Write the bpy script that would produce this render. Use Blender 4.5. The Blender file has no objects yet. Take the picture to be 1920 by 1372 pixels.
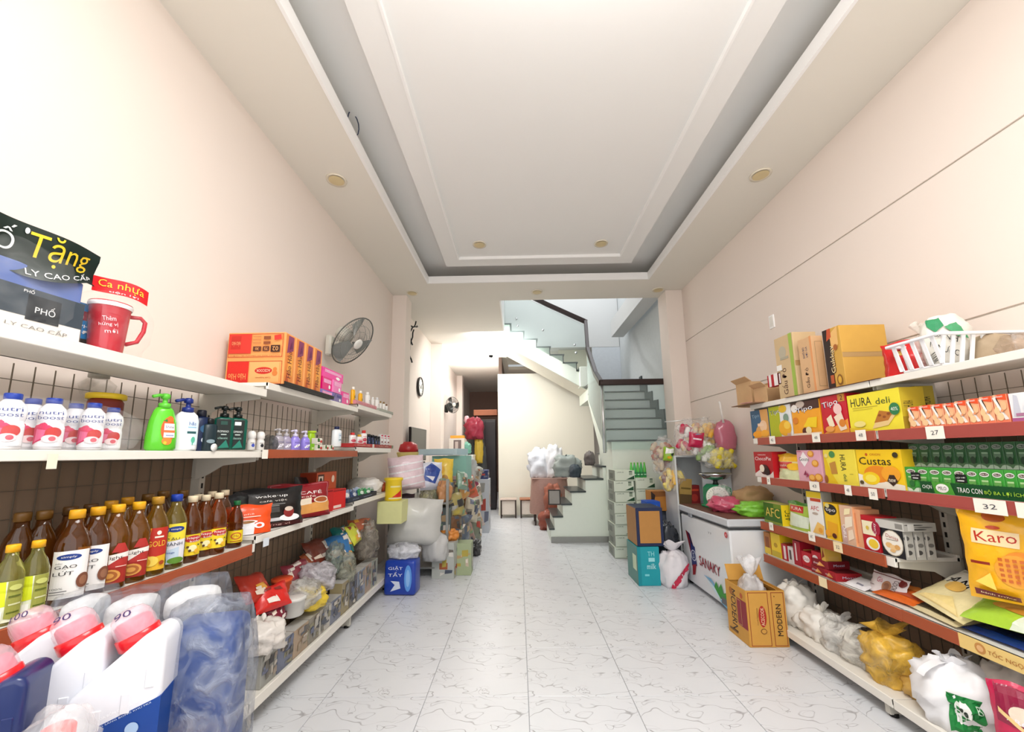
import bpy, bmesh, math, random
from mathutils import Matrix, Vector, noise
SC = bpy.context.scene
COL = SC.collection
PI = math.pi
rnd = random.Random(7)
# ------------------------------------------------------------------ camera
F = 740.0; PX = 960.0; PY = 741.0; CH = 1.41
def _n(v): return v.normalized()
_dy = _n(Vector(((972-PX)/F, -(850-PY)/F, 1)))
_dz = Vector(((892-PX)/F, (PY+4300)/F, 1)).normalized(); _dz = _n(_dz-_dy*_dz.dot(_dy))
_dx = _dy.cross(_dz)
if _dx.x < 0: _dx = -_dx
# world axes expressed in camera coordinates (right, up, forward)
def w2c(x, y, z):
    d = (x, y, z-CH)
    return _dx*d[0]+_dy*d[1]+_dz*d[2]
def proj(x, y, z):
    c = w2c(x, y, z)
    return PX+F*c.x/c.z, PY-F*c.y/c.z
def ray(px, py):
    c = Vector(((px-PX)/F, (PY-py)/F, 1))
    return Vector((_dx.dot(c), _dy.dot(c), _dz.dot(c)))
def onx(px, py, X): d = ray(px, py); t = X/d.x; return X, d.y*t, CH+d.z*t
def ony(px, py, Y): d = ray(px, py); t = Y/d.y; return d.x*t, Y, CH+d.z*t
def onz(px, py, Z): d = ray(px, py); t = (Z-CH)/d.z; return d.x*t, d.y*t, Z
def solve_y(X, z, px):
    lo, hi = .35, 30.
    s = proj(X, lo, z)[0] > px
    for _ in range(40):
        m = (lo+hi)/2
        if (proj(X, m, z)[0] > px) == s: lo = m
        else: hi = m
    return lo
def solve_z(X, Y, py):
    lo, hi = -1., 6.
    for _ in range(40):
        m = (lo+hi)/2
        if proj(X, Y, m)[1] > py: lo = m
        else: hi = m
    return lo
cam = bpy.data.cameras.new('camera'); camo = bpy.data.objects.new('camera', cam); COL.objects.link(camo)
cam.sensor_fit = 'HORIZONTAL'; cam.sensor_width = 36; cam.lens = 36*F/1920
cam.shift_x = 0; cam.shift_y = (PY-686)/1920
cam.clip_start = .05
_r = Vector((_dx.x, _dy.x, _dz.x)); _u = Vector((_dx.y, _dy.y, _dz.y)); _f = Vector((_dx.z, _dy.z, _dz.z))
m = Matrix((_r, _u, -_f)).transposed().to_4x4(); m.translation = (0, 0, CH)
camo.matrix_world = m
SC.camera = camo
# ------------------------------------------------------------------ world, lights, exposure
SC.view_settings.view_transform = 'Standard'; SC.view_settings.look = 'None'
SC.view_settings.gamma = 1; SC.view_settings.use_curve_mapping = False
SC.view_settings.exposure = 0.0
w = bpy.data.worlds.new('daylight'); SC.world = w; w.use_nodes = True
w.node_tree.nodes['Background'].inputs[0].default_value = (.93, .97, 1, 1)
w.node_tree.nodes['Background'].inputs[1].default_value = .55
def area(name, loc, rot, sx, sy, power, col=(1, 1, 1)):
    l = bpy.data.lights.new(name, 'AREA'); l.shape = 'RECTANGLE'; l.size = sx; l.size_y = sy; l.energy = power; l.color = col
    o = bpy.data.objects.new(name, l); o.location = loc; o.rotation_euler = rot; COL.objects.link(o); return o
area('shopfront_daylight', (.3, -1.1, 2.2), (PI/2+.05, 0, 0), 4.0, 2.6, 62, (1, .99, .97))
area('ceiling_lamp', (.31, .45, 3.90), (0, 0, 0), 1.5, 1.5, 74, (1, .985, .972))
area('ceiling_wash_fill', (.31, .5, 3.55), (PI, 0, 0), 1.6, 1.6, 48, (1, .99, .97))  # added upward light, brightens the ceiling around the lamp
area('stairwell_daylight', (1.0, 7.6, 6.3), (0, 0, 0), 2.2, 2.6, 58, (.96, .98, 1))
area('rear_room_light', (-.3, 10.9, 3.5), (0, 0, 0), 1.6, 1.0, 80, (1, 1, .98))
area('rear_ceiling_wash', (-.9, 9.6, 2.9), (PI, 0, 0), .9, .9, 46, (1, 1, .98))
area('partition_fill', (-.4, 7.4, 3.70), (.70, 0, 0), 1.0, .5, 70, (1, 1, .98))  # added fill light aimed at the rear partition to whiten it
SC.cycles.max_bounces = 8; SC.cycles.transparent_max_bounces = 24
# ------------------------------------------------------------------ materials
def lin(h):
    h = h.lstrip('#'); o = []
    for i in (0, 2, 4):
        c = int(h[i:i+2], 16)/255
        o.append(c/12.92 if c <= .04045 else ((c+.055)/1.055)**2.4)
    return (*o, 1)
_mats = {}
def M(hexc, rough=.5, metal=0, trans=0, var=.06, scale=18, bump=0, alpha=1, coat=0, ior=1.45):
    """a plain material with a little procedural mottling"""
    k = (hexc, rough, metal, trans, var, scale, bump, alpha, coat)
    if k in _mats: return _mats[k]
    mt = bpy.data.materials.new('surface_'+hexc); mt.use_nodes = True
    nt = mt.node_tree; b = nt.nodes['Principled BSDF']; c = lin(hexc)
    b.inputs['Roughness'].default_value = rough; b.inputs['Metallic'].default_value = metal
    b.inputs['Transmission Weight'].default_value = trans; b.inputs['IOR'].default_value = ior
    b.inputs['Alpha'].default_value = alpha; b.inputs['Coat Weight'].default_value = coat
    tc = nt.nodes.new('ShaderNodeTexCoord'); no = nt.nodes.new('ShaderNodeTexNoise'); no.inputs['Scale'].default_value = scale
    no.inputs['Detail'].default_value = 3
    nt.links.new(tc.outputs['Object'], no.inputs['Vector'])
    mx = nt.nodes.new('ShaderNodeMix'); mx.data_type = 'RGBA'
    nt.links.new(no.outputs['Fac'], mx.inputs['Factor'])
    mx.inputs['A'].default_value = tuple(min(1, v*(1+var)) for v in c[:3])+(1,)
    mx.inputs['B'].default_value = tuple(v*(1-var) for v in c[:3])+(1,)
    nt.links.new(mx.outputs['Result'], b.inputs['Base Color'])
    if bump:
        bp = nt.nodes.new('ShaderNodeBump'); bp.inputs['Strength'].default_value = bump; bp.inputs['Distance'].default_value = .01
        nt.links.new(no.outputs['Fac'], bp.inputs['Height']); nt.links.new(bp.outputs['Normal'], b.inputs['Normal'])
    _mats[k] = mt; return mt
def film(hexc='#F2F4F4', dens=.4, scale=9, rough=.25, name='plastic_film'):
    """thin crinkled plastic film: part clear, part milky"""
    k = ('film', hexc, dens, scale, rough)
    if k in _mats: return _mats[k]
    mt = bpy.data.materials.new(name); mt.use_nodes = True; nt = mt.node_tree
    b = nt.nodes['Principled BSDF']; out = nt.nodes['Material Output']
    b.inputs['Base Color'].default_value = lin(hexc); b.inputs['Roughness'].default_value = rough
    tr = nt.nodes.new('ShaderNodeBsdfTransparent'); mix = nt.nodes.new('ShaderNodeMixShader')
    tc = nt.nodes.new('ShaderNodeTexCoord'); no = nt.nodes.new('ShaderNodeTexNoise')
    no.inputs['Scale'].default_value = scale; no.inputs['Detail'].default_value = 4; no.inputs['Distortion'].default_value = 1.2
    nt.links.new(tc.outputs['Object'], no.inputs['Vector'])
    mr = nt.nodes.new('ShaderNodeMapRange'); mr.inputs[1].default_value = .35; mr.inputs[2].default_value = .7
    mr.inputs[3].default_value = dens*.35; mr.inputs[4].default_value = min(1, dens*1.5)
    nt.links.new(no.outputs['Fac'], mr.inputs[0])
    bp = nt.nodes.new('ShaderNodeBump'); bp.inputs['Strength'].default_value = .9; bp.inputs['Distance'].default_value = .02
    nt.links.new(no.outputs['Fac'], bp.inputs['Height']); nt.links.new(bp.outputs['Normal'], b.inputs['Normal'])
    nt.links.new(mr.outputs[0], mix.inputs[0]); nt.links.new(tr.outputs[0], mix.inputs[1]); nt.links.new(b.outputs[0], mix.inputs[2])
    nt.links.new(mix.outputs[0], out.inputs[0])
    _mats[k] = mt; return mt
def glass(hexc='#E4EFEC', fac=.10):
    k = ('glass', hexc, fac)
    if k in _mats: return _mats[k]
    mt = bpy.data.materials.new('clear_glass'); mt.use_nodes = True; nt = mt.node_tree; b = nt.nodes['Principled BSDF']; out = nt.nodes['Material Output']
    b.inputs['Base Color'].default_value = lin(hexc); b.inputs['Roughness'].default_value = .03
    tr = nt.nodes.new('ShaderNodeBsdfTransparent'); tr.inputs[0].default_value = (.95, .98, .97, 1); mx = nt.nodes.new('ShaderNodeMixShader'); fr = nt.nodes.new('ShaderNodeFresnel')
    ad = nt.nodes.new('ShaderNodeMath'); ad.inputs[1].default_value = fac-.04; nt.links.new(fr.outputs[0], ad.inputs[0])
    nt.links.new(ad.outputs[0], mx.inputs[0]); nt.links.new(tr.outputs[0], mx.inputs[1]); nt.links.new(b.outputs[0], mx.inputs[2]); nt.links.new(mx.outputs[0], out.inputs[0])
    _mats[k] = mt; return mt
def liquid(hexc, tr=.75, rough=.06):
    return M(hexc, rough, trans=tr, var=.03, ior=1.33, coat=.5)
def crinkle(hexc, rough=.35, amt=.6, scale=22):
    return M(hexc, rough, var=.10, scale=scale, bump=amt, coat=.3)
# ------------------------------------------------------------------ mesh builder
class MB:
    def __init__(s): s.v = []; s.f = []; s.mi = []; s.mats = []; s.sm = []
    def m(s, mat):
        if mat not in s.mats: s.mats.append(mat)
        return s.mats.index(mat)
    def add(s, vs, fs, mat, smooth=False, T=None):
        o = len(s.v); i = s.m(mat)
        for v in vs:
            v = Vector(v)
            s.v.append(tuple(T @ v) if T is not None else tuple(v))
        for f in fs: s.f.append(tuple(o+q for q in f)); s.mi.append(i); s.sm.append(smooth)
        return s
    def box(s, c, d, mat, T=None, bev=0):
        x, y, z = c; a, b, h = d[0]/2, d[1]/2, d[2]/2
        if bev:
            bv = min(bev, a*.9, b*.9, h*.9)
            vs = []
            for sx in (-1, 1):
                for sy in (-1, 1):
                    for sz in (-1, 1):
                        vs += [(x+sx*a, y+sy*(b-bv), z+sz*(h-bv)), (x+sx*(a-bv), y+sy*b, z+sz*(h-bv)), (x+sx*(a-bv), y+sy*(b-bv), z+sz*h)]
            bm = bmesh.new(); [bm.verts.new(v) for v in vs]; r = bmesh.ops.convex_hull(bm, input=bm.verts)
            bm.verts.index_update(); bm.faces.index_update()
            s.add([v.co[:] for v in bm.verts], [[v.index for v in f.verts] for f in bm.faces], mat, False, T); bm.free(); return s
        vs = [(x+i*a, y+j*b, z+k*h) for i in (-1, 1) for j in (-1, 1) for k in (-1, 1)]
        return s.add(vs, [(0, 1, 3, 2), (4, 6, 7, 5), (0, 4, 5, 1), (2, 3, 7, 6), (0, 2, 6, 4), (1, 5, 7, 3)], mat, False, T)
    def lathe(s, prof, mat, n=20, T=None, sx=1, sy=1, sq=0, c=(0, 0, 0), smooth=True, cap=True):
        """rings of radius r at height z; sq>0 squares the section"""
        vs = []; fs = []
        for r, z in prof:
            for i in range(n):
                a = 2*PI*(i+.5)/n; ca, sa = math.cos(a), math.sin(a)
                k = 1
                if sq: k = 1/((abs(ca)**(2+sq*6)+abs(sa)**(2+sq*6))**(1/(2+sq*6)))
                vs.append((c[0]+r*k*ca*sx, c[1]+r*k*sa*sy, c[2]+z))
        for j in range(len(prof)-1):
            for i in range(n):
                fs.append((j*n+i, j*n+(i+1) % n, (j+1)*n+(i+1) % n, (j+1)*n+i))
        if cap: fs.append(tuple(range(n))[::-1]); fs.append(tuple((len(prof)-1)*n+i for i in range(n)))
        return s.add(vs, fs, mat, smooth, T)
    def tube(s, pts, r, mat, n=8, closed=False, T=None):
        pts = [Vector(p) for p in pts]; vs = []; fs = []; N = len(pts); up = None
        for i, p in enumerate(pts):
            a = pts[(i-1) % N] if (closed or i > 0) else p; b = pts[(i+1) % N] if (closed or i < N-1) else p
            t = (b-a).normalized()
            if up is None: up = Vector((0, 0, 1)) if abs(t.z) < .9 else Vector((1, 0, 0))
            u = t.cross(up)
            if u.length < 1e-5: u = t.cross(Vector((0, 1, 0)))
            u.normalize(); v = u.cross(t); up = v
            rr = r[i] if isinstance(r, (list, tuple)) else r
            for k in range(n):
                q = 2*PI*k/n; vs.append(p+u*rr*math.cos(q)+v*rr*math.sin(q))
        for i in range(N if closed else N-1):
            j = (i+1) % N
            for k in range(n): fs.append((i*n+k, i*n+(k+1) % n, j*n+(k+1) % n, j*n+k))
        if not closed: fs.append(tuple(range(n))[::-1]); fs.append(tuple((N-1)*n+k for k in range(n)))
        return s.add(vs, fs, mat, True, T)
    def prism(s, poly, y0, y1, mat, T=None, axis='y'):
        """polygon in x,z extruded along y (or axis x: polygon y,z; axis z: polygon x,y)"""
        n = len(poly)
        g = {'y': lambda p, t: (p[0], t, p[1]), 'x': lambda p, t: (t, p[0], p[1]), 'z': lambda p, t: (p[0], p[1], t)}[axis]
        vs = [g(p, y0) for p in poly]+[g(p, y1) for p in poly]
        fs = [tuple(range(n)), tuple(range(2*n-1, n-1, -1))]+[(i, i+n, (i+1) % n+n, (i+1) % n) for i in range(n)]
        return s.add(vs, fs, mat, False, T)
    def grid(s, nu, nv, fn, mat, smooth=True, T=None, wrap=False):
        vs = [fn(i/(nu if wrap else nu-1), j/(nv-1)) for j in range(nv) for i in range(nu)]; fs = []
        for j in range(nv-1):
            for i in range(nu if wrap else nu-1):
                k = (i+1) % nu; fs.append((j*nu+i, j*nu+k, (j+1)*nu+k, (j+1)*nu+i))
        return s.add(vs, fs, mat, smooth, T)
    def mesh(s, name):
        me = bpy.data.meshes.new(name); me.from_pydata(s.v, [], s.f)
        for mt in s.mats: me.materials.append(mt)
        me.polygons.foreach_set('material_index', s.mi); me.polygons.foreach_set('use_smooth', s.sm)
        bm = bmesh.new(); bm.from_mesh(me); bmesh.ops.recalc_face_normals(bm, faces=bm.faces); bm.to_mesh(me); bm.free()
        me.update(); return me
    def ob(s, name, parent=None, **k): return link(name, s.mesh(name), parent, **k)
def link(name, me, parent=None, loc=None, rot=None, label=None, kind=None):
    o = bpy.data.objects.new(name, me); COL.objects.link(o)
    if parent is not None: o.parent = parent
    if loc is not None: o.location = loc
    if rot is not None: o.rotation_euler = rot
    if label: o['label'] = label
    if kind: o['kind'] = kind
    return o
def thing(name, label, cat, loc=(0, 0, 0), rz=0, group=None, rot=None):
    o = bpy.data.objects.new(name, None); COL.objects.link(o); o.empty_display_size = .05
    o.location = loc; o.rotation_euler = rot if rot else (0, 0, rz)
    o['label'] = label; o['category'] = cat
    if group: o['group'] = group
    return o
def tag(o, label, cat, group=None):
    o['label'] = label; o['category'] = cat
    if group: o['group'] = group
    return o
def struct(o): o['kind'] = 'structure'; return o
def clone(root, label, loc, rz=None, group=None, scale=None, rot=None):
    r = root.copy(); COL.objects.link(r); r.location = loc
    if rz is not None: r.rotation_euler = (0, 0, rz)
    if rot is not None: r.rotation_euler = rot
    r['label'] = label
    if group: r['group'] = group
    if scale: r.scale = scale
    for c in root.children:
        d = c.copy(); COL.objects.link(d); d.parent = r
        for g in c.children:
            e = g.copy(); COL.objects.link(e); e.parent = d
    return r
# ------------------------------------------------------------------ printing on surfaces
_txt = {}
def text_geo(t):
    if t in _txt: return _txt[t]
    c = bpy.data.curves.new('t', 'FONT'); c.body = t; c.resolution_u = 2
    o = bpy.data.objects.new('t', c); COL.objects.link(o)
    dg = bpy.context.evaluated_depsgraph_get(); dg.update()
    me = bpy.data.meshes.new_from_object(o.evaluated_get(dg))
    vs = [v.co.copy() for v in me.vertices]; fs = [tuple(p.vertices) for p in me.polygons]
    bpy.data.objects.remove(o); bpy.data.curves.remove(c); bpy.data.meshes.remove(me)
    if not vs: _txt[t] = None; return None
    x0 = min(v.x for v in vs); x1 = max(v.x for v in vs); y0 = min(v.y for v in vs); y1 = max(v.y for v in vs)
    cx, cy = (x0+x1)/2, (y0+y1)/2
    _txt[t] = ([(v.x-cx, v.y-cy) for v in vs], fs, x1-x0, y1-y0); return _txt[t]
def printing(mb, ops, W, Hh, fmap, cut=None, lay=.0005, mp=None):
    """ops in fractions of a W x Hh face; fmap(u,v,off)->xyz; u in -W/2..W/2, v in 0..Hh"""
    bm = bmesh.new(); k = 0; used = []
    for op in ops:
        k += 1; t = op[0]; faces = []; col = op[-1]
        if col not in used: used.append(col)
        ci = used.index(col)
        X = lambda a: (a-.5)*W
        Y = lambda b: b*Hh
        if t == 'r':
            x0, y0, x1, y1 = op[1:5]; faces = [[(X(x0), Y(y0)), (X(x1), Y(y0)), (X(x1), Y(y1)), (X(x0), Y(y1))]]
        elif t == 'p': faces = [[(X(a), Y(b)) for a, b in op[1]]]
        elif t == 'e':
            cx, cy, rx, ry = op[1:5]; faces = [[(X(cx+rx*math.cos(2*PI*i/18)), Y(cy+ry*math.sin(2*PI*i/18))) for i in range(18)]]
        elif t == 'o':   # frame outline
            x0, y0, x1, y1, th = op[1:6]; tx, ty = th/W, th/Hh
            for a in ((x0, y0, x1, y0+ty), (x0, y1-ty, x1, y1), (x0, y0+ty, x0+tx, y1-ty), (x1-tx, y0+ty, x1, y1-ty)):
                faces.append([(X(a[0]), Y(a[1])), (X(a[2]), Y(a[1])), (X(a[2]), Y(a[3])), (X(a[0]), Y(a[3]))])
        elif t == 't':   # text, cx, cy, width fraction, height fraction, rotation, [bold], colour
            g = text_geo(op[1]); cx, cy, wf, hf, ro = op[2:7]
            if g:
                vs, fs, tw, th = g
                ro = math.radians(ro); sw = abs(round(ro/(PI/2))) % 2 == 1
                bw, bh = (wf*W, hf*Hh) if not sw else (hf*Hh, wf*W)
                sx, sy = bw/tw, bh/max(th, .3)
                cr, sr = math.cos(ro), math.sin(ro)
                tv = []
                for a, b in vs:
                    a *= sx; b *= sy; tv.append((X(cx)+a*cr-b*sr, Y(cy)+a*sr+b*cr))
                bv = [bm.verts.new((a, b, k*lay)) for a, b in tv]
                for f in fs:
                    try: fc = bm.faces.new([bv[i] for i in f]); fc.material_index = ci
                    except ValueError: pass
        for fc in faces:
            bv = [bm.verts.new((a, b, k*lay)) for a, b in fc]; q = bm.faces.new(bv); q.material_index = ci
    if cut:
        cu, cv = cut
        if cu:
            x = -W/2+cu
            while x < W/2-1e-4:
                bmesh.ops.bisect_plane(bm, geom=bm.verts[:]+bm.edges[:]+bm.faces[:], plane_co=(x, 0, 0), plane_no=(1, 0, 0)); x += cu
        if cv:
            y = cv
            while y < Hh-1e-4:
                bmesh.ops.bisect_plane(bm, geom=bm.verts[:]+bm.edges[:]+bm.faces[:], plane_co=(0, y, 0), plane_no=(0, 1, 0)); y += cv
    bm.verts.index_update()
    vs = [fmap(v.co.x, v.co.y, v.co.z) for v in bm.verts]; o = len(mb.v); mb.v += [tuple(v) for v in vs]
    mp = mp or (lambda c: M(c, .5, var=.03))
    for f in bm.faces:
        mb.f.append(tuple(o+v.index for v in f.verts)); mb.mi.append(mb.m(mp(used[f.material_index]))); mb.sm.append(False)
    bm.free()
def flatmap(face, w, d, h, cz=0):
    e = .0004
    return {'F': lambda u, v, o: (u, -d/2-e-o, v+cz), 'B': lambda u, v, o: (-u, d/2+e+o, v+cz),
            'R': lambda u, v, o: (w/2+e+o, u, v+cz), 'L': lambda u, v, o: (-w/2-e-o, -u, v+cz),
            'T': lambda u, v, o: (u, v-d/2, h+e+o+cz)}[face]
def box_prints(mb, w, d, h, faces, cz=0, lay=.0005):
    for f, ops in faces.items():
        W = w if f in 'FBT' else d; H = d if f == 'T' else h
        printing(mb, ops, W, H, flatmap(f, w, d, h, cz), lay=lay)
def carton(name, label, cat, w, d, h, col, faces, loc, rz=0, group=None, rough=.55, bev=.002, body='carton_body', rot=None):
    t = thing(name, label, cat, loc, rz, group, rot)
    MB().box((0, 0, h/2), (w, d, h), M(col, rough, var=.05), bev=bev).ob(body, t)
    if faces:
        mb = MB(); box_prints(mb, w, d, h, faces); mb.ob('printed_design', t)
    return t
def ordn(i): return ['first', 'second', 'third', 'fourth', 'fifth', 'sixth', 'seventh', 'eighth', 'ninth', 'tenth', 'eleventh', 'twelfth', 'thirteenth', 'fourteenth', 'fifteenth', 'sixteenth'][i]
# ================================================================== the room
WALL = M('#EEE1D7', .75, var=.015, scale=2); CEIL = M('#E9E4D9', .8, var=.01, scale=2); WHITE = M('#FAF9F7', .5, var=.01); TRAY = M('#F1F0ED', .8, var=.01, scale=2)
WL, WR, ZC = -1.86, 2.48, 3.8
# --- floor of marbled tiles
def tile_mat():
    mt = bpy.data.materials.new('marbled_porcelain'); mt.use_nodes = True; nt = mt.node_tree; b = nt.nodes['Principled BSDF']
    b.inputs['Roughness'].default_value = .3
    tc = nt.nodes.new('ShaderNodeTexCoord'); L = nt.links.new
    def vein(scale, dist, wdt, seed, det=3):
        mp = nt.nodes.new('ShaderNodeMapping'); mp.inputs['Location'].default_value = seed; mp.inputs['Rotation'].default_value = (0, 0, .6)
        mp.inputs['Scale'].default_value = (1, 1.9, 1)
        n = nt.nodes.new('ShaderNodeTexNoise'); n.inputs['Scale'].default_value = scale; n.inputs['Detail'].default_value = det; n.inputs['Distortion'].default_value = dist
        L(tc.outputs['Object'], mp.inputs[0]); L(mp.outputs[0], n.inputs['Vector'])
        s = nt.nodes.new('ShaderNodeMath'); s.operation = 'SUBTRACT'; s.inputs[1].default_value = .5; L(n.outputs['Fac'], s.inputs[0])
        a = nt.nodes.new('ShaderNodeMath'); a.operation = 'ABSOLUTE'; L(s.outputs[0], a.inputs[0])
        r = nt.nodes.new('ShaderNodeMapRange'); r.inputs[1].default_value = 0; r.inputs[2].default_value = wdt; r.inputs[3].default_value = 1; r.inputs[4].default_value = 0
        L(a.outputs[0], r.inputs[0]); return r.outputs[0]
    v1 = vein(3.0, .35, .008, (3.1, 7.7, .3), 2); v2 = vein(5.5, .6, .009, (9.2, 1.4, 1.3), 2)
    msk = nt.nodes.new('ShaderNodeTexNoise'); msk.inputs['Scale'].default_value = 5; L(tc.outputs['Object'], msk.inputs['Vector'])
    mr = nt.nodes.new('ShaderNodeMapRange'); mr.inputs[1].default_value = .45; mr.inputs[2].default_value = .62; L(msk.outputs['Fac'], mr.inputs[0])
    mu = nt.nodes.new('ShaderNodeMath'); mu.operation = 'MULTIPLY'; L(v2, mu.inputs[0]); L(mr.outputs[0], mu.inputs[1])
    mr1 = nt.nodes.new('ShaderNodeMapRange'); mr1.inputs[1].default_value = .62; mr1.inputs[2].default_value = .40; L(msk.outputs['Fac'], mr1.inputs[0])
    mu1 = nt.nodes.new('ShaderNodeMath'); mu1.operation = 'MULTIPLY'; L(v1, mu1.inputs[0]); L(mr1.outputs[0], mu1.inputs[1])
    mx = nt.nodes.new('ShaderNodeMath'); mx.operation = 'MAXIMUM'; L(mu1.outputs[0], mx.inputs[0]); L(mu.outputs[0], mx.inputs[1])
    cl = nt.nodes.new('ShaderNodeTexNoise'); cl.inputs['Scale'].default_value = 4; cl.inputs['Detail'].default_value = 4; L(tc.outputs['Object'], cl.inputs['Vector'])
    c0 = nt.nodes.new('ShaderNodeMix'); c0.data_type = 'RGBA'; c0.inputs['A'].default_value = lin('#E2E4E8'); c0.inputs['B'].default_value = lin('#D6D9DE'); L(cl.outputs['Fac'], c0.inputs['Factor'])
    c1 = nt.nodes.new('ShaderNodeMix'); c1.data_type = 'RGBA'; L(mx.outputs[0], c1.inputs['Factor']); L(c0.outputs['Result'], c1.inputs['A']); c1.inputs['B'].default_value = lin('#8D8C90')
    L(c1.outputs['Result'], b.inputs['Base Color']); return mt
TILE = tile_mat()
floor = struct(MB().box(((WL+WR)/2, 7, -.056), (WR-WL+.3, 16.6, .1), M('#B9BBBF', .5, var=.03)).ob('floor'))
tm = MB().box((.3, .2925, -.003), (.5965, .5815, .006), TILE, bev=.0012).mesh('tile')
for i in range(-3, 4):
    for j in range(-2, 12):
        link('tile', tm, floor, loc=(.036+.6*i, 2.55+.585*j, 0))
for j in range(-2, 12):
    for x0, x1 in ((WL, -1.764), (2.436, WR)):
        MB().box(((x0+x1)/2, .2925, -.003), (x1-x0-.003, .5815, .006), TILE).ob('tile', floor, loc=(0, 2.55+.585*j, 0))
MB().box(((WL+WR)/2, 12.35, -.003), (WR-WL, 5.5, .006), TILE).ob('floor_far_end', floor)
MB().box(((WL+WR)/2, .1, -.003), (WR-WL, 2.54, .006), TILE).ob('floor_near_end', floor)
# --- walls
struct(MB().box((WL-.1, 6.95, 1.9), (.2, 16.5, 3.8), WALL).ob('wall_left'))
wr = struct(MB().box((WR+.11, 6.95, 3.4), (.2, 16.5, 6.8), M('#DCD6CC', .7)).ob('wall_right'))
for z0, z1 in ((0, 2.098), (2.108, 2.996), (3.006, 3.8)):
    MB().box((WR+.005, 2.3, (z0+z1)/2), (.012, 7.0, z1-z0), WALL, bev=.002).ob('wall_panel', wr)
struct(MB().box((.31, -1.25, 3.72), (4.4, .12, .5), WALL).ob('wall_front'))
def pillar(nm, x0, x1, y0, y1, z1=ZC): return struct(MB().box(((x0+x1)/2, (y0+y1)/2, z1/2), (x1-x0, y1-y0, z1), WALL, bev=.004).ob(nm))
pillar('pillar_left_front', WL, -1.65, 5.65, 5.93)
pillar('pillar_right_front', 2.235, WR, 5.65, 5.98)
pillar('pillar_left_rear', WL, -1.62, 8.32, 8.62)
pillar('pillar_left_corridor', WL, -1.69, 11.9, 12.2)
# --- ceiling: band with a tray, stair opening further back
X0, X1, Y0, Y1 = -1.245, 1.862, -.7, 5.26
cb = MB()
def cbox(x0, x1, y0, y1, z0, z1, mat=CEIL, mb=None): (mb or cb).box(((x0+x1)/2, (y0+y1)/2, (z0+z1)/2), (x1-x0, y1-y0, z1-z0), mat)
cbox(WL-.1, X0, -1.3, 5.94, 3.8, 3.88); cbox(X1, WR+.1, -1.3, 5.94, 3.8, 3.88)
cbox(X0, X1, -1.3, Y0, 3.8, 3.88); cbox(X0, X1, Y1, 5.94, 3.8, 3.88)
cbox(WL-.1, -.25, 5.94, 9.3, 3.8, 3.88); cbox(-.25, 2.3, 5.90, 5.94, 3.88, 4.3)
cbox(WL-.1, -.25, 9.3, 15.2, 3.8, 3.88)
cbox(-.25, .9, 9.3, 9.55, 3.8, 3.88); cbox(.9, WR+.1, 9.3, 15.2, 3.8, 3.88); cbox(-.25, .9, 11.1, 15.2, 3.8, 3.88)
cbox(-.30, .95, 9.5, 11.15, 3.95, 4.0)                        # small tray over the rear room
cbox(X0-.4, X1+.4, Y0-.4, Y1+.4, 4.06, 4.12, TRAY)                 # tray top
for a in ((X0-.42, X0-.38, Y0-.4, Y1+.4), (X1+.38, X1+.42, Y0-.4, Y1+.4), (X0-.4, X1+.4, Y1+.38, Y1+.42), (X0-.4, X1+.4, Y0-.42, Y0-.38)):
    cbox(*a, 3.86, 4.1)
ceil = struct(cb.ob('ceiling'))
def frame(x0, x1, y0, y1, w, z0, z1, mat, nm):
    mb = MB()
    for a in ((x0, x0+w, y0, y1), (x1-w, x1, y0, y1), (x0+w, x1-w, y0, y0+w), (x0+w, x1-w, y1-w, y1)): cbox(*a, z0, z1, mat, mb)
    return struct(mb.ob(nm))
frame(X0-.004, X1+.004, Y0-.004, Y1+.004, .022, 3.796, 3.895, WHITE, 'trim_1')
frame(-.935, 1.56, -.4, 5.03, .185, 3.93, 4.07, TRAY, 'trim_3'); frame(-.752, 1.377, -.22, 4.85, .016, 3.926, 4.0, WHITE, 'trim_4')
mb = MB(); cbox(-.76, 1.385, -.25, 4.87, 3.965, 4.0, TRAY, mb); struct(mb.ob('ceiling_center_panel'))
# --- rear partition, corridor end, stairwell walls
BACKW = M('#F3EEDF', .7, var=.02, scale=1.5)
struct(MB().box((.66, 9.49, 1.665), (2.27, .12, 3.33), BACKW).ob('wall_rear'))
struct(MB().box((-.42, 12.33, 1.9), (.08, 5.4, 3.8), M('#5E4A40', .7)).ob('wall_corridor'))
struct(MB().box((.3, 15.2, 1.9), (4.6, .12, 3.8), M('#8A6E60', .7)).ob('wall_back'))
WELL = M('#E3E3E2', .7, var=.02, scale=2)
mb = MB(); cbox(-.33, -.25, 5.94, 9.3, 3.86, 6.8, WELL, mb); cbox(-.3, 2.4, 9.0, 9.3, 3.85, 6.8, WELL, mb); cbox(-.33, 2.5, 5.86, 5.94, 3.88, 6.8, WELL, mb)
struct(mb.ob('wall_stairwell'))
struct(MB().box((-.252, 7.5, 3.84), (.02, 3.1, .1), WHITE).ob('trim_5'))
struct(MB().box((2.18, 7.15, 4.05), (.26, 2.3, .36), WELL).ob('beam_stairwell'))
mb = MB(); cbox(1.76, 2.41, 9.005, 9.08, 2.6, 3.848, M('#DDE2E8', .7), mb); cbox(1.0, 1.755, 9.20, 9.26, 3.1, 3.845, M('#EFE6CC', .7), mb); struct(mb.ob('wall_landing'))
struct(MB().box((2.44, 7.7, 4.2), (.06, 3.4, 5.4), M('#D5D9DA', .7)).ob('wall_stairwell_side'))
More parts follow.
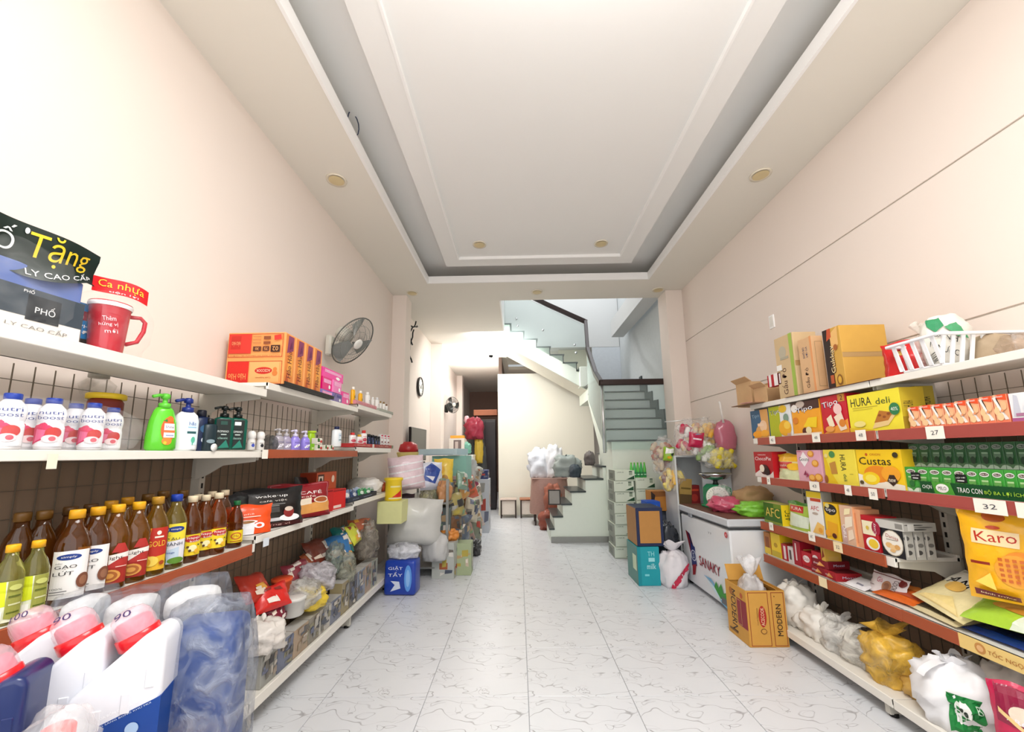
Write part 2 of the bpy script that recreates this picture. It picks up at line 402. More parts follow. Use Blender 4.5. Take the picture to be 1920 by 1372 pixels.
# --- staircase
GREEN = M('#E9F1E6', .6, var=.015); DARK = M('#24211F', .35, var=.1); TREADM = M('#3A4242', .3, var=.1); RISER = M('#DDE3E2', .5, var=.02)
st = thing('staircase', 'white staircase with dark stone treads climbing behind the right pillar', 'staircase', (0, 0, 0))
xs = [.50, .56, .70, .85, 1.08, 1.37, 1.50]; zs = [.20, .39, .58, .775, .97, 1.17, 1.38]
poly = [(.50, 0)]
for i, (x, z) in enumerate(zip(xs, zs)):
    if i: poly.append((x, zs[i-1]))
    poly.append((x, z))
poly += [(1.62, 1.38), (1.62, 0)]
MB().prism(poly, 6.56, 7.5, GREEN).ob('lower_flight_side', st)
for i, (x, z) in enumerate(zip(xs, zs)):
    x1 = xs[i+1] if i < 6 else 1.62
    MB().box(((x-.03+x1)/2, 7.02, z+.012), (x1-x+.03, .98, .026), TREADM, bev=.004).ob('tread', st)
MB().box((1.06, 6.548, .045), (1.12, .02, .09), M('#9A9C98', .4)).ob('skirting', st)
MB().box((1.6, 6.3, .045), (.02, .5, .09), M('#9A9C98', .4)).ob('skirting', st, loc=(-.19, 0, 0))
# second flight, climbing away
zb = [1.57+.19*i for i in range(7)]; yb = [6.07+.262*i for i in range(7)]
mb = MB(); poly = [(6.07, 0), (6.07, zb[0])]
for i in range(1, 7): poly += [(yb[i], zb[i-1]), (yb[i], zb[i])]
poly += [(9.0, zb[6]), (9.0, zb[6]-.25), (7.95, zb[6]-.25), (7.0, 1.5), (7.0, 0)]
mb.prism([(a, b) for a, b in poly], 1.42, 2.40, GREEN, axis='x').ob('upper_flight_body', st)
for i in range(7):
    y1 = yb[i+1] if i < 6 else 9.0
    MB().box((1.9-.0, (yb[i]-.03+y1)/2, zb[i]+.012), (1.06, y1-yb[i]+.03, .024), TREADM, bev=.004).ob('tread', st)
    if i: MB().box((1.905, yb[i]-.004, zb[i]-.095), (1.0, .008, .166), RISER).ob('riser', st)
for i in range(6):
    MB().prism([(yb[i], zb[i]), (yb[i], zb[i]+.16), (yb[i]+.13, zb[i]+.16), (yb[i]+.13, zb[i]+.34), (yb[i]+.262, zb[i]+.34), (yb[i]+.262, zb[i])], 2.385, 2.41, TREADM, axis='x').ob('skirting', st)
# third flight, climbing to the left across the back of the well
n3 = 8; x3 = [1.50-.272*i for i in range(n3)]; z3 = [3.24+.171*i-.171 for i in range(n3)]
poly = [(1.52, 2.62), (1.52, z3[0])]
for i in range(n3):
    poly.append((x3[i], z3[i])) if i else None
    poly.append((x3[i]-.272, z3[i]))
    if i < n3-1: poly.append((x3[i]-.272, z3[i+1]))
poly.append((x3[-1]-.272, z3[-1]-.36))
MB().prism(poly, 8.0, 8.06, GREEN).ob('string', st)
xe, ze = x3[-1]-.272, z3[-1]-.36
MB().prism([(1.52, 2.62), (1.52, 2.72), (xe, ze+.1), (xe, ze)], 8.061, 8.95, M('#EFEDE0', .6)).ob('soffit', st)
for i in range(n3):
    MB().box((x3[i]-.136+.012, 8.47, z3[i]+.012), (.30, .98, .026), TREADM).ob('tread', st)
    if i < n3-1: MB().box((x3[i]-.272, 7.995, z3[i]+.085), (.018, .012, .171), DARK).ob('tread_edge', st)
MB().box((1.40, 8.1, 2.95), (.24, .3, .42), GREEN, bev=.01).ob('landing_block', st)
# balustrade: glass and dark rail
ba = thing('stair_balustrade', 'clear glass balustrade with a dark brown handrail edging the staircase', 'railing', (0, 0, 0))
GL = glass(); RAIL = M('#2A1714', .3, var=.1)
MB().box((1.78, 6.02, 1.95), (1.02, .012, 1.0), GL).ob('glass_panel', ba)
MB().prism([(6.05, 1.42), (6.05, 2.44), (7.4, 3.3), (7.4, 2.4)], 1.33, 1.342, GL, axis='x').ob('glass_panel', ba)
MB().prism([(1.42, 3.0), (1.42, 4.05), (-.38, 4.95), (-.38, 4.0)], 7.96, 7.972, GL).ob('glass_panel', ba)
def rail(pts, nm='handrail'):
    mb = MB(); 
    for a, b in zip(pts, pts[1:]):
        a, b = Vector(a), Vector(b); d = (b-a); L_ = d.length; q = d.to_track_quat('Y', 'Z').to_matrix().to_4x4(); q.translation = (a+b)/2
        mb.box((0, 0, 0), (.07, L_+.05, .09), RAIL, T=q, bev=.008)
    mb.ob(nm, ba)
rail([(2.27, 6.02, 2.475), (1.29, 6.02, 2.475)]); rail([(1.29, 6.02, 2.475), (1.32, 6.55, 2.72), (1.36, 7.4, 3.38)]); rail([(1.36, 7.4, 3.38), (1.44, 7.92, 4.10)]); rail([(1.44, 7.92, 4.10), (.66, 7.95, 4.5), (-.3, 7.95, 5.02)])
CHROME = M('#D9DDDD', .25, metal=.8)
for p in ((1.30, 6.02),): MB().lathe([(.022, 1.4), (.022, 2.45)], CHROME, 10, c=(p[0], p[1], 0)).ob('post', ba)
for x, z in ((.55, 3.95), (1.2, 3.62), (1.22, 3.45), (0, 4.2), (.02, 4.05)):
    MB().lathe([(.025, -.015), (.025, .015)], CHROME, 10, T=Matrix.Translation((x, 7.95, z)) @ Matrix.Rotation(PI/2, 4, 'X')).ob('glass_clamp', ba)
# --- fixtures of the ceiling and the walls
def downlight(x, y, z, label, r=.085):
    t = thing('downlight', label, 'ceiling light', (x, y, z), group='round recessed ceiling lights')
    MB().lathe([(r*.78, -.004), (r*.98, -.012), (r, 0)], M('#EFE6D2', .4), 28).ob('trim_ring', t)
    MB().lathe([(r*.76, -.010), (r*.5, -.012), (.001, -.012)], M('#DCC99B', .5), 24, cap=False).ob('diffuser', t)
for (a, b, z, l) in ((631, 337, 3.8, 'round recessed ceiling light in the outer ceiling band above the left wall'),
                     (1426, 327, 3.8, 'round recessed ceiling light in the outer ceiling band above the right wall'),
                     (1007, 547, 3.8, 'round recessed ceiling light between the two pillars, in front of the stair opening'),
                     (773, 549, 3.8, 'round recessed ceiling light beside the top of the left pillar'),
                     (1234, 543, 3.8, 'round recessed ceiling light beside the top of the right pillar'),
                     (899, 458, 3.965, 'round yellowish recessed light, left one of the pair in the central ceiling panel'),
                     (1127, 456, 3.965, 'round pale recessed light, right one of the pair in the central ceiling panel')):
    p = onz(a, b, z); downlight(p[0], p[1], z, l)
tag(MB().tube([(-1.27+.045*math.sin(q*PI/8), 2.72+.05*math.sin(q*PI/8), 3.97+.11*(-math.cos(q*PI/8))) if q < 9 else (-1.27+.012*math.sin(q*PI/8), 2.72+.03*math.sin(q*PI/8), 3.97+.11*(-math.cos(q*PI/8))) for q in range(17)], .0045, M('#3A4257', .5), 6).ob('cable_loop'), 'dark cable loop sticking out of the ceiling cove on the left', 'cable')
t = thing('security_camera', 'white dome security camera with black eye under the rear ceiling', 'camera', (-.62, 9.15, 3.8))
MB().lathe([(.07, 0), (.07, -.05), (.055, -.075)], WHITE, 18).ob('housing', t); MB().lathe([(.055, -.07), (.045, -.11), (.02, -.13), (.001, -.134)], M('#101012', .1), 16, cap=False).ob('lens_dome', t)
t = thing('blank_switch_plate', 'blank white switch plate high on the right wall above the shelves', 'switch', (WR-.004, 3.72, 2.64))
MB().box((0, 0, 0), (.012, .072, .13), WHITE, bev=.003).ob('cover_plate', t); MB().box((-.006, 0, 0), (.004, .05, .10), M('#E8E4DC', .4)).ob('rocker', t)
# wall clock
t = thing('wall_clock', 'round wall clock with white dial and dark rim on the left wall behind the pillar', 'clock', (WL, 7.32, 2.68), rz=PI/2)
RX = Matrix.Rotation(PI/2, 4, 'X')
MB().lathe([(.17, 0), (.185, .02), (.185, .045), (.165, .05), (.16, .035)], M('#2B2A28', .3), 32, T=RX, cap=False).ob('rim', t)
MB().lathe([(.165, .034), (.001, .034)], M('#F4F1E8', .4), 32, T=RX, cap=False).ob('dial', t)
mb = MB()
for k in range(12):
    a = k*PI/6; mb.box((.14*math.sin(a), -.037, .14*math.cos(a)), (.012, .003, .012), DARK)
mb.ob('hour_marks', t)
MB().box((.03, -.04, .03), (.012, .004, .1), DARK, T=Matrix.Rotation(.5, 4, 'Y')).ob('hand', t); MB().box((-.02, -.042, .03), (.008, .004, .15), DARK, T=Matrix.Rotation(-1.2, 4, 'Y')).ob('hand', t)
# black metal wall ornament, bound behind the left pillar
t = thing('wall_ornament', 'black wrought branch ornament on the left wall behind the front pillar', 'wall decoration', (WL+.05, 6.35, 3.35), rz=PI/2)
mb = MB(); r_ = random.Random(3)
mb.box((0, 0, -.05), (.16, .05, .30), M('#111111', .5), bev=.01); mb.ob('backing_plate', t)
for k in range(9):
    a = r_.uniform(0, 2*PI); p = [Vector((0, -.02, r_.uniform(-.2, .25)))]
    for q in range(6): a += r_.uniform(-.7, .7); p.append(p[-1]+Vector((.055*math.cos(a), r_.uniform(-.03, .01), .055*math.sin(a))))
    MB().tube(p, .012, M('#111111', .5), 6).ob('branch', t)
# --- wall fans
def wall_fan(name, label, loc, rz, tilt, R=.24, cage='#8E918C', dark='#5D605C', body='#D2D0C4'):
    t = thing(name, label, 'fan', loc, rz)
    BM_, CG = M(body, .4), M(cage, .35, metal=.3)
    MB().box((0, -.03, -.02), (.09, .06, .20), BM_, bev=.015).ob('wall_bracket', t)
    MB().tube([(0, -.05, 0), (0, -.13, .0), (0, -.17, .03)], .026, BM_, 10).ob('arm', t)
    T = Matrix.Translation((0, -.22, .05)) @ Matrix.Rotation(tilt, 4, 'X') @ Matrix.Rotation(PI/2, 4, 'X')
    MB().lathe([(.03, -.13), (.065, -.11), (.075, -.05), (.07, .0), (.05, .01)], BM_, 20, T=T).ob('motor_housing', t)
    mb = MB()
    def cagept(rr, s): return (1-(rr/R)**2)*.06*s+.06
    for s, nm in ((1, 'front_grille'), (-1, 'rear_grille')):
        mb = MB(); N = 72
        for k in range(N):
            a = 2*PI*k/N; pts = [((rr)*math.cos(a), rr*math.sin(a), cagept(rr, s)) for rr in (R*.22, R*.5, R*.8, R)]
            mb.tube(pts, .0011, CG, 3, T=T)
        for rr, th in ((R*.5, .002), (R*.72, .002), (R, .006)):
            mb.tube([(rr*math.cos(2*PI*k/36), rr*math.sin(2*PI*k/36), cagept(rr, s)) for k in range(36)], th, CG, 5, closed=True, T=T)
        mb.ob(nm, t)
    MB().lathe([(.052, .117), (.05, .128), (.03, .132), (.001, .132)], M('#E2E2DC', .3), 24, T=T, cap=False).ob('center_cap', t)
    for k in range(3):
        a0 = k*2*PI/3
        def bf(u, v):
            rr = .03+v*(R*.82); a = a0+(u-.5)*(1.1-.2*v); return (rr*math.cos(a), rr*math.sin(a), .06+(u-.5)*.05)
        MB().grid(6, 5, bf, M(dark, .25), T=T).ob('blade', t)
    return t
p = onx(601, 652, WL)
wall_fan('wall_fan', 'grey wall fan with round wire cage above the orange noodle cartons', (WL+.03, 3.67, 2.48), PI/2-.12, .62, .25, dark='#8D918E')
wall_fan('wall_fan', 'small dark wall fan with a pale cage on the bright wall far back', (WL+.03, 9.95, 2.58), PI/2-.75, .0, .2, cage='#6a6f6c', dark='#1a1a1a', body='#303230')
# ================================================================== shelving
RW = M('#E9E5DC', .4, var=.03); RG = M('#C9C5BA', .45, var=.05); HOLE = M('#1B1917', .6); MESHW = M('#6E6355', .5)
BROWN = M('#A34E2C', .45, var=.10, scale=9); RED = M('#A34B43', .45, var=.06); RAILW = M('#ECE8DE', .4)
def bay(side, label, y0, y1, shelves, base, rails, uprights, XF, XB, mesh_z, XBASE):
    """one bay: shelves=[(z_bottom, z_top)], XF front plane, XB back plane (signed)"""
    s = 1 if XF > 0 else -1
    t = thing('wall_shelving_bay', label, 'shelving', (XB, (y0+y1)/2, 0))
    def bx(mb, xa, xb, ya, yb, za, zb, mat, bev=0):
        mb.box(((xa+xb)/2-XB, (ya+yb)/2-(y0+y1)/2, (za+zb)/2), (abs(xb-xa), yb-ya, zb-za), mat, bev=bev)
    for y in uprights:
        mb = MB(); bx(mb, XB-s*.055, XB-s*.005, y-.02, y+.02, 0, 1.86 if s < 0 else 1.84, RG)
        u = mb.ob('upright', t); mb = MB(); z = .25
        while z < 1.8: bx(mb, XB-s*.0555, XB-s*.057, y-.006, y+.006, z, z+.028, HOLE); z += .055
        mb.ob('slots', u)['kind'] = 'stuff'
    for i, (a, b) in enumerate(shelves):
        mb = MB(); bx(mb, XF+s*.002, XB-s*.06, y0+.003, y1-.003, b-.022, b, RW, .002); bx(mb, XF+s*.001, XF+s*.016, y0+.003, y1-.003, a, b, RW, .002); bx(mb, XB-s*.075, XB-s*.06, y0+.003, y1-.003, b-.022, b+.012, RW)
        mb.ob('shelf', t)
        for y in (y0+.012, y1-.012):
            mb = MB(); poly = [(XF+s*.03-XB, b-.024), (XB-s*.055-XB, b-.024), (XB-s*.055-XB, b-.15), (XB-s*.11-XB, b-.13), (XB-s*.20-XB, b-.075), (XF+s*.03-XB, b-.055)]
            mb.prism(poly, y-.002-(y0+y1)/2, y+.002-(y0+y1)/2, RG); mb.ob('bracket', t)
    for (ya, yb, za, zb, mat) in rails:
        mb = MB(); bx(mb, XF-s*.010, XF-s*.001, ya, yb, za, zb, mat, .002); bx(mb, XF-s*.013, XF-s*.001, ya, yb, za-.003, za+.003, mat); mb.ob('price_rail', t)
    if base:
        a, b = base; mb = MB(); bx(mb, XBASE, XB-s*.06, y0+.003, y1-.003, b-.03, b, RW, .002); bx(mb, XBASE-s*.001, XBASE+s*.014, y0+.003, y1-.003, a, b+.004, RW, .003); mb.ob('base_shelf', t)
        for y in uprights:
            mb = MB(); bx(mb, XBASE+s*.02, XB-s*.02, y-.015, y+.015, .015, b-.03, RG); mb.ob('foot', t)
            mb = MB(); mb.lathe([(.02, 0), (.02, .02)], HOLE, 10, c=(XBASE+s*.05-XB, y-(y0+y1)/2, 0)); mb.ob('levelling_foot', t)
    mb = MB()
    z = .2
    while z < mesh_z: bx(mb, XB-s*.008, XB-s*.012, y0, y1, z-.0012, z+.0012, MESHW); z += .10
    y = y0+.03
    while y < y1: bx(mb, XB-s*.011, XB-s*.015, y-.0012, y+.0012, .15, mesh_z, MESHW); y += .066
    o = mb.ob('wire_mesh', t); o['kind'] = 'stuff'
    mb = MB(); bx(mb, XB-s*.001, XB-s*.006, y0, y1, .12, 1.42 if s < 0 else 1.50, M('#8C7764', .75, var=.2, scale=3)); mb.ob('back_panel', t)  # brown sheet added to stand in for the shade behind the goods
    return t
XFL, XBL, XFR, XBR = -1.43, -1.845, 2.05, 2.465
LS = {'n': (1.79, 1.44, .948), 'm': (1.835, 1.448, .985), 'f': (1.868, 1.485, 1.015)}
RS = (1.803, 1.511, 1.185, .815, .552)
LB, RB = .155, .115
bay('L', 'near bay of the left wall shelving, holding yoghurt drinks above cooking oil', .95, 2.21,
    [(1.748, 1.79), (1.407, 1.44), (.905, .948)], (.10, LB), [(.95, 2.17, .90, .952, BROWN)], (.98, 2.25), XFL, XBL, 1.76, -1.40)
bay('L', 'middle bay of the left wall shelving, under the orange noodle cartons', 2.21, 3.5,
    [(1.795, 1.835), (1.41, 1.448), (.945, .985)], (.10, LB), [(2.24, 3.5, 1.405, 1.452, BROWN)], (3.5,), XFL, XBL, 1.80, -1.40)
bay('L', 'far bay of the left wall shelving, next to the left pillar', 3.5, 4.45,
    [(1.826, 1.868), (1.44, 1.485), (.972, 1.015)], (.10, LB), [], (4.43,), XFL, XBL, 1.80, -1.40)
bay('R', 'near bay of the right wall shelving, with malt drink cartons and hanging biscuit bag', 1.1, 2.3,
    [(1.765, 1.803), (1.465, 1.511), (1.142, 1.185), (.50, .552)], (.07, RB),
    [(1.1, 2.28, 1.458, 1.513, RED), (1.1, 2.28, 1.132, 1.187, RED)], (1.13, 2.36), XFR, XBR, 1.78, 1.93)
bay('R', 'far bay of the right wall shelving, packed with biscuit boxes beside the freezer', 2.3, 3.5,
    [(1.765, 1.803), (1.465, 1.511), (1.142, 1.185), (.765, .815), (.50, .552)], (.07, RB),
    [(2.30, 3.42, 1.458, 1.513, M('#A5503F', .45)), (2.30, 3.42, 1.135, 1.187, M('#A5503F', .45)), (2.35, 3.5, .758, .817, BROWN), (2.3, 3.5, .495, .553, BROWN)], (3.46,), XFR, XBR, 1.78, 1.93)
# brown rail of the lowest right shelf, near bay, then a printed promotional strip
t = thing('promotional_strip', 'yellow printed biscuit strip along the lowest right shelf edge', 'sign', (XFR-.008, 1.66, .495), rz=-PI/2)
MB().box((0, 0, .03), (.72, .004, .062), M('#E9C97C', .5)).ob('strip', t)
mb = MB(); printing(mb, [('e', .12, .5, .03, .38, '#C48A48'), ('e', .12, .5, .018, .22, '#E2B27A'), ('t', 'TỐC NGỌT HƯƠNG, MỀM MƯỢT VỊ', .47, .5, .62, .5, 0, '#A8641E'), ('e', .93, .45, .02, .3, '#C48A48')], .72, .06, lambda u, v, o: (u, -.0025-o, v)); mb.ob('printed_design', t)
t = thing('shelf_edge_rail', 'plain brown price rail on the lowest right shelf beside the printed strip', 'rail', (XFR-.006, 2.16, .497))
MB().box((0, 0, .028), (.010, .28, .058), BROWN, bev=.002).ob('rail_body', t)
# price tags stuck on the rails
def price_tag(px, z, txt, label, w=.06, h=.062, side='R', XF=None, col='#F4EFE2', dz=0):
    X = XFR-.0145 if side == 'R' else XFL+.0145
    y = solve_y(X, z, px)
    t = thing('price_tag', label, 'price tag', (X, y, z-h/2), rz=-PI/2 if side == 'R' else PI/2)
    MB().box((0, 0, h/2), (w, .0015, h), M(col, .7)).ob('paper', t)
    if txt:
        mb = MB(); printing(mb, [('t', txt, .5, .5, .42, .34, 4, '#4A4A54')], w, h, lambda u, v, o: (u, -.001-o, v)); mb.ob('handwriting', t)
for px, z, tx, lb, w_ in (
    (1448, 1.49, '42', 'paper price tag reading 42 under the green and yellow wafer boxes, top biscuit row', .07),
    (1530, 1.49, '48', 'paper price tag reading 48 under the orange and brown wafer box', .07),
    (1614, 1.49, '48', 'paper price tag under the big yellow cracker box, at the bay joint', .07),
    (1753, 1.484, '27', 'white price tag reading 27 under the orange wafer packs', .085),
    (1441, 1.165, '5', 'small price tag under the red chocolate pie box', .04),
    (1527, 1.16, '43', 'wide paper tag under the pink cookie box', .09),
    (1590, 1.158, '48', 'paper price tag reading 48 between upright yellow box and egg cake box', .05),
    (1637, 1.152, '50', 'paper price tag under the yellow egg cake box', .055),
    (1856, 1.155, '32', 'white price tag reading 32 under the green malt drink cartons', .12),
    (1920, 1.155, '', 'white price tag at the right end of the malt drink shelf, cut by the frame', .05),
    (1446, .80, '15,000', 'small white price tag on top of the brown rail by the green cracker box', .05),
    (1522, .81, 'AFC', 'white handwritten tag below the tall white cracker box', .06),
    (1571, .79, '32', 'yellowed price tag on the brown rail under the wafer boxes, third row', .07),
    (1543, .525, '', 'torn yellowed tag on the lowest rail below the red chocolate boxes', .07)):
    price_tag(px, z, tx, lb, w=w_, col='#F1DFB4' if 'yellowed' in lb else '#F4EFE2')
price_tag(497, 1.425, '', 'crumpled white tape at the joint of the left middle shelf', .05, .05, 'L')
price_tag(499, .94, '', 'blue-edged white tag at the end of the brown rail, left lower shelf', .05, .045, 'L', col='#DDE4EC')
price_tag(98, 1.405, '', 'torn paper scrap hanging from the left middle shelf edge', .026, .045, 'L', col='#E8E3CE')
# ================================================================== goods: builders
def interp(prof, z):
    for (r0, z0), (r1, z1) in zip(prof, prof[1:]):
        if z0 <= z <= z1 and z1 > z0: return r0+(r1-r0)*(z-z0)/(z1-z0)
    return prof[0][0] if z < prof[0][1] else prof[-1][0]
def bottle(name, label, cat, prof, mat, loc=(0, 0, 0), rz=0, sx=1, sy=1, sq=0, cap=None, lab=None, pump=None, group=None, inner=None, n=20):
    """cap=(profile, material); lab=(z0,z1,half_angle,ops,[base]) wraps ops round the body; pump=(z, material, size)"""
    t = thing(name, label, cat, loc, rz, group)
    MB().lathe(prof, mat, n, sx=sx, sy=sy, sq=sq).ob('bottle_body', t)
    if cap:
        mb = MB().lathe(cap[0], cap[1], n, sx=sx if len(cap) > 2 else 1, sy=sy if len(cap) > 2 else 1); mb.ob('cap', t)
    if lab:
        z0, z1, ha, ops = lab[:4]; rm = interp(prof, (z0+z1)/2); W = 2*ha*rm*max(sx, .6)
        def fm(u, v, o):
            a = u/(rm*max(sx, .6)); r = interp(prof, z0+v)+.0008+o; ca, sa = -math.cos(a), math.sin(a); k = 1
            if sq: q = 2+sq*6; k = 1/((abs(ca)**q+abs(sa)**q)**(1/q))
            return (r*k*sa*sx, r*k*ca*sy, z0+v)
        mb = MB(); printing(mb, ops, W, z1-z0, fm, cut=(.006, .008), lay=.0006); mb.ob('printed_label', t)
    if pump:
        z, pm, s = pump; mb = MB()
        mb.lathe([(.018*s, z-.004), (.018*s, z+.014*s), (.008*s, z+.016*s), (.007*s, z+.03*s), (.014*s, z+.032*s), (.014*s, z+.045*s), (.009*s, z+.05*s)], pm, 14)
        mb.tube([(0, 0, z+.04*s), (-.02*s, -.01*s, z+.042*s), (-.042*s, -.02*s, z+.034*s)], .006*s, pm, 7); mb.ob('pump', t)
    return t
def pouch(name, label, cat, w, h, th, col, ops, loc, rz=0, tilt=0, seed=0, group=None, crimp=.06, rough=.35, back=None, mat=None, rot=None, flat_bottom=False, wr=.0):
    """pillow bag standing on its bottom seam; front towards -Y"""
    t = thing(name, label, cat, loc, rz, group, rot or (tilt, 0, rz))
    if rot is None: t.rotation_mode = 'XYZ'
    sd = Vector((seed*3.7, seed*1.3, seed*.7))
    def prof(u, v):
        a = max(0, 1-abs(2*u-1)**2.4); b = max(0, 1-abs(2*v-1)**3.2) if not flat_bottom else max(0, 1-v**2.6)
        cr = min(1, max(0, (1-v)/crimp-.35)) if crimp else 1; cr *= (1 if flat_bottom else min(1, max(0, v/crimp-.35)) if crimp else 1)
        n_ = noise.noise(Vector((u*5, v*5, 0))+sd)*.22*(.3+a)
        return th/2*(a**.55*b**.5*cr+n_*.6*min(1, cr+.2))
    def edge(u, v):
        return (u-.5)*w*(1-.05*math.sin(PI*v)+.015*math.sin(v*23+seed)), v*h*(1-.0)+.006*math.sin(u*9+seed)*(1 if v > .9 else 0)
    def fr(u, v): x, z = edge(u, v); return (x, -prof(u, v), z)
    def bk(u, v): x, z = edge(u, v); return (x, prof(u, v), z)
    mt = mat or crinkle(col, rough, .35, 30)
    mb = MB(); mb.grid(15, 17, fr, mt); mb.grid(15, 17, bk, M(back, .4) if back else mt); mb.ob('bag_body', t)
    if ops:
        def fm(u, v, o):
            uu, vv = u/w+.5, v/h; x, z = edge(min(1, max(0, uu)), min(1, max(0, vv))); return (x, -prof(uu, vv)-.0012-o, z)
        mb = MB(); printing(mb, ops, w*.985, h, fm, cut=(w/14, h/16), lay=.0006, mp=lambda c: crinkle(c, rough, .25, 30)); mb.ob('printed_design', t)
    return t
def lump(w, d, h, seed, amp=.18, nu=28, nv=16, fr=2.2, flat=.35, top=1.0):
    """closed blob sitting on z=0, returns grid function"""
    sd = Vector((seed*5.1, seed*2.3, seed*1.9))
    def fn(u, v):
        a = 2*PI*u; b = PI*(v-.5); cz = math.sin(b); r = max(.02, math.cos(b))**.7
        x, y, z = r*math.cos(a), r*math.sin(a), cz
        if z < 0: z = -min(1, abs(z)*1.5)
        p = Vector((x*fr, y*fr, z*fr))+sd
        k = 1+amp*noise.noise(p)+amp*.6*noise.noise(p*2.3)+amp*.35*abs(noise.noise(p*5))
        zz = (z*k*.5+.5)*h
        if zz < h*.06: zz = 0
        return (x*k*w/2, y*k*d/2, max(0, zz))
    return fn
def sack(name, label, cat, w, d, h, mat, loc, rz=0, seed=0, knot=None, group=None, amp=.18, body='bag_body', fr=2.2, handles=None, neck=.0):
    t = thing(name, label, cat, loc, rz, group)
    f = lump(w, d, h, seed, amp, fr=fr)
    mb = MB(); mb.grid(34, 20, f, mat, wrap=True); mb.ob(body, t)
    if knot:
        kw, kh = knot; s2 = Vector((seed, 2, 3))
        def kf(u, v):
            a = 2*PI*u; r = kw*(.35+.75*v**1.3)*(1+.28*math.sin(a*5+seed)*v+.15*math.sin(a*3+1))*(.5 if v < .25 else 1)
            return (r*math.cos(a), r*math.sin(a)*.7, h*.93+v*kh+.015*math.sin(a*4+seed)*v)
        MB().grid(30, 6, kf, mat, wrap=True).ob('gathered_neck', t)
    if handles:
        for i, (hx, hy, hr, hz) in enumerate(handles):
            pts = [(hx+hr*math.cos(q*PI/8), hy+.01*math.sin(q*PI/4), h*.8+hz*math.sin(q*PI/8)) for q in range(9)]
            mb = MB()
            vs = []; fs = []
            for p in pts:
                vs += [(p[0], p[1]-.016, p[2]), (p[0]*1.02, p[1]+.016, p[2]+.006)]
            for q in range(8): fs.append((2*q, 2*q+1, 2*q+3, 2*q+2))
            mb.add(vs, fs, mat, True); mb.ob('bag_handle', t)
    return t
def bevel_prism(mb, poly, y0, y1, mat, bev=.012, seg=3, T=None):
    bm = bmesh.new(); a = [bm.verts.new((p[0], y0, p[1])) for p in poly]; b = [bm.verts.new((p[0], y1, p[1])) for p in poly]; n = len(poly)
    bm.faces.new(a); bm.faces.new(b[::-1])
    for i in range(n): bm.faces.new((a[i], b[i], b[(i+1) % n], a[(i+1) % n]))
    bmesh.ops.bevel(bm, geom=bm.edges[:], offset=bev, segments=seg, profile=.5, affect='EDGES', clamp_overlap=True)
    bm.verts.index_update()
    mb.add([v.co[:] for v in bm.verts], [[v.index for v in f.verts] for f in bm.faces], mat, True, T); bm.free(); return mb
# ---- placing on the shelves
def LP(px, bayk, row, inset=.06):
    X = XFL-inset; z = LB if row == 3 else LS[bayk][row]; return (X, solve_y(X, z, px), z+.001)
def RP(px, row, inset=.06):
    X = XFR+inset; z = RB if row == 5 else RS[row]; return (X, solve_y(X, z, px), z+.001)
def spanR(row, xl, xr, ytop, inset=.02, z=None):
    X = XFR+inset; z = z if z is not None else (RB if row == 5 else RS[row]); a, b = solve_y(X, z, xl), solve_y(X, z, xr)
    return X, (a+b)/2, z+.001, abs(a-b), solve_z(X, (a+b)/2, ytop)-z
def spanL(bayk, row, xl, xr, ytop, inset=.02, z=None):
    X = XFL-inset; z = z if z is not None else (LB if row == 3 else LS[bayk][row]); a, b = solve_y(X, z, xl), solve_y(X, z, xr)
    return X, (a+b)/2, z+.001, abs(a-b), solve_z(X, (a+b)/2, ytop)-z
def boxR(name, label, cat, row, xl, xr, ytop, depth, col, faces, inset=.02, z=None, group=None, rot=0, gap=.003, h=None, rough=.4):
    X, Y, z, w_, hh = spanR(row, xl, xr, ytop, inset, z)
    return carton(name, label, cat, w_-gap, depth, h or hh, col, faces, (X+depth/2, Y, z), -PI/2+rot, group, rough=rough, bev=.0012)
def boxL(name, label, cat, bayk, row, xl, xr, ytop, depth, col, faces, inset=.02, z=None, group=None, rot=0, gap=.003, h=None, rough=.4):
    X, Y, z, w_, hh = spanL(bayk, row, xl, xr, ytop, inset, z)
    return carton(name, label, cat, w_-gap, depth, h or hh, col, faces, (X-depth/2, Y, z), PI/2+rot, group, rough=rough, bev=.0012)

def scatter(seed, n=9, pal=None):
    """irregular patches of a busy printed wrapper"""
    r = random.Random(seed); pal = pal or ['#9C9C96', '#6E7488', '#B89A72', '#8A8478', '#D7D4CC', '#4E5462', '#B3A24A', '#6F6A62', '#A8603E', '#C9B8A4', '#7E9A7C', '#3E3C3C', '#E4DCD0', '#B04A3E']
    o = []
    for _ in range(n):
        x, y = r.uniform(.02, .8), r.uniform(.04, .8); a, b = r.uniform(.12, .42), r.uniform(.08, .32); s = r.uniform(-.08, .08)
        o.append(('p', [(x, y), (min(.98, x+a), max(.02, min(.97, y+s))), (min(.98, x+a+s), min(.97, y+b)), (max(.02, x+s*.5), min(.97, y+b*.9+s*.4))], r.choice(pal)))
    return o
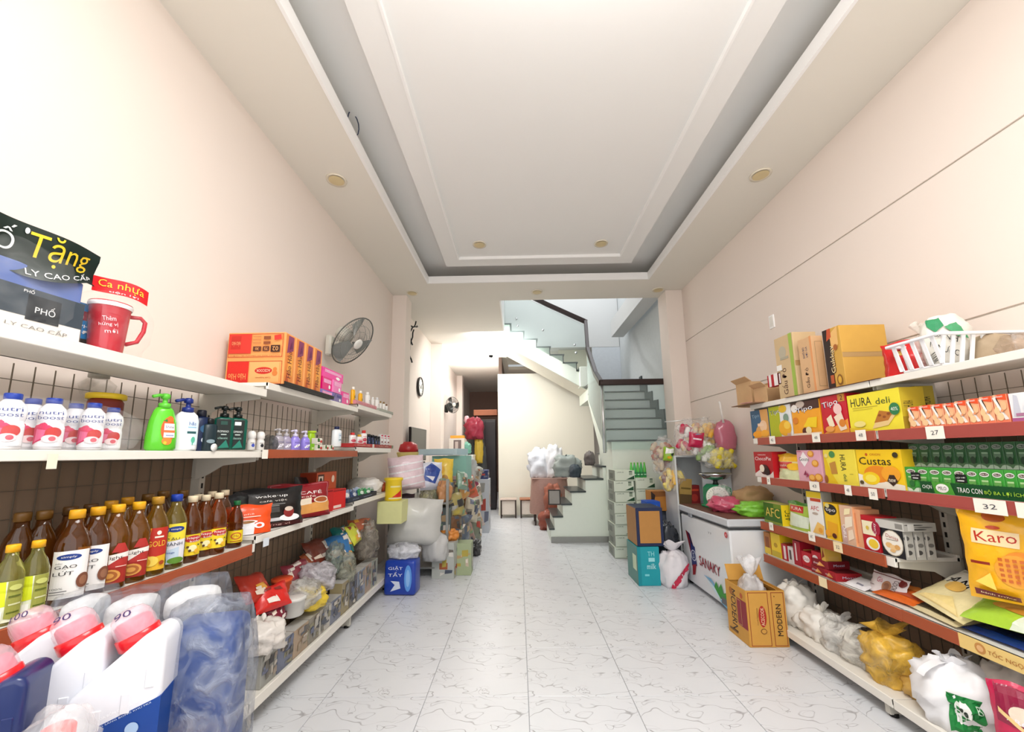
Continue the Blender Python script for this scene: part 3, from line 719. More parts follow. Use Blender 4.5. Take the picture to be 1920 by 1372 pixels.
# ================================================================== left shelves
# ---- top row: gift packs
X, Y, z, w_, h_ = spanL('n', 0, -60, 128, 470, .06)
t = thing('coffee_gift_pack', 'grey coffee gift box in clear bag with dark green header, top shelf far left', 'coffee pack', (X-.04, Y+.01, z), PI/2-.12)
W = w_; MB().box((0, 0, .068), (W, .12, .135), M('#E7E2DC', .5), bev=.002).ob('gift_box', t)
mb = MB(); box_prints(mb, W, .12, .135, {'F': [('r', 0, .35, 1, 1, '#39434C'), ('r', .42, .28, .75, .86, '#141C22'), ('t', 'PHỐ', .60, .58, .20, .22, 0, '#F3F2EE'), ('t', 'PHỐ', .42, .93, .1, .1, 0, '#F3F2EE'), ('t', 'LY CAO CẤP', .55, .14, .6, .14, 0, '#8A8682')],
     'R': [('r', 0, 0, 1, 1, '#8D8078'), ('e', .3, .6, .3, .25, '#3D3434'), ('e', .7, .3, .25, .2, '#5E5350'), ('e', .6, .75, .2, .15, '#2D2526')]}); mb.ob('printed_design', t)
MB().box((.02, .01, .175), (W*.86, .1, .075), M('#5B6FA8', .5), bev=.004).ob('blue_inner_pack', t)
fb = MB(); f_ = lump(W*1.12, .17, .30, 4, .07); fb.grid(30, 16, f_, film('#F4F4F4', .07, 10), wrap=True); fb.ob('plastic_bag', t)
def hdr(u, v):
    x = (u-.5)*W*1.25; zb = .215-.045*math.sin(PI*min(1, u*1.1)); zt = .335-.012*u; return (x, -.05+.012*math.sin(u*7)+.01*math.sin(v*5), zb+(zt-zb)*v)
MB().grid(24, 6, hdr, M('#12241F', .35)).ob('header_card', t)
mb = MB()
def hm(u, v, o): uu = u/(W*1.25)+.5; return tuple(a+b for a, b in zip(hdr(uu, v/.12), (0, -.002-o, 0)))
printing(mb, [('t', 'Tặng', .64, .62, .50, .66, 2, '#E8C52B'), ('t', 'LY CAO CẤP', .68, .17, .54, .2, 2, '#F4F4F0'), ('t', 'Ố', .24, .62, .14, .5, 0, '#DCE0DC'), ('e', .36, .86, .016, .06, '#F4F4F0')], W*1.25, .12, hm, cut=(.02, .03)); mb.ob('header_lettering', t)
X, Y, z, w_, h_ = spanL('n', 0, 118, 160, 540, .10)
carton('coffee_box', 'blue iced coffee box between the gift pack and red mug, left top shelf', 'coffee box', .13, .07, .165, '#1E7FC2', {'F': [('r', .05, .62, .7, .82, '#8C1C34'), ('t', 'coffee', .37, .72, .5, .13, 0, '#FFFFFF'), ('t', 'CÀ PHÊ', .55, .5, .6, .09, 0, '#FFFFFF'), ('t', 'SỮA ĐÁ', .55, .37, .7, .1, 0, '#FFFFFF'), ('r', 0, .1, 1, .22, '#2A2622')]}, (X-.03, Y, z), PI/2-.25)
# red mug
px_ = 196; pos = LP(px_, 'n', 0, .05)
t = thing('plastic_mug', 'red plastic mug in a clear bag with red header, left top shelf', 'mug', pos, PI/2-.5)
RD = M('#C2132B', .25, coat=.5)
MB().lathe([(.046, 0), (.047, .004), (.056, .168), (.059, .172), (.059, .178), (.052, .178), (.05, .17), (.043, .008), (.001, .008)], RD, 32, cap=False).ob('mug_body', t)
MB().lathe([(.0575, .160), (.0605, .168), (.0600, .174), (.057, .174)], M('#F3EFEF', .3), 32, cap=False).ob('white_rim', t)
MB().tube([(.052, 0, .145), (.085, 0, .15), (.1, 0, .135), (.098, 0, .10), (.082, 0, .055), (.05, 0, .038)], .0075, RD, 8).ob('handle', t)
mb = MB()
def mgm(u, v, o): a = u/.05-.15; r = .048+.01*(v+.04)/.17+.0012+o; return (r*math.sin(a), -r*math.cos(a), .04+v)
printing(mb, [('t', 'Thêm', .45, .72, .35, .16, 8, '#F6DADF'), ('t', 'hứng vị', .45, .5, .5, .16, 8, '#F6DADF'), ('t', 'mới', .55, .28, .35, .16, 8, '#F6DADF')], .09, .1, mgm, cut=(.008, 0)); mb.ob('printed_lettering', t)
fb = MB(); fb.grid(26, 14, lump(.24, .17, .22, 9, .10), film('#FAF6F4', .05, 12), wrap=True); fb.ob('plastic_bag', t)
def h2(u, v): return ((u-.5)*.15+.01, -.045+.012*math.sin(u*6), .20+v*.055+.012*math.sin(u*PI)-.012*u)
MB().grid(16, 5, h2, M('#C71620', .35)).ob('header_card', t)
mb = MB(); printing(mb, [('t', 'Ca nhựa', .5, .56, .8, .6, 0, '#F2C53A'), ('t', 'tiện lợi', .55, .12, .5, .16, 0, '#F7E9E6')], .15, .055, lambda u, v, o: tuple(a+b for a, b in zip(h2(u/.15+.5, v/.055), (0, -.002-o, 0))), cut=(.012, .02)); mb.ob('header_lettering', t)
# ---- orange noodle cartons
OR = '#F2A25C'
front = [('o', .03, .03, .97, .46, .003, '#B3231B'), ('r', .035, .04, .40, .45, '#D8261C'), ('t', 'Hảo Hảo', .21, .17, .30, .12, 180, '#F1A35E'), ('r', .42, .06, .93, .44, '#F4AE6B'), ('e', .66, .28, .15, .065, '#C9251B'), ('t', 'ACECOOK', .66, .28, .24, .05, 180, '#F6D8B8'), ('t', 'Cook happiness', .66, .15, .26, .04, 180, '#A3542A'), ('e', .86, .30, .035, .04, '#D57B38'), ('e', .86, .23, .045, .05, '#D57B38'),
         ('o', .03, .53, .97, .97, .003, '#B3231B'), ('r', .035, .60, .42, .965, '#D8352A'), ('r', .07, .68, .24, .93, '#C52A20'), ('t', 'HẢO HẢO', .16, .78, .15, .09, 180, '#F2B27A'), ('t', 'CỤM HẢO TRAO TAY GẮN HÒA YÊU THƯƠNG', .5, .555, .86, .035, 180, '#8A3B1E'), ('r', .46, .64, .60, .73, '#5B2A1A'), ('t', '30', .53, .685, .06, .05, 180, '#F4AE6B'), ('r', .63, .64, .74, .73, '#5B2A1A'), ('t', '75', .685, .685, .06, .05, 180, '#F4AE6B'), ('r', .77, .62, .93, .75, '#3A1C12'), ('t', '02', .85, .685, .1, .08, 180, '#F4AE6B'), ('r', .64, .86, .76, .92, '#8A4A28'), ('r', .64, .77, .76, .82, '#8A4A28'), ('p', [(.83, .84), (.95, .86), (.94, .95), (.82, .93)], '#D5342A'), ('r', .46, .78, .60, .80, '#C57F48'), ('r', .46, .84, .60, .86, '#C57F48'), ('r', .46, .90, .60, .92, '#C57F48')]
spine = [('r', .12, .03, .86, .97, '#E88A3F'), ('p', [(.2, .62), (.8, .7), (.82, .96), (.3, .96)], '#8B3B62'), ('p', [(.3, .3), (.8, .2), (.8, .6), (.4, .62)], '#F0A648'), ('p', [(.14, .05), (.5, .05), (.3, .3)], '#C45A2C'), ('t', 'Hảo Hảo', .46, .42, .42, .5, 90, '#6B1B22'), ('p', [(.4, .7), (.7, .74), (.6, .88)], '#6B2450')]
ya = solve_y(-1.45, 1.86, 530); yb_ = solve_y(-1.45, 1.86, 601); tw = (yb_-ya)/4; hz = solve_z(-1.45, ya, 622)-1.845
tray = thing('black_tray', 'black flattened tray under the orange noodle cartons', 'tray', (-1.60, (ya+yb_)/2+.02, 1.836))
MB().box((0, 0, .004), (.40, .64, .008), M('#1C1614', .5), bev=.001).ob('tray_base', tray)
mb = MB(); mb.box((.2, 0, .012), (.006, .64, .024), M('#1C1614', .5)); mb.box((-.2, 0, .012), (.006, .64, .024), M('#1C1614', .5)); mb.ob('tray_edge', tray)
for i in range(4):
    lb = ('orange instant noodle carton in front, its printed face towards the aisle end', 'second orange instant noodle carton from the front of the row of four', 'third orange instant noodle carton from the front of the row of four', 'last orange instant noodle carton, touching the pink packs')[i]
    t = thing('noodle_carton', lb, 'carton', (-1.635, ya+tw*(i+.5), 1.845), 0, 'orange noodle cartons on the left top shelf')
    MB().box((0, 0, hz/2), (.365, tw-.004, hz), M(OR, .55), bev=.004).ob('carton_body', t)
    mb = MB(); box_prints(mb, .365, tw-.004, hz, {'F': front, 'R': spine}); mb.ob('printed_design', t)
# ---- pink packs behind, then toiletries
PK = film('#F06CB4', .75, 14, .15, 'pink_film')
k = 0
for (pxa, pxb, z0, hh, ins, col, lb) in (
    (601, 624, 0, .07, .02, '#8E78C8', 'lilac pad pack at the bottom of the pink pile, left top shelf'),
    (604, 622, .072, .10, .03, '#E8177E', 'deep pink pad pack on the lilac pack, beside the cartons'),
    (604, 637, .174, .075, .04, '#F23AA2', 'bright pink flat pack lying on top of the pile under the fan'),
    (624, 640, .072, .10, .02, '#F082BE', 'light pink pack standing in the middle of the pile'),
    (625, 641, 0, .07, .02, '#7C6FA6', 'purple printed pack with small dark pictures, bottom of the pink pile'),
    (641, 654, 0, .105, .02, '#EE4C9A', 'pink pack at the far end of the pile, beside yellow bottles')):
    ybot = LS['m'][0]+.001+z0
    a = solve_y(XFL-ins, ybot, pxa); b = solve_y(XFL-ins, ybot, pxb); w_ = b-a
    if 'lying on top' in lb: w_ = .36
    tt = carton('pad_pack', lb, 'pad pack', w_-.004, .15, hh, col, {'F': [('r', .1, .55, .9, .85, '#F7A6D0' if col != '#7C6FA6' else '#4F4788'), ('e', .72, .3, .1, .16, '#FFFFFF'), ('t', 'C', .25, .7, .12, .25, 0, '#FFE3F1')]}, (XFL-ins-.075, a+w_/2, ybot), PI/2, rough=.2, body='pack_body')
WB = M('#F1EFEA', .3); 
def simple_bottle(nm, lb, cat, r, h, col, capcol, px, bk, row, ins, ops=None, sx=1, sy=.7, capr=.4, caph=.18, rz=None, bodym=None, sh=.78, pump=None, group=None, sq=0, capm=None):
    prof = [(r*.92, 0), (r, .006), (r, h*sh*.6), (r*.97, h*sh), (r*.75, h*(sh+.05)), (r*capr, h*(1-caph)), (r*capr, h*(1-caph)+.002)]
    cp = [(r*capr*1.15, h*(1-caph)), (r*capr*1.15, h*.98), (r*capr*.95, h)] if not pump else None
    return bottle(nm, lb, cat, prof, bodym or M(col, .3), LP(px, bk, row, ins) if px < 1000 else RP(px, row, ins), (PI/2 if px < 1000 else -PI/2) if rz is None else rz, sx, sy, sq, (cp, capm or M(capcol, .3)) if cp else None, (h*.12, h*sh*.92, .9, ops) if ops else None, (h*(1-caph), capm or M(capcol, .3), pump) if pump else None, group)
simple_bottle('lotion_bottle', 'yellow lotion bottle with white cap, nearer of two, left top shelf', 'bottle', .028, .155, '#F2B31C', '#F4F1E6', 661, 'f', 0, .05, [('e', .5, .5, .16, .14, '#3A2A18'), ('e', .5, .54, .08, .06, '#F2B31C'), ('t', 'SUN', .5, .2, .35, .1, 0, '#7A4A10')])
simple_bottle('lotion_bottle', 'yellow lotion bottle with white cap, farther of two, left top shelf', 'bottle', .028, .145, '#F2B31C', '#F4F1E6', 675, 'f', 0, .05, [('e', .5, .5, .16, .14, '#3A2A18'), ('e', .5, .54, .08, .06, '#F2B31C'), ('t', 'SUN', .5, .2, .35, .1, 0, '#7A4A10')])
for px, h, r, lb, cc in ((688, .16, .034, 'wide white pump bottle behind the pink paper tray, left top shelf', '#E9E6DF'), (698, .13, .022, 'white cream bottle beside the wide pump bottle', '#EFEFEF'), (706, .145, .03, 'slim white bottle in the middle of the far top shelf', '#DADADA'), (713, .12, .018, 'thin white bottle with gold cap near the end of top shelf', '#9A7A3A'), (719, .125, .022, 'white bottle with dark gold cap near the end of top shelf', '#8A6A3A'), (724, .11, .022, 'last white bottle with brown cap at the far end of top shelf', '#7A5230')):
    simple_bottle('lotion_bottle', lb, 'bottle', r, h, '#F0EEEA', cc, px, 'f', 0, .05, [('t', 'nhẹ', .5, .6, .4, .08, 0, '#8A94A8'), ('r', .3, .3, .7, .33, '#9AA')] if 0 else [('r', .3, .55, .7, .6, '#8A94A8'), ('r', .35, .4, .65, .43, '#B9BDC8')])
def trayL(px0, px1, bk, row, h, col, ops, lb, ins=.008):
    X, Y, z, w_, hh = spanL(bk, row, px0, px1, 700, ins); t = thing('display_tray', lb, 'tray', (X-.06, Y, z), PI/2)
    mt = M(col, .5); mb = MB()
    mb.box((0, -.058, h/2), (w_, .003, h), mt); mb.box((0, .058, h/2), (w_, .003, h), mt); mb.box((-w_/2, 0, h/2), (.003, .119, h), mt); mb.box((w_/2, 0, h/2), (.003, .119, h), mt); mb.box((0, 0, .002), (w_, .119, .003), mt); mb.ob('tray_body', t)
    if ops: mb = MB(); printing(mb, ops, w_, h, lambda u, v, o: (u, -.0601-o, v)); mb.ob('printed_design', t)
trayL(668, 706, 'f', 0, .035, '#D98F96', [('t', 'sữa dưỡng thể', .5, .5, .8, .4, 0, '#B8596A')], 'pink paper tray holding the white bottles on the far top shelf')
trayL(712, 737, 'f', 0, .03, '#A9ACA0', None, 'grey green tray at the far end of the left top shelf')
# ---- row 2: drinking yoghurt bottles in film
yo = [(r_*.84, z_*.78) for r_, z_ in [(.03, 0), (.036, .006), (.037, .09), (.033, .10), (.036, .112), (.038, .14), (.034, .165), (.02, .185), (.018, .19)]]
yops = [('r', 0, .0, 1, 1, '#F0F0F4'), ('p', [(.0, .04), (.42, .2), (.58, .5), (.35, .62), (.0, .55)], '#D8265A'), ('p', [(.1, .1), (.36, .22), (.42, .42), (.15, .45)], '#E86A94'), ('e', .62, .36, .22, .14, '#C9302C'), ('e', .55, .2, .22, .1, '#F3DADC'), ('e', .60, .2, .09, .06, '#D9606E'), ('t', 'nutri', .5, .88, .62, .10, 0, '#2B3F86'), ('t', 'boost', .5, .75, .66, .10, 0, '#2B3F86')]
def yog(px, ins, lb):
    return bottle('yoghurt_drink_bottle', lb, 'bottle', yo, M('#E9E9EE', .25), LP(px, 'n', 1, ins), PI/2-.75, cap=([(.0175, .145), (.0185, .148), (.0185, .161), (.017, .163)], M('#1F3C9A', .3)), lab=(.01, .129, 1.25, yops), group='yoghurt drinks wrapped in film')
for px, ins, lb in ((8, .05, 'foggy wrapped yoghurt drink bottle cut by the left frame edge'), (88, .05, 'yoghurt drink bottle with full blue lettering, second of the front row'), (166, .05, 'yoghurt drink bottle, last one of the front row'),
                    (48, .12, 'yoghurt drink bottle in the back row, behind the foggy first bottle'), (131, .12, 'yoghurt drink bottle in the back row, between the two clear front ones'), (203, .12, 'end bottle of the yoghurt pack with its plain side showing')):
    yog(px, ins, lb)
p = LP(96, 'n', 1, .085)
t = thing('shrink_wrap', 'clear shrink film around the six yoghurt drink bottles', 'plastic film', (p[0], p[1]-.0, p[2]), PI/2)
MB().grid(40, 14, lump(.60, .17, .165, 2, .04), film('#F4F2F4', .10, 9), wrap=True).ob('film_wrap', t)
p = LP(186, 'n', 1, .27)
bottle('spice_jar', 'jar with a flat yellow lid behind the yoghurt drinks', 'jar', [(.05, 0), (.055, .01), (.055, .2), (.045, .215)], M('#7C2C26', .4), p, 0, cap=([(.062, .213), (.062, .232), (.058, .235)], M('#E9C62C', .4)))
bottle('clear_funnel_bottle', 'clear bottle with grey cap at the mesh back above the yoghurt drinks', 'bottle', [(.03, 0), (.05, .03), (.06, .07), (.03, .10), (.028, .11)], film('#DDD8CC', .3, 9), (-1.80, solve_y(-1.80, 1.70, 182), 1.655), 0, cap=([(.034, .10), (.034, .13), (.03, .133)], M('#A49F94', .4)))
# shampoo, conditioner
gp = [(.045, 0), (.052, .01), (.052, .06), (.046, .12), (.034, .165), (.026, .178)]
bottle('shampoo_bottle', 'bright green shampoo bottle with green pump and orange flower', 'bottle', gp, M('#5FCB2B', .25, coat=.4), LP(299, 'n', 1, .05), PI/2-.5, 1, .62, pump=(.18, M('#62C83C', .3), 1.15),
       lab=(.012, .15, 1.0, [('e', .62, .55, .26, .36, '#E9622B'), ('e', .70, .86, .14, .09, '#F0712C'), ('p', [(.42, .8), (.56, .86), (.56, .76)], '#2E7A2A'), ('e', .58, .2, .16, .12, '#F28A3C'), ('r', .46, .3, .84, .72, '#F5EFEA'), ('t', 'Shine', .65, .62, .3, .08, 0, '#5B3F86'), ('r', .46, .45, .84, .52, '#E07A4A'), ('r', .52, .35, .78, .38, '#9AA6C8'), ('e', .52, .14, .05, .05, '#F6C23C')]))
bottle('shampoo_bottle', 'white shampoo bottle with dark blue pump beside the green one', 'bottle', [(.042, 0), (.045, .01), (.045, .13), (.038, .158), (.024, .172)], M('#F3F6F8', .25), LP(344, 'n', 1, .045), PI/2-.6, 1, .62, pump=(.174, M('#1B2E7C', .3), 1.2),
       lab=(.012, .15, 1.0, [('r', .42, .1, 1, .95, '#DDEFF7'), ('t', 'h&s', .68, .78, .3, .12, 0, '#2A4DA0'), ('r', .5, .64, .86, .68, '#9CC3DE'), ('r', .48, .46, .86, .53, '#20555A'), ('e', .74, .26, .09, .1, '#58B79A'), ('r', .7, .1, .74, .22, '#58B79A')]))
simple_bottle('shampoo_bottle', 'navy blue shampoo bottle half hidden behind the white one', 'bottle', .044, .20, '#17294F', '#151A2C', 371, 'n', 1, .12, [('e', .6, .25, .2, .12, '#C7D3DF'), ('e', .5, .7, .2, .15, '#2E5E86')], rz=PI/2-.4)
simple_bottle('shower_gel_bottle', 'clear wrapped dark bottle next to the shelf upright', 'bottle', .035, .16, '#20323A', '#15181C', 388, 'n', 1, .09, [('e', .5, .3, .3, .1, '#8FA5AE')], rz=PI/2-.4)
for px, ins, lb in ((415, .075, 'dark green gel pump bottle, rear left one of the pair by the shelf joint'), (441, .045, 'dark green gel pump bottle with white lettering, front right one of the pair')):
    bottle('shower_gel_bottle', lb, 'bottle', [(.040, 0), (.043, .005), (.043, .150), (.040, .158), (.02, .166)], M('#0E5445', .25), LP(px, 'm', 1, ins), PI/2-.7, 1, .6, .5, pump=(.168, M('#0C1311', .3), 1.1),
           lab=(.004, .155, .95, [('r', .12, .0, .78, .99, '#0A1A18'), ('t', 'ROMANO', .45, .58, .5, .07, 0, '#DDE6E2'), ('r', .3, .8, .62, .92, '#E9EDEA' if px > 420 else '#1D4A40'), ('t', 'classic', .45, .36, .45, .07, 0, '#9FC7BB'), ('p', [(.25, .02), (.6, .3), (.75, .04)], '#167A66'), ('r', .35, .46, .6, .49, '#C8D6D0')]))
tag(MB().lathe([(.016, 0), (.018, .004), (.018, .006), (.001, .008)], M('#EDEDE8', .4), 18, T=Matrix.Rotation(PI/2, 4, 'Y'), cap=False).ob('sticker_tmp'), 'round white A sticker on the shelf front under the green bottles', 'sticker')
stk = bpy.data.objects['sticker_tmp']; stk.name = 'round_sticker'; stk.location = (XFL+.001, solve_y(XFL, 1.45, 399), 1.457)
for px, lb in ((470, 'white roll-on deodorant with blue spot, nearer of two'), (487, 'white roll-on deodorant with dark mark, farther of two')):
    bottle('roll_on_deodorant', lb, 'deodorant', [(.018, 0), (.021, .004), (.02, .05), (.016, .062), (.0205, .066), (.021, .085), (.017, .1), (.008, .106)], M('#E6E3DF', .3), LP(px, 'm', 1, .05), PI/2-.7, lab=(.01, .048, 1.0, [('e', .6, .4, .2, .25, '#3B4FB2' if px < 480 else '#25262C'), ('r', .3, .7, .7, .8, '#8C8A88')]))
p = LP(505, 'm', 1, .06); sack('clear_bag', 'small clear bag with black goods between deodorants and pump bottles', 'plastic bag', .09, .07, .085, film('#33383C', .6, 16), p, seed=6, amp=.2)
for px, ins, lb, bc, pc in ((521, .08, 'greyish wrapped hand wash pump bottle, nearest of four', '#A9A3AE', '#B4AFB0'), (535, .08, 'greyish wrapped hand wash pump bottle, second of four', '#A59CB4', '#BDB8BE'), (552, .05, 'lilac hand wash bottle with white flowers, nearer of two', '#9484D8', '#D5CFE8'), (571, .05, 'lilac hand wash bottle with white flowers, farther of two', '#9080DA', '#D5CFE8')):
    bottle('hand_wash_bottle', lb, 'bottle', [(.03, 0), (.034, .006), (.034, .05), (.03, .075), (.022, .088), (.015, .094)], M(bc, .2, coat=.3), LP(px, 'm', 1, ins), PI/2-.6, 1, .75, pump=(.096, M(pc, .3), .85),
           lab=(.012, .07, 1.0, [('e', .55, .3, .13, .16, '#F3F0FA'), ('e', .75, .42, .1, .12, '#F3F0FA'), ('e', .38, .18, .08, .1, '#F3F0FA'), ('e', .55, .3, .04, .05, '#3A2F6A'), ('t', 'lavender', .6, .72, .5, .14, 0, '#3B2F86')]))
simple_bottle('body_wash_bottle', 'lime green body wash bottle behind the lilac ones', 'bottle', .036, .148, '#A6D21F', '#B9DC2E', 582, 'm', 1, .11, [('p', [(.3, .0), (.9, .0), (.9, .5), (.5, .6)], '#EFF3D8')], capr=.8, caph=.1, sh=.85)
carton('soap_box', 'bright green soap box below the lime bottle', 'box', .05, .04, .05, '#86C81E', {'F': [('r', .2, .2, .8, .5, '#D8EFA2')]}, (XFL-.05, solve_y(XFL-.03, 1.449, 586), 1.449), PI/2)
sops = [('p', [(0, .4), (.5, .4), (.35, .95), (0, .95)], '#1F3A1C'), ('p', [(.05, .6), (.3, .5), (.3, .9)], '#4D9A2C'), ('e', .7, .45, .22, .22, '#C4392F'), ('t', 'SOAP', .5, .12, .6, .12, 0, '#7A6A4A')]
for px, z0, lb in ((599, .0, 'cream soap box with green leaf, bottom of the stack of two'), (599, .047, 'cream soap box with green leaf, on top of the stack'), (612, 0, 'cream soap box with red circle beside the stacked pair'), (622, 0, 'cream soap box with red circle in front of the upright')):
    carton('soap_box', lb, 'box', .055 if px < 605 else .04, .05, .045, '#EDE7DA', {'F': sops}, (XFL-.05, solve_y(XFL-.03, 1.449+z0, px), 1.449+z0), PI/2-.15)
simple_bottle('shampoo_bottle', 'white shampoo bottle with navy flip cap standing alone beyond the upright', 'bottle', .042, .165, '#EFF3F6', '#1B2350', 630, 'f', 1, .07, [('r', .45, .2, .95, .9, '#DCEBF2'), ('t', 'h&s', .7, .72, .3, .1, 0, '#2A4DA0'), ('r', .5, .32, .9, .38, '#20555A')], capr=.42, caph=.14, rz=PI/2-.5)
LBO = [('e', .5, .55, .42, .16, '#C8324A'), ('t', 'lifebuoy', .5, .55, .7, .08, 0, '#F6E9EC'), ('e', .5, .18, .28, .14, '#D9536A'), ('r', .2, .82, .8, .86, '#C8324A')]
for px, h, cc, lb in ((660, .13, '#D3312F', 'white body wash bottle with red cap, nearest of three by the red trays'), (673, .12, '#E9B02E', 'white body wash bottle with yellow cap'), (681, .165, '#D3312F', 'tall white body wash bottle with red cap, behind the red tray')):
    simple_bottle('body_wash_bottle', lb, 'bottle', .034, h, '#F2EEEC', cc, px, 'f', 1, .06, LBO, capr=.45, rz=PI/2-.6)
for i, px in enumerate((690, 697, 703, 708)):
    simple_bottle('deodorant_can', f'dark navy spray can, {ordn(i)} from the nearer end of the four', 'can', .022, .135-.004*i, '#182240' if i < 2 else '#14151B', '#0E1016', px, 'f', 1, .06, [('r', .3, .2, .6, .8, '#33477A'), ('r', .34, .5, .55, .54, '#DFE2EA')], capr=.85, sy=1, rz=PI/2-.6)
for i, px in enumerate((713, 719, 725)):
    carton('toothpaste_box', f'white and pink upright toothpaste box, {ordn(i)} from the nearer end of three', 'box', .04, .035, .15, '#F1EEEC', {'F': [('r', 0, .85, 1, .95, '#C8224E'), ('r', 0, .72, 1, .76, '#C8224E'), ('e', .5, .45, .3, .06, '#7A1C22'), ('e', .5, .22, .25, .06, '#7A1C22')]}, LP(px, 'f', 1, .06), PI/2-.2)
trayL(664, 702, 'f', 1, .034, '#B83232', [('t', 'Khuyến mãi', .45, .55, .6, .5, 0, '#F0C9B8'), ('r', .88, 0, .99, 1, '#E8DCD4')], 'red display tray with pale lettering under the body wash bottles')
trayL(704, 737, 'f', 1, .034, '#A83A34', [('t', 'Ưu đãi', .45, .55, .5, .4, 0, '#E8C0B0'), ('r', .9, 0, 1, 1, '#6E7A5A')], 'red brown display tray at the far end of the left middle shelf')
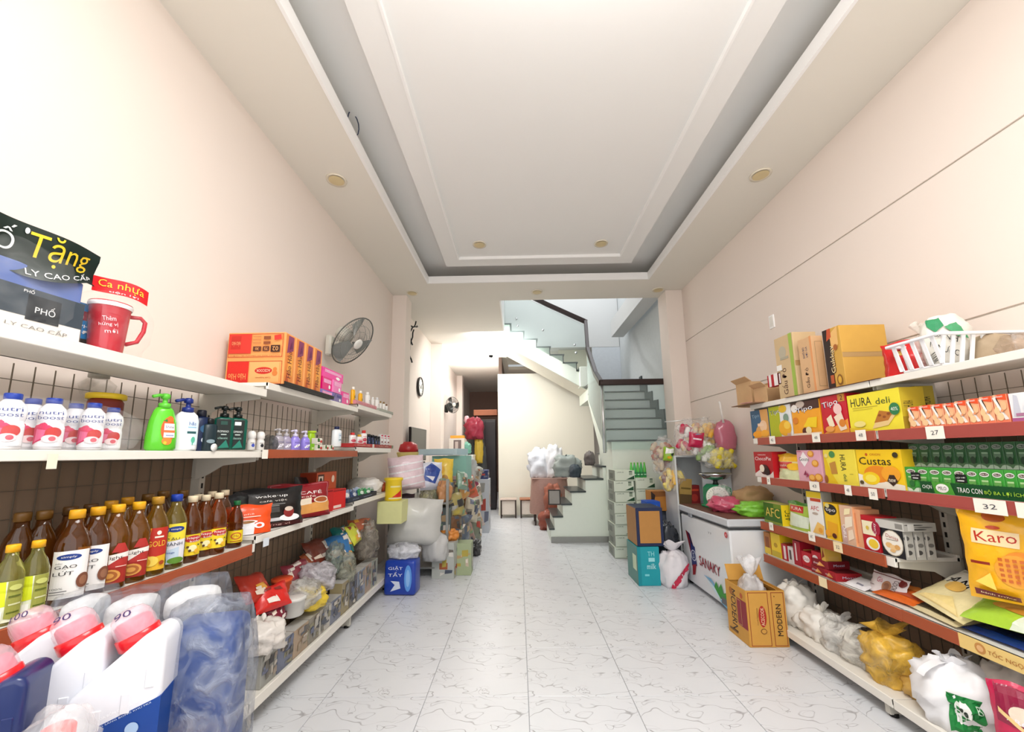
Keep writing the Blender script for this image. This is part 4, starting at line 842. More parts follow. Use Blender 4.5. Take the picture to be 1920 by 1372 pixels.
# ---- row 3: cooking oil
def oil(px, bk, ins, lb, kind, sc=1.0, rz=PI/2-.75, group=None):
    K = {'gao': (liquid('#B26A1E', .9), '#E5A51C'), 'light': (liquid('#D8922A', .9), '#F2B01E'), 'gold': (liquid('#E8B23A', .9), '#B98A2C'), 'soy': (liquid('#E8D060', .9), '#1C3FA6'), 'happi': (liquid('#C8742A', .9), '#EAD9B8'),
         'dark': (liquid('#7E4A1A', .8), '#6B4A1C'), 'dark2': (liquid('#9A5A1E', .8), '#5A3C18'), 'pale': (liquid('#DCDC7A', .9), '#F3B31A'), 'sesame': (liquid('#7A3F12'), '#1E6A3C'), 'rearyellow': (liquid('#8A5A18', .5), '#C98F1E')}  # rearyellow: shade of the back row is put into oil and cap colour
    mat, cc = K[kind]
    prof = [(.036, 0), (.040, .006), (.040, .10), (.037, .108), (.040, .116), (.039, .165), (.030, .20), (.0175, .225), (.0155, .250)]
    if kind in ('gao', 'light', 'gold', 'soy'): prof = [(.037, 0), (.040, .006), (.040, .165), (.037, .18), (.028, .205), (.0175, .225), (.0155, .250)]
    prof = [(r*sc, z*sc) for r, z in prof]
    cap = ([(.0185*sc, .246*sc), (.0185*sc, .268*sc), (.017*sc, .272*sc)], M(cc, .35))
    L = {'gao': (.02, .155, .95, [('r', .0, 0, 1, 1, '#F1F0EE'), ('e', .45, .87, .32, .065, '#1C3B87'), ('t', 'simply', .45, .87, .4, .05, 0, '#F1F0EE'), ('t', 'DẦU', .22, .75, .16, .04, 0, '#444444'), ('t', 'GẠO', .40, .66, .55, .09, 0, '#141414'), ('t', 'LỨT', .36, .54, .5, .10, 0, '#141414'), ('e', .86, .34, .17, .16, '#7A4A35'), ('e', .86, .34, .1, .1, '#94654B'), ('t', '100%', .25, .22, .3, .04, 0, '#555555'), ('r', .1, .15, .5, .17, '#777777'), ('r', .1, .1, .45, .12, '#999999')]),
         'light': (.02, .15, .95, [('r', .0, 0, 1, .38, '#A52A1E'), ('p', [(0, .38), (1, .38), (1, .78), (.75, .78), (0, .5)], '#B4302A'), ('p', [(0, .3), (.75, .62), (1, .62), (1, .75), (.35, .7), (0, .5)], '#F2EBE4'), ('t', 'Light', .55, .62, .5, .1, 0, '#3A2A28'), ('p', [(.45, .76), (.95, .76), (.8, .98), (.6, .98)], '#B4302A'), ('e', .45, .2, .32, .15, '#D79A4A'), ('e', .45, .2, .24, .11, '#A8602A'), ('e', .45, .2, .14, .06, '#D79A4A'), ('e', .1, .1, .14, .1, '#C9853A'), ('r', .6, .4, .9, .42, '#E8C8B8')]),
         'gold': (.02, .165, .95, [('r', 0, 0, 1, 1, '#E9B72A'), ('p', [(.35, .3), (1, .35), (1, 1), (.35, 1), (.28, .6)], '#BC2E20'), ('t', 'GOLD', .58, .62, .66, .13, 0, '#EBC13A'), ('e', .62, .88, .08, .05, '#F2E8D8'), ('r', .48, .76, .8, .8, '#F2E8D8'), ('e', .42, .22, .26, .12, '#F2D25A'), ('e', .3, .2, .13, .09, '#D9A02A'), ('e', .8, .16, .1, .05, '#A8481A')]),
         'soy': (.02, .165, .95, [('r', 0, 0, 1, 1, '#E9E8EE'), ('p', [(0, .55), (1, .6), (1, 1), (0, 1)], '#F0DC3C'), ('e', .55, .86, .33, .075, '#1C3B87'), ('t', 'simply', .55, .86, .4, .05, 0, '#F1F0EE'), ('t', 'DẦU', .25, .72, .2, .05, 0, '#333333'), ('t', 'ĐẬU', .45, .62, .5, .09, 0, '#152044'), ('t', 'NÀNH', .5, .50, .66, .10, 0, '#152044'), ('p', [(0, .3), (.7, .42), (.7, .1), (.3, 0), (0, 0)], '#BFD2E4'), ('e', .62, .08, .3, .08, '#5E8E2E'), ('t', 'Omega', .35, .28, .4, .06, 0, '#2A4F9A')]),
         'happi': (.03, .115, 1.1, [('r', 0, 0, 1, 1, '#F1D326'), ('r', 0, 0, .2, 1, '#E6D9C8'), ('e', .62, .78, .34, .16, '#B8282A'), ('t', 'happi', .62, .82, .5, .14, 0, '#F7EDE4'), ('t', 'koki', .66, .68, .36, .1, 0, '#F7EDE4'), ('e', .6, .34, .16, .16, '#F3EDB8'), ('e', .42, .42, .05, .05, '#5A3A1A'), ('e', .5, .24, .05, .06, '#4A2E14'), ('e', .8, .48, .04, .04, '#3F6A2A'), ('e', .74, .2, .09, .1, '#E8B42C')]),
         'pale': (.012, .15, 1.1, [('r', 0, 0, 1, 1, '#E7EBCF'), ('p', [(.1, .35), (.55, .4), (.5, 1), (.15, 1)], '#D3E020'), ('p', [(.55, .1), (1, 0), (1, 1), (.55, 1)], '#9DA04A'), ('r', .6, .2, .95, .24, '#5E6A22'), ('r', .62, .4, .95, .44, '#D6D9A8'), ('r', .6, .6, .92, .64, '#5E6A22'), ('r', .1, 0, .5, .3, '#F3F4EA'), ('e', .75, .84, .16, .07, '#C7CC74')]),
         'sesame': (.03, .10, 1.2, [('r', 0, 0, 1, 1, '#EBD21E'), ('e', .5, .55, .3, .3, '#C96A2C'), ('e', .5, .55, .2, .2, '#EBD21E'), ('t', 'Mè', .5, .55, .25, .2, 0, '#A8401E'), ('r', .2, .1, .8, .16, '#A8401E')])}.get(kind)
    if L: L = (L[0]*sc, L[1]*sc)+tuple(L[2:])
    X, Y, z = LP(px, bk, 2, ins)
    return bottle('cooking_oil_bottle', lb, 'bottle', prof, mat, (X, Y, z), rz, cap=cap, lab=L, group=group, sq=.12 if kind in ('gao', 'light') else 0)
S_ = 1.12
for px, ins, kd, sc, lb in (
    (2, .05, 'pale', .80, 'pale green oil bottle with yellow cap, cut by the left frame edge'),
    (52, .045, 'pale', .80, 'pale green oil bottle with yellow cap, complete one at the front of the row'),
    (122, .06, 'gao', 1.08, 'brown rice oil bottle with white label, nearer of the two'),
    (163, .065, 'gao', 1.08, 'brown rice oil bottle with white label, farther of the two'),
    (203, .06, 'light', 1.08, 'amber oil bottle with red label and yellow cap, nearer of the two'),
    (244, .06, 'light', 1.08, 'amber oil bottle with red label and yellow cap, farther of the two'),
    (281, .06, 'gold', 1.12, 'golden oil bottle with red and yellow label reading GOLD'),
    (318, .065, 'soy', 1.12, 'pale soybean oil bottle with blue cap'),
    (350, .07, 'happi', 1.06, 'amber oil bottle with yellow label, nearest of the white-capped ones'),
    (376, .09, 'happi', 1.04, 'amber oil bottle with yellow label, second of the white-capped ones'),
    (401, .06, 'happi', 1.06, 'amber oil bottle with yellow label, front one of the last white-capped pair'),
    (438, .06, 'sesame', .86, 'small oil bottle with green cap and yellow label at the end of the oil row'),
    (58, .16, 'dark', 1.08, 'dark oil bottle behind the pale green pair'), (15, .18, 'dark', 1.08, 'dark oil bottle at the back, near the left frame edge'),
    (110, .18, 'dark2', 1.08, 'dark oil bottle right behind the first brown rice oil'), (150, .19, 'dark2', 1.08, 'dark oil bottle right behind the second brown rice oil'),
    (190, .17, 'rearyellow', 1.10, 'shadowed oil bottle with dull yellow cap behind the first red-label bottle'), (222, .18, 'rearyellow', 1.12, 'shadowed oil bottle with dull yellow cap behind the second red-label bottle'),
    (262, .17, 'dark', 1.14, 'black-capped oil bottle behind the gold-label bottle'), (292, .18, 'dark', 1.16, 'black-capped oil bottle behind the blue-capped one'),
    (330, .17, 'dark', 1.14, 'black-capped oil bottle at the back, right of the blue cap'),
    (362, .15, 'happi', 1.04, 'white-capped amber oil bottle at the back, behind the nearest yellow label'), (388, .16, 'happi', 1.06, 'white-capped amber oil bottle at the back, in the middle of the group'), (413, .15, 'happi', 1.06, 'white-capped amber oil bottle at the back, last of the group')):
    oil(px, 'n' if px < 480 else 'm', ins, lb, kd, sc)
simple_bottle('cooking_oil_bottle', 'small green-capped bottle behind the last oil bottle', 'bottle', .028, .2, '#3A2A10', '#1E6A3C', 452, 'n', 2, .12, bodym=liquid('#5A3210'), capr=.45, sy=1)
# coffee bags
def bagL(name, px0, px1, ytop, bk, ins, col, ops, lb, th=.07, tilt=.0, seed=1, rzo=0, rough=.3, cat='coffee bag', h=None):
    X, Y, z, w_, hh = spanL(bk, 2, px0, px1, ytop, ins)
    return pouch(name, lb, cat, w_, h or hh, th, col, ops, (X-th/2, Y, z), seed=seed, rough=rough, rot=(tilt, 0, PI/2+rzo), flat_bottom=True)
bagL('coffee_bag', 425, 478, 925, 'm', .14, '#15161A', None, 'black foil pouch behind the orange coffee bag', .06, -.05, 3)
bagL('coffee_bag', 447, 500, 947, 'm', .05, '#E8501C', [('p', [(.05, 0), (.6, .0), (.62, .38), (.1, .42)], '#E9EAEE'), ('e', .38, .42, .3, .07, '#F3F3F5'), ('e', .38, .42, .24, .05, '#9A6A3A'), ('e', .72, .28, .12, .1, '#F3F3F5'), ('e', .72, .28, .06, .05, '#E8501C'), ('t', 'cà phê', .4, .68, .4, .06, 0, '#F7D2C0'), ('r', .2, .58, .75, .61, '#F7D2C0')], 'orange coffee bag with a white cup, next to the small oil bottle', .07, -.08, 4, -.75)
bagL('coffee_bag', 478, 553, 915, 'm', .05, '#121214', [('t', "wake·up", .5, .78, .5, .09, 0, '#F2F2F0'), ('t', 'café việt', .52, .66, .42, .06, 0, '#E0DCD4'), ('r', .25, .56, .7, .58, '#8A8A88'), ('r', .25, .52, .6, .54, '#8A8A88'), ('r', .3, .36, .6, .5, '#4A4A4C'), ('r', .2, .14, .62, .22, '#C9CBD0'), ('e', .76, .2, .17, .09, '#F1F1F3'), ('e', .75, .33, .09, .13, '#8A2A2A'), ('e', .75, .42, .07, .06, '#D8C8B8'), ('r', 0, 0, 1, .1, '#3C1216'), ('t', 'hương vị', .5, .05, .5, .05, 0, '#C9A8A0')], 'black coffee bag with white lettering and cup picture', .09, -.12, 5, -.6)
bagL('coffee_bag', 541, 603, 906, 'm', .05, '#8E1420', [('t', 'NESCAFÉ', .5, .72, .7, .11, 0, '#F6F1EE'), ('t', 'café', .6, .6, .26, .06, 0, '#F0D8CC'), ('o', .03, .5, .97, .97, .003, '#C9848A'), ('p', [(0, .05), (1, .15), (1, .45), (.3, .36), (0, .2)], '#D99A52'), ('p', [(.1, .3), (.65, .38), (.65, .56), (.1, .46)], '#EFE2CC'), ('e', .84, .48, .15, .1, '#E8D8C4'), ('e', .84, .48, .12, .075, '#A85A30'), ('r', .0, 0, 1, .07, '#6E1018')], 'red coffee bag with a tilted cup, leaning beside the black one', .09, -.12, 6, -.6)
bagL('coffee_bag', 560, 603, 893, 'm', .17, '#1A1518', [('r', .2, .5, .9, .8, '#3A1218')], 'black and red foil pack standing behind the red coffee bag', .05, -.1, 7)
boxL('coffee_carton', 'orange brown coffee carton standing behind the red boxes', 'carton', 'm', 2, 590, 628, 885, .13, '#C9511C', {'F': [('r', .05, .55, .35, .95, '#4A1C10'), ('r', .08, .62, .3, .9, '#E6D8C8'), ('e', .19, .76, .07, .1, '#2A1A14'), ('r', .4, .1, .95, .5, '#D9641F'), ('e', .8, .8, .08, .1, '#F2DCC4')], 'L': [('r', 0, 0, 1, 1, '#8E3012')]}, inset=.14)
boxL('coffee_box', 'plain red coffee box, nearer of the two red ones', 'box', 'm', 2, 600, 622, 919, .10, '#C81E20', {'F': [('r', .15, .06, .6, .2, '#F1D8D0'), ('r', .05, .9, .95, .97, '#8E0F14')], 'L': [('r', 0, 0, 1, 1, '#D8221F')]}, inset=.04, rot=-.15)
boxL('coffee_box', 'plain red coffee box, farther of the two red ones', 'box', 'm', 2, 623, 645, 917, .10, '#D4201F', {'F': [('r', .2, .06, .7, .2, '#F1D8D0'), ('r', .05, .9, .95, .97, '#8E0F14')]}, inset=.04, rot=-.15)
# sachets and small packets of the far bay
r3 = random.Random(12)
for i, (px, h, c1, c2, lb) in enumerate(((650, .10, '#7C86A6', '#E7E4E0', 'grey blue sachet just past the red boxes'), (657, .09, '#4A6A9A', '#C9D4E2', 'blue sachet leaning in the far lower shelf'), (664, .085, '#24406E', '#D7DDE6', 'dark blue sachet with white print, far lower shelf'), (671, .10, '#9AA9C4', '#3C5C94', 'pale blue sachet behind the dark tray'),
        (678, .085, '#2F8A4E', '#E0EDE2', 'green sachet with white mark, nearer one'), (684, .08, '#37A35C', '#F1F5EF', 'green sachet with white mark, middle one'), (690, .075, '#2E9152', '#DDEBDF', 'green sachet, last before the yellow tub'), (697, .07, '#BFC8C9', '#6D8F7A', 'pale grey sachet at the far end of the lower shelf'))):
    X, Y, z = LP(px, 'f', 2, .06+.03*(i % 2))
    pouch('sachet', lb, 'sachet', .10, h, .03, c1, [('e', .5, .55, .3, .2, c2), ('r', .1, .1, .9, .25, c2)], (X, Y, z), seed=i, rot=(-.25, 0, PI/2-.3+.1*(i % 3)), flat_bottom=True)
trayL(652, 706, 'f', 2, .04, '#202A3E', [('t', 'SỮA', .25, .5, .2, .4, 0, '#8E9AB0'), ('r', .5, .3, .8, .5, '#6A768C')], 'dark navy tray edge holding the sachets')
sack('pale_pack', 'pale grey wrapped bundle at the mesh back of the far lower shelf', 'pack', .28, .2, .16, crinkle('#B9B7B0'), LP(676, 'f', 2, .26), seed=8)
bottle('yellow_tub', 'yellow plastic tub with red triangle at the end of the left shelving', 'tub', [(.085, 0), (.09, .01), (.085, .2), (.10, .215), (.10, .235), (.085, .24)], M('#F0CF2A', .35), (-1.36, 4.36, .93), PI/2-.9,
       lab=(.02, .19, .9, [('p', [(.2, .1), (.9, .1), (.9, .55)], '#D02A22'), ('r', 0, .0, 1, .08, '#E8E0B0'), ('r', .1, .7, .8, .8, '#E9DD96')]))
t = thing('carton_support', 'pale yellow box under the yellow tub', 'carton', (-1.36, 4.36, .70)); MB().box((0, 0, .115), (.26, .24, .228), M('#D8D89A', .6), bev=.004).ob('carton_body', t)
sack('white_parcel', 'white knotted parcel on the far lower shelf behind the yellow tub', 'parcel', .3, .24, .15, crinkle('#E6E2DC'), (-1.62, 4.30, 1.017), seed=11)
bottle('orange_ball_jar', 'small orange round jar above the yellow tub', 'jar', [(.02, 0), (.05, .02), (.06, .05), (.05, .085), (.02, .1)], M('#C2562A', .5), (-1.50, 4.42, 1.017), 0)
# ---- jugs standing at the near end
JW = M('#DDDFE6', .35, coat=.2); JR = M('#D8141E', .3, coat=.4)
def cap_film(): return film('#F08AA4', .42, 9, .12, 'pink_clear_cap')
def jug(lb, loc, rz, body, lab=True, price=True, capc=JR, sc=1.0, name='detergent_jug', dome='#F3D3DE'):
    t = thing(name, lb, 'detergent jug', loc, rz); t.scale = (sc, sc, sc)
    poly = [(-.105, 0), (.105, 0), (.105, .285), (.085, .305), (.055, .300), (-.09, .165), (-.105, .14)]
    bevel_prism(MB(), poly, -.065, .065, body, .024, 4).ob('jug_body', t)
    mb = MB()
    for x, z in ((-.03, .075), (.03, .105), (.078, .16)): mb.box((x, -.0655, z+.03), (.022, .004, .05), body, bev=.002)
    mb.ob('moulded_ribs', t)['kind'] = 'stuff'
    T = Matrix.Translation((.028, 0, .262)) @ Matrix.Rotation(-.42, 4, 'Y')
    MB().lathe([(.046, 0), (.050, .004), (.050, .034), (.047, .036)], capc, 32, T=T).ob('cap_collar', t)
    MB().lathe([(.047, .036), (.0475, .06), (.043, .085), (.032, .10), (.012, .105), (.001, .1055)], film(dome, .42, 6, .1, 'pink_clear_cap'), 32, T=T, cap=False).ob('clear_dosing_cap', t)
    MB().lathe([(.042, .030), (.041, .066), (.034, .074), (.001, .076)], M('#D42A55', .35), 24, T=T, cap=False).ob('inner_spout', t)
    if price:
        mb = MB(); printing(mb, [('t', price, .5, .5, .8, .7, 0, '#3A2A5C')], .05, .030, lambda u, v, o: tuple(T @ Vector((u, -.030+(v-.015)*.72-.66*(.006+o), .094+(v-.015)*.68+.75*(.006+o)-9*u*u))), cut=(.008, .01)); mb.ob('handwritten_price', t)
    if lab:
        MB().prism([(-.1065, .0), (.1065, .0), (.1065, .14), (-.1065, .06)], -.0662, .0662, M('#12408E', .35)).ob('blue_label', t)
        mb = MB(); printing(mb, [('t', 'GEL TẨY RỬA BỒN CẦU VÀ NHÀ TẮM', .56, .84, .74, .085, 20, '#F1F4F8'), ('t', 'HƯƠNG SÁNG BÓNG KHỬ MÙI', .6, .68, .66, .05, 20, '#C8D6EA'), ('e', .74, .38, .07, .14, '#9DB9DA'), ('p', [(.0, 0), (.25, 0), (.5, .3), (.2, .2)], '#0A2A66')], .21, .11, lambda u, v, o: (u, -.0668-o, v+.03)); mb.ob('label_lettering', t)
    return t
def at(px, py, Y): return ony(px, py, Y)
def put_jug(px, py, Y, lb, rz, body, sc=1.0, **k):
    """px,py: where the middle of the cap collar shows"""
    x, y, z = ony(px, py, Y); c, s = math.cos(rz), math.sin(rz)
    return jug(lb, (x-.02*sc*c, y-.02*sc*s, z-.28*sc), rz, body, sc=sc, **k)
jr = .38
put_jug(262, 1192, 1.04, 'white detergent jug with blue label and red cap, front right one of three', jr, JW, .86, price='90')
put_jug(152, 1198, 1.02, 'white detergent jug with red cap, middle one of three', jr, JW, .85, price='90', lab=False)
put_jug(72, 1192, 1.06, 'white detergent jug with red cap, left one of three near the frame edge', jr, JW, .85, price='100', lab=False)
put_jug(-8, 1278, .90, 'navy detergent jug with red cap in the lower left corner', jr+.1, M('#1C2A5E', .3, coat=.3), .84, price='', lab=False)
x, y, z = ony(48, 1376, .84)
bottle('clear_wrapped_bottle', 'film-wrapped bottle with bright red cap lying low in the left corner', 'bottle', [(.05, 0), (.055, .02), (.055, .10), (.04, .14), (.024, .16)], film('#EDEDEE', .5, 10), (x+.03, y+.03, z-.19), 0, cap=([(.026, .155), (.027, .16), (.027, .18), (.024, .184)], M('#F02A20', .3)))
x, y, z = ony(115, 1340, .88); sack('plastic_bag', 'clear crumpled bag between the middle and right white jugs', 'plastic bag', .13, .10, .13, film('#EEF0F2', .4, 9), (x, y, z-.12), seed=13)
# stack of cartons that carries the jugs
for (x, y, w_, d_, z1, lb) in ((-.93, 1.02, .60, .34, .67, 'brown carton under the white jugs, below the frame'), (-1.02, .82, .42, .26, .62, 'brown carton under the navy jug, below the frame')):
    t = thing('carton', lb, 'carton', (x, y, 0.001)); MB().box((0, 0, z1/2), (w_, d_ if d_ < .3 else .16, z1), M('#B98A5A', .7), bev=.003).ob('carton_body', t)
# film wrapped jugs behind: blue bodies with white tops
def wrapped(px0, px1, ytop, Y, hb, lb, body, white=.3, zb=None, seed=1, hole=None):
    x0, _, zt = ony(px0, ytop, Y); x1, _, _ = ony(px1, ytop, Y); w_ = x1-x0
    t = thing('wrapped_jug', lb, 'detergent jug', ((x0+x1)/2, Y, zt-hb), .25)
    bevel_prism(MB(), [(-w_*.40, 0), (w_*.40, 0), (w_*.40, hb*(1-max(white, .06))), (-w_*.40, hb*(1-max(white, .06)))], -.07, .07, M(body, .35), .03, 3).ob('jug_body', t)
    if white: bevel_prism(MB(), [(-w_*.33, hb*(1-white)-.01), (w_*.33, hb*(1-white)-.01), (w_*.31, hb*.95), (-w_*.31, hb*.95)], -.06, .06, M('#F1F2F4', .35), .03, 3).ob('white_top', t)
    sd = Vector((seed*2, 1, 3))
    def fn(u, v):
        a = 2*PI*u; k = 1/((abs(math.cos(a))**5+abs(math.sin(a))**5)**.2); tz = v
        r = (1 if tz < .72 else 1-.35*((tz-.72)/.28)**2)
        if tz > .97: r *= .05 if tz > .99 else .8
        n_ = 1+.07*noise.noise(Vector((math.cos(a)*3, math.sin(a)*3, tz*6))+sd)
        return (w_*.5*k*r*n_*math.cos(a), .1*k*r*n_*math.sin(a), min(tz, .985)*hb*1.02)
    mb = MB(); mb.grid(40, 14, lambda u, v: fn(u, .55+.45*v), film('#9AA1AF', .46 if not white else .26, 15, .15), wrap=True); mb.grid(40, 14, lambda u, v: fn(u, .55*v), film('#C9D2E2', .09, 10, .1), wrap=True); mb.ob('film_wrap', t)
    return t
wrapped(128, 205, 1102, 1.28, .5, 'film-wrapped white-topped jug behind the middle white jug', '#5A4E7A', .45, seed=2)
wrapped(205, 305, 1103, 1.30, .5, 'film-wrapped white-topped jug behind the right white jug', '#4A4470', .45, seed=3)
wrapped(312, 425, 1078, 1.30, .80, 'tall film-wrapped blue jug with white top beside the white jugs', '#1B2C50', .14, seed=4)
t_ = wrapped(330, 470, 1118, 1.18, .95, 'large film-wrapped navy jug, rightmost of the wrapped ones', '#10408E', .0, seed=5)
mb = MB(); printing(mb, [('t', 'Gift', .62, .80, .3, .05, 25, '#F2F4F8'), ('p', [(.2, .35), (.8, .58), (.85, .68), (.3, .52)], '#E5D6DA'), ('e', .5, .3, .3, .1, '#88B0DC')], .2, .5, lambda u, v, o: (u, -.0815-o, v+.22)); mb.ob('label_print', t_)
# ---- base shelf of the left bays: packs, bowls and pouches in a heap
GREYP = ['#9C9C96', '#6E7488', '#A8937C', '#8A8478', '#B7B4AC', '#7A7F8E', '#9A8D6A', '#6F6A62', '#8F97A4', '#B09A84', '#A7AC9C', '#777F72']
y = 2.33; i = 0
while y < 4.1:
    w_ = .15+.03*((i*7) % 3)/2; X = -1.475; c = GREYP[i % 12]; h = .165 if y < 3.3 else .24
    carton('wrapped_goods_pack', f'{["grey", "slate blue", "tan", "brown grey", "pale grey", "blue grey", "olive", "dark grey", "steel blue", "beige", "sage", "mossy"][i % 12]} film-wrapped pack, {ordn(i)} from the near end along the base shelf front', 'pack', w_-.006, .10, h, c,
           {'F': scatter(i, 14, ['#8E8E8A', '#6E7488', '#9E8E7A', '#7E7A70', '#B9B6AE', '#5A5E68', '#8E8A72', '#6F6A62', '#C9C2B6', '#4E4C4C', '#A09284']),
            'T': [('r', 0, 0, 1, 1, '#BDBBB6')]}, (X, y+w_/2, LB+.002), PI/2, rough=.3, body='pack_body')
    y += w_; i += 1
HP = [  # px, py of middle, Y, w, h, colour, kind, label
    (505, 1190, 2.36, .24, .15, '#E3DDD6', 'w', 'pale knotted bag at the near end of the base shelf heap'),
    (520, 1120, 2.55, .22, .13, '#D8221A', 'p', 'bright red pouch lying in the heap under the oil shelf'),
    (490, 1100, 2.50, .20, .16, '#B7301C', 'p', 'dark orange red pouch behind the bright red one'),
    (545, 1150, 2.62, .14, .10, '#7A1430', 'p', 'dark magenta pouch in front of the red ones'),
    (528, 1098, 2.78, .13, .10, '#E0562A', 'r', 'round orange tub in the heap'),
    (580, 1110, 2.85, .24, .16, '#C9C8C4', 'f', 'clear bag with pale goods in the middle of the heap'),
    (602, 1080, 3.05, .26, .18, '#C6C2C8', 'f', 'lilac grey crumpled bag in the middle of the heap'),
    (555, 1135, 2.75, .16, .12, '#D9D8D2', 'r', 'white tub with clear lid in the heap'),
    (596, 1118, 2.95, .24, .14, '#E6C83C', 'b', 'yellow bag of curved snacks on top of the heap'),
    (565, 1075, 3.0, .20, .14, '#8E3040', 'p', 'wine red pouch at the back of the heap'),
    (610, 1035, 3.35, .26, .20, '#6E2A16', 'p', 'dark brown red pouch at the back, below the white shelf'),
    (592, 1052, 3.25, .16, .14, '#9A4A22', 'p', 'copper coloured pouch beside the dark brown one'),
    (642, 1030, 3.5, .22, .20, '#2F6FA8', 'p', 'blue printed pouch standing in the heap'),
    (652, 1012, 3.62, .16, .22, '#0F6A66', 'p', 'teal pouch standing behind the blue one'),
    (628, 1045, 3.4, .12, .22, '#7E8A80', 'f', 'grey see-through bag leaning on the blue pouch'),
    (672, 1000, 3.8, .20, .16, '#C9CC3E', 'p', 'yellow green pack near the far end of the heap'),
    (680, 985, 3.95, .24, .12, '#A8583A', 'p', 'reddish brown pack lying on the yellow green one'),
    (657, 1062, 3.5, .20, .22, '#9A9C8C', 'f', 'grey green wrapped bundle behind the front packs'),
    (682, 1052, 3.7, .12, .30, '#A8842C', 'p', 'mustard brown upright pack near the far end'),
    (700, 1010, 4.0, .22, .34, '#8C8478', 'f', 'grey striped wrapped bundle leaning at the shelf end')]
for i, (px, py, Y, w_, h, c, kd, lb) in enumerate(HP):
    X, _, z = ony(px, py, Y); X = max(min(X, -1.50), -1.72) if kd != 'w' else -1.46; z0 = max(LB+.002, z-h/2)
    if kd == 'w' or kd == 'f': sack('plastic_bag', lb, 'plastic bag', w_, .2, h, film(c, .72, 12) if kd == 'f' else crinkle(c), (X, Y, z0), seed=20+i, knot=(.03, .03) if kd == 'w' else None, amp=.3)
    elif kd == 'b':
        t = sack('snack_bag', lb, 'snack bag', w_, .2, h, crinkle(c, .4, .8, 14), (X, Y, z0), seed=20+i, amp=.3)
        for k in range(5): MB().tube([(-.09+.03*k, -.07, h*.7), (-.07+.03*k, -.075, h*.86), (-.04+.03*k, -.06, h*.95)], .011, M('#F0DE7C', .5), 6).ob('snack_piece', t)
    elif kd == 'r': bottle('plastic_tub', lb, 'tub', [(w_*.36, 0), (w_*.42, .01), (w_*.46, h*.8), (w_*.5, h*.82), (w_*.5, h), (w_*.44, h)], M(c, .35), (X, Y, z0), 0, cap=([(w_*.44, h-.005), (w_*.4, h+.006)], M('#C9C4BE' if c == '#D9D8D2' else '#C9441E', .4)))
    else: pouch('snack_pouch', lb, 'snack pouch', w_, h*1.15, .08, c, scatter(i+40, 6, ['#E8D9C8', c, '#D8CFC4', '#E0A23A', '#F0E6DC', '#8A2A20']), (X, Y, z0), seed=30+i, rot=(-.5-.1*(i % 3), .1*((i % 3)-1), PI/2-.7+.25*(i % 4)))
# filler body so that the heap is carried: low cartons at the back of the base shelf
for k, (ya_, yb2, h) in enumerate(((2.3, 2.9, .16), (2.9, 3.45, .20), (3.52, 4.4, .26))):
    t = thing('storage_carton', f'dull brown carton under the base shelf heap, {ordn(k)} from the near end', 'carton', (-1.70, (ya_+yb2)/2, LB+.002)); MB().box((0, 0, h/2), (.22, yb2-ya_-.02, h), M('#6E5B46', .7), bev=.003).ob('carton_body', t)
# ---- big grey bag and blue laundry pack at the end of the shelving
pouch('grey_plastic_bag', 'large light grey plastic bag bulging past the end of the left shelving', 'plastic bag', .60, .52, .34, '#C9C9C5', None, (-1.20, 4.64, .40), seed=47, rot=(.05, .06, .2), mat=crinkle('#C9C9C5', .4, .5, 7), crimp=0)
sack('grey_plastic_bag', 'small grey white bag hanging below the big grey one', 'plastic bag', .30, .22, .30, crinkle('#BFBFBE', .4, .3, 8), (-.97, 4.72, .22), seed=43, amp=.2)
t = thing('washing_powder_pack', 'blue washing powder pack standing on the floor at the shelf end', 'laundry pack', (-1.225, 4.32, .002), -.05)
bevel_prism(MB(), [(-.165, 0), (.165, 0), (.16, .34), (-.16, .34)], -.10, .10, crinkle('#1C3FA6', .3, .3, 9), .03, 3).ob('pack_body', t)
mb = MB(); printing(mb, [('t', 'GIẶT', .36, .8, .5, .14, 0, '#E9EDF5'), ('t', 'TẨY', .36, .62, .5, .14, 0, '#E9EDF5'), ('p', [(.2, .1), (.55, .2), (.5, .4), (.2, .42), (.35, .3)], '#D5DDF0'), ('e', .8, .5, .13, .4, '#5F9BE6'), ('e', .8, .5, .07, .26, '#8DBCF2')], .3, .32, lambda u, v, o: (u, -.1015-o, v+.01)); mb.ob('printed_design', t)
sack('folded_bag', 'pale film bag folded over the blue washing powder pack', 'plastic bag', .34, .22, .14, film('#E2E4EC', .7, 8), (-1.22, 4.34, .35), seed=44)
# ---- second rack and heaps going to the back
t = thing('rear_goods_rack', 'low steel goods rack along the left wall behind the pillar, buried in packs', 'rack', (-1.25, 6.1, 0))
STEEL = M('#9A9C98', .35, metal=.5)
for x in (-.28, .40):
    for yy in (-1.3, 0, 1.3): MB().box((x, yy, .56), (.03, .03, 1.12), STEEL).ob('leg', t)
for z in (.12, .48, .84): MB().box((.06, 0, z), (.72, 2.66, .02), STEEL).ob('shelf', t)
C2 = ['#B9A77C', '#7C8A74', '#C28A5A', '#D8CFC0', '#8C6A4A', '#93A7B8', '#5E6A6A', '#C9B8A6', '#A6523E', '#C6C88A', '#6A7A92', '#D9D4CC', '#8E8A5A', '#B59CA4']
CN = ['tan', 'sage', 'ochre', 'cream', 'brown', 'grey blue', 'slate', 'beige', 'rust', 'lime grey', 'dusk blue', 'off-white', 'olive', 'dusty pink']
r4 = random.Random(5); i = 0; nk = [0, 0, 0]
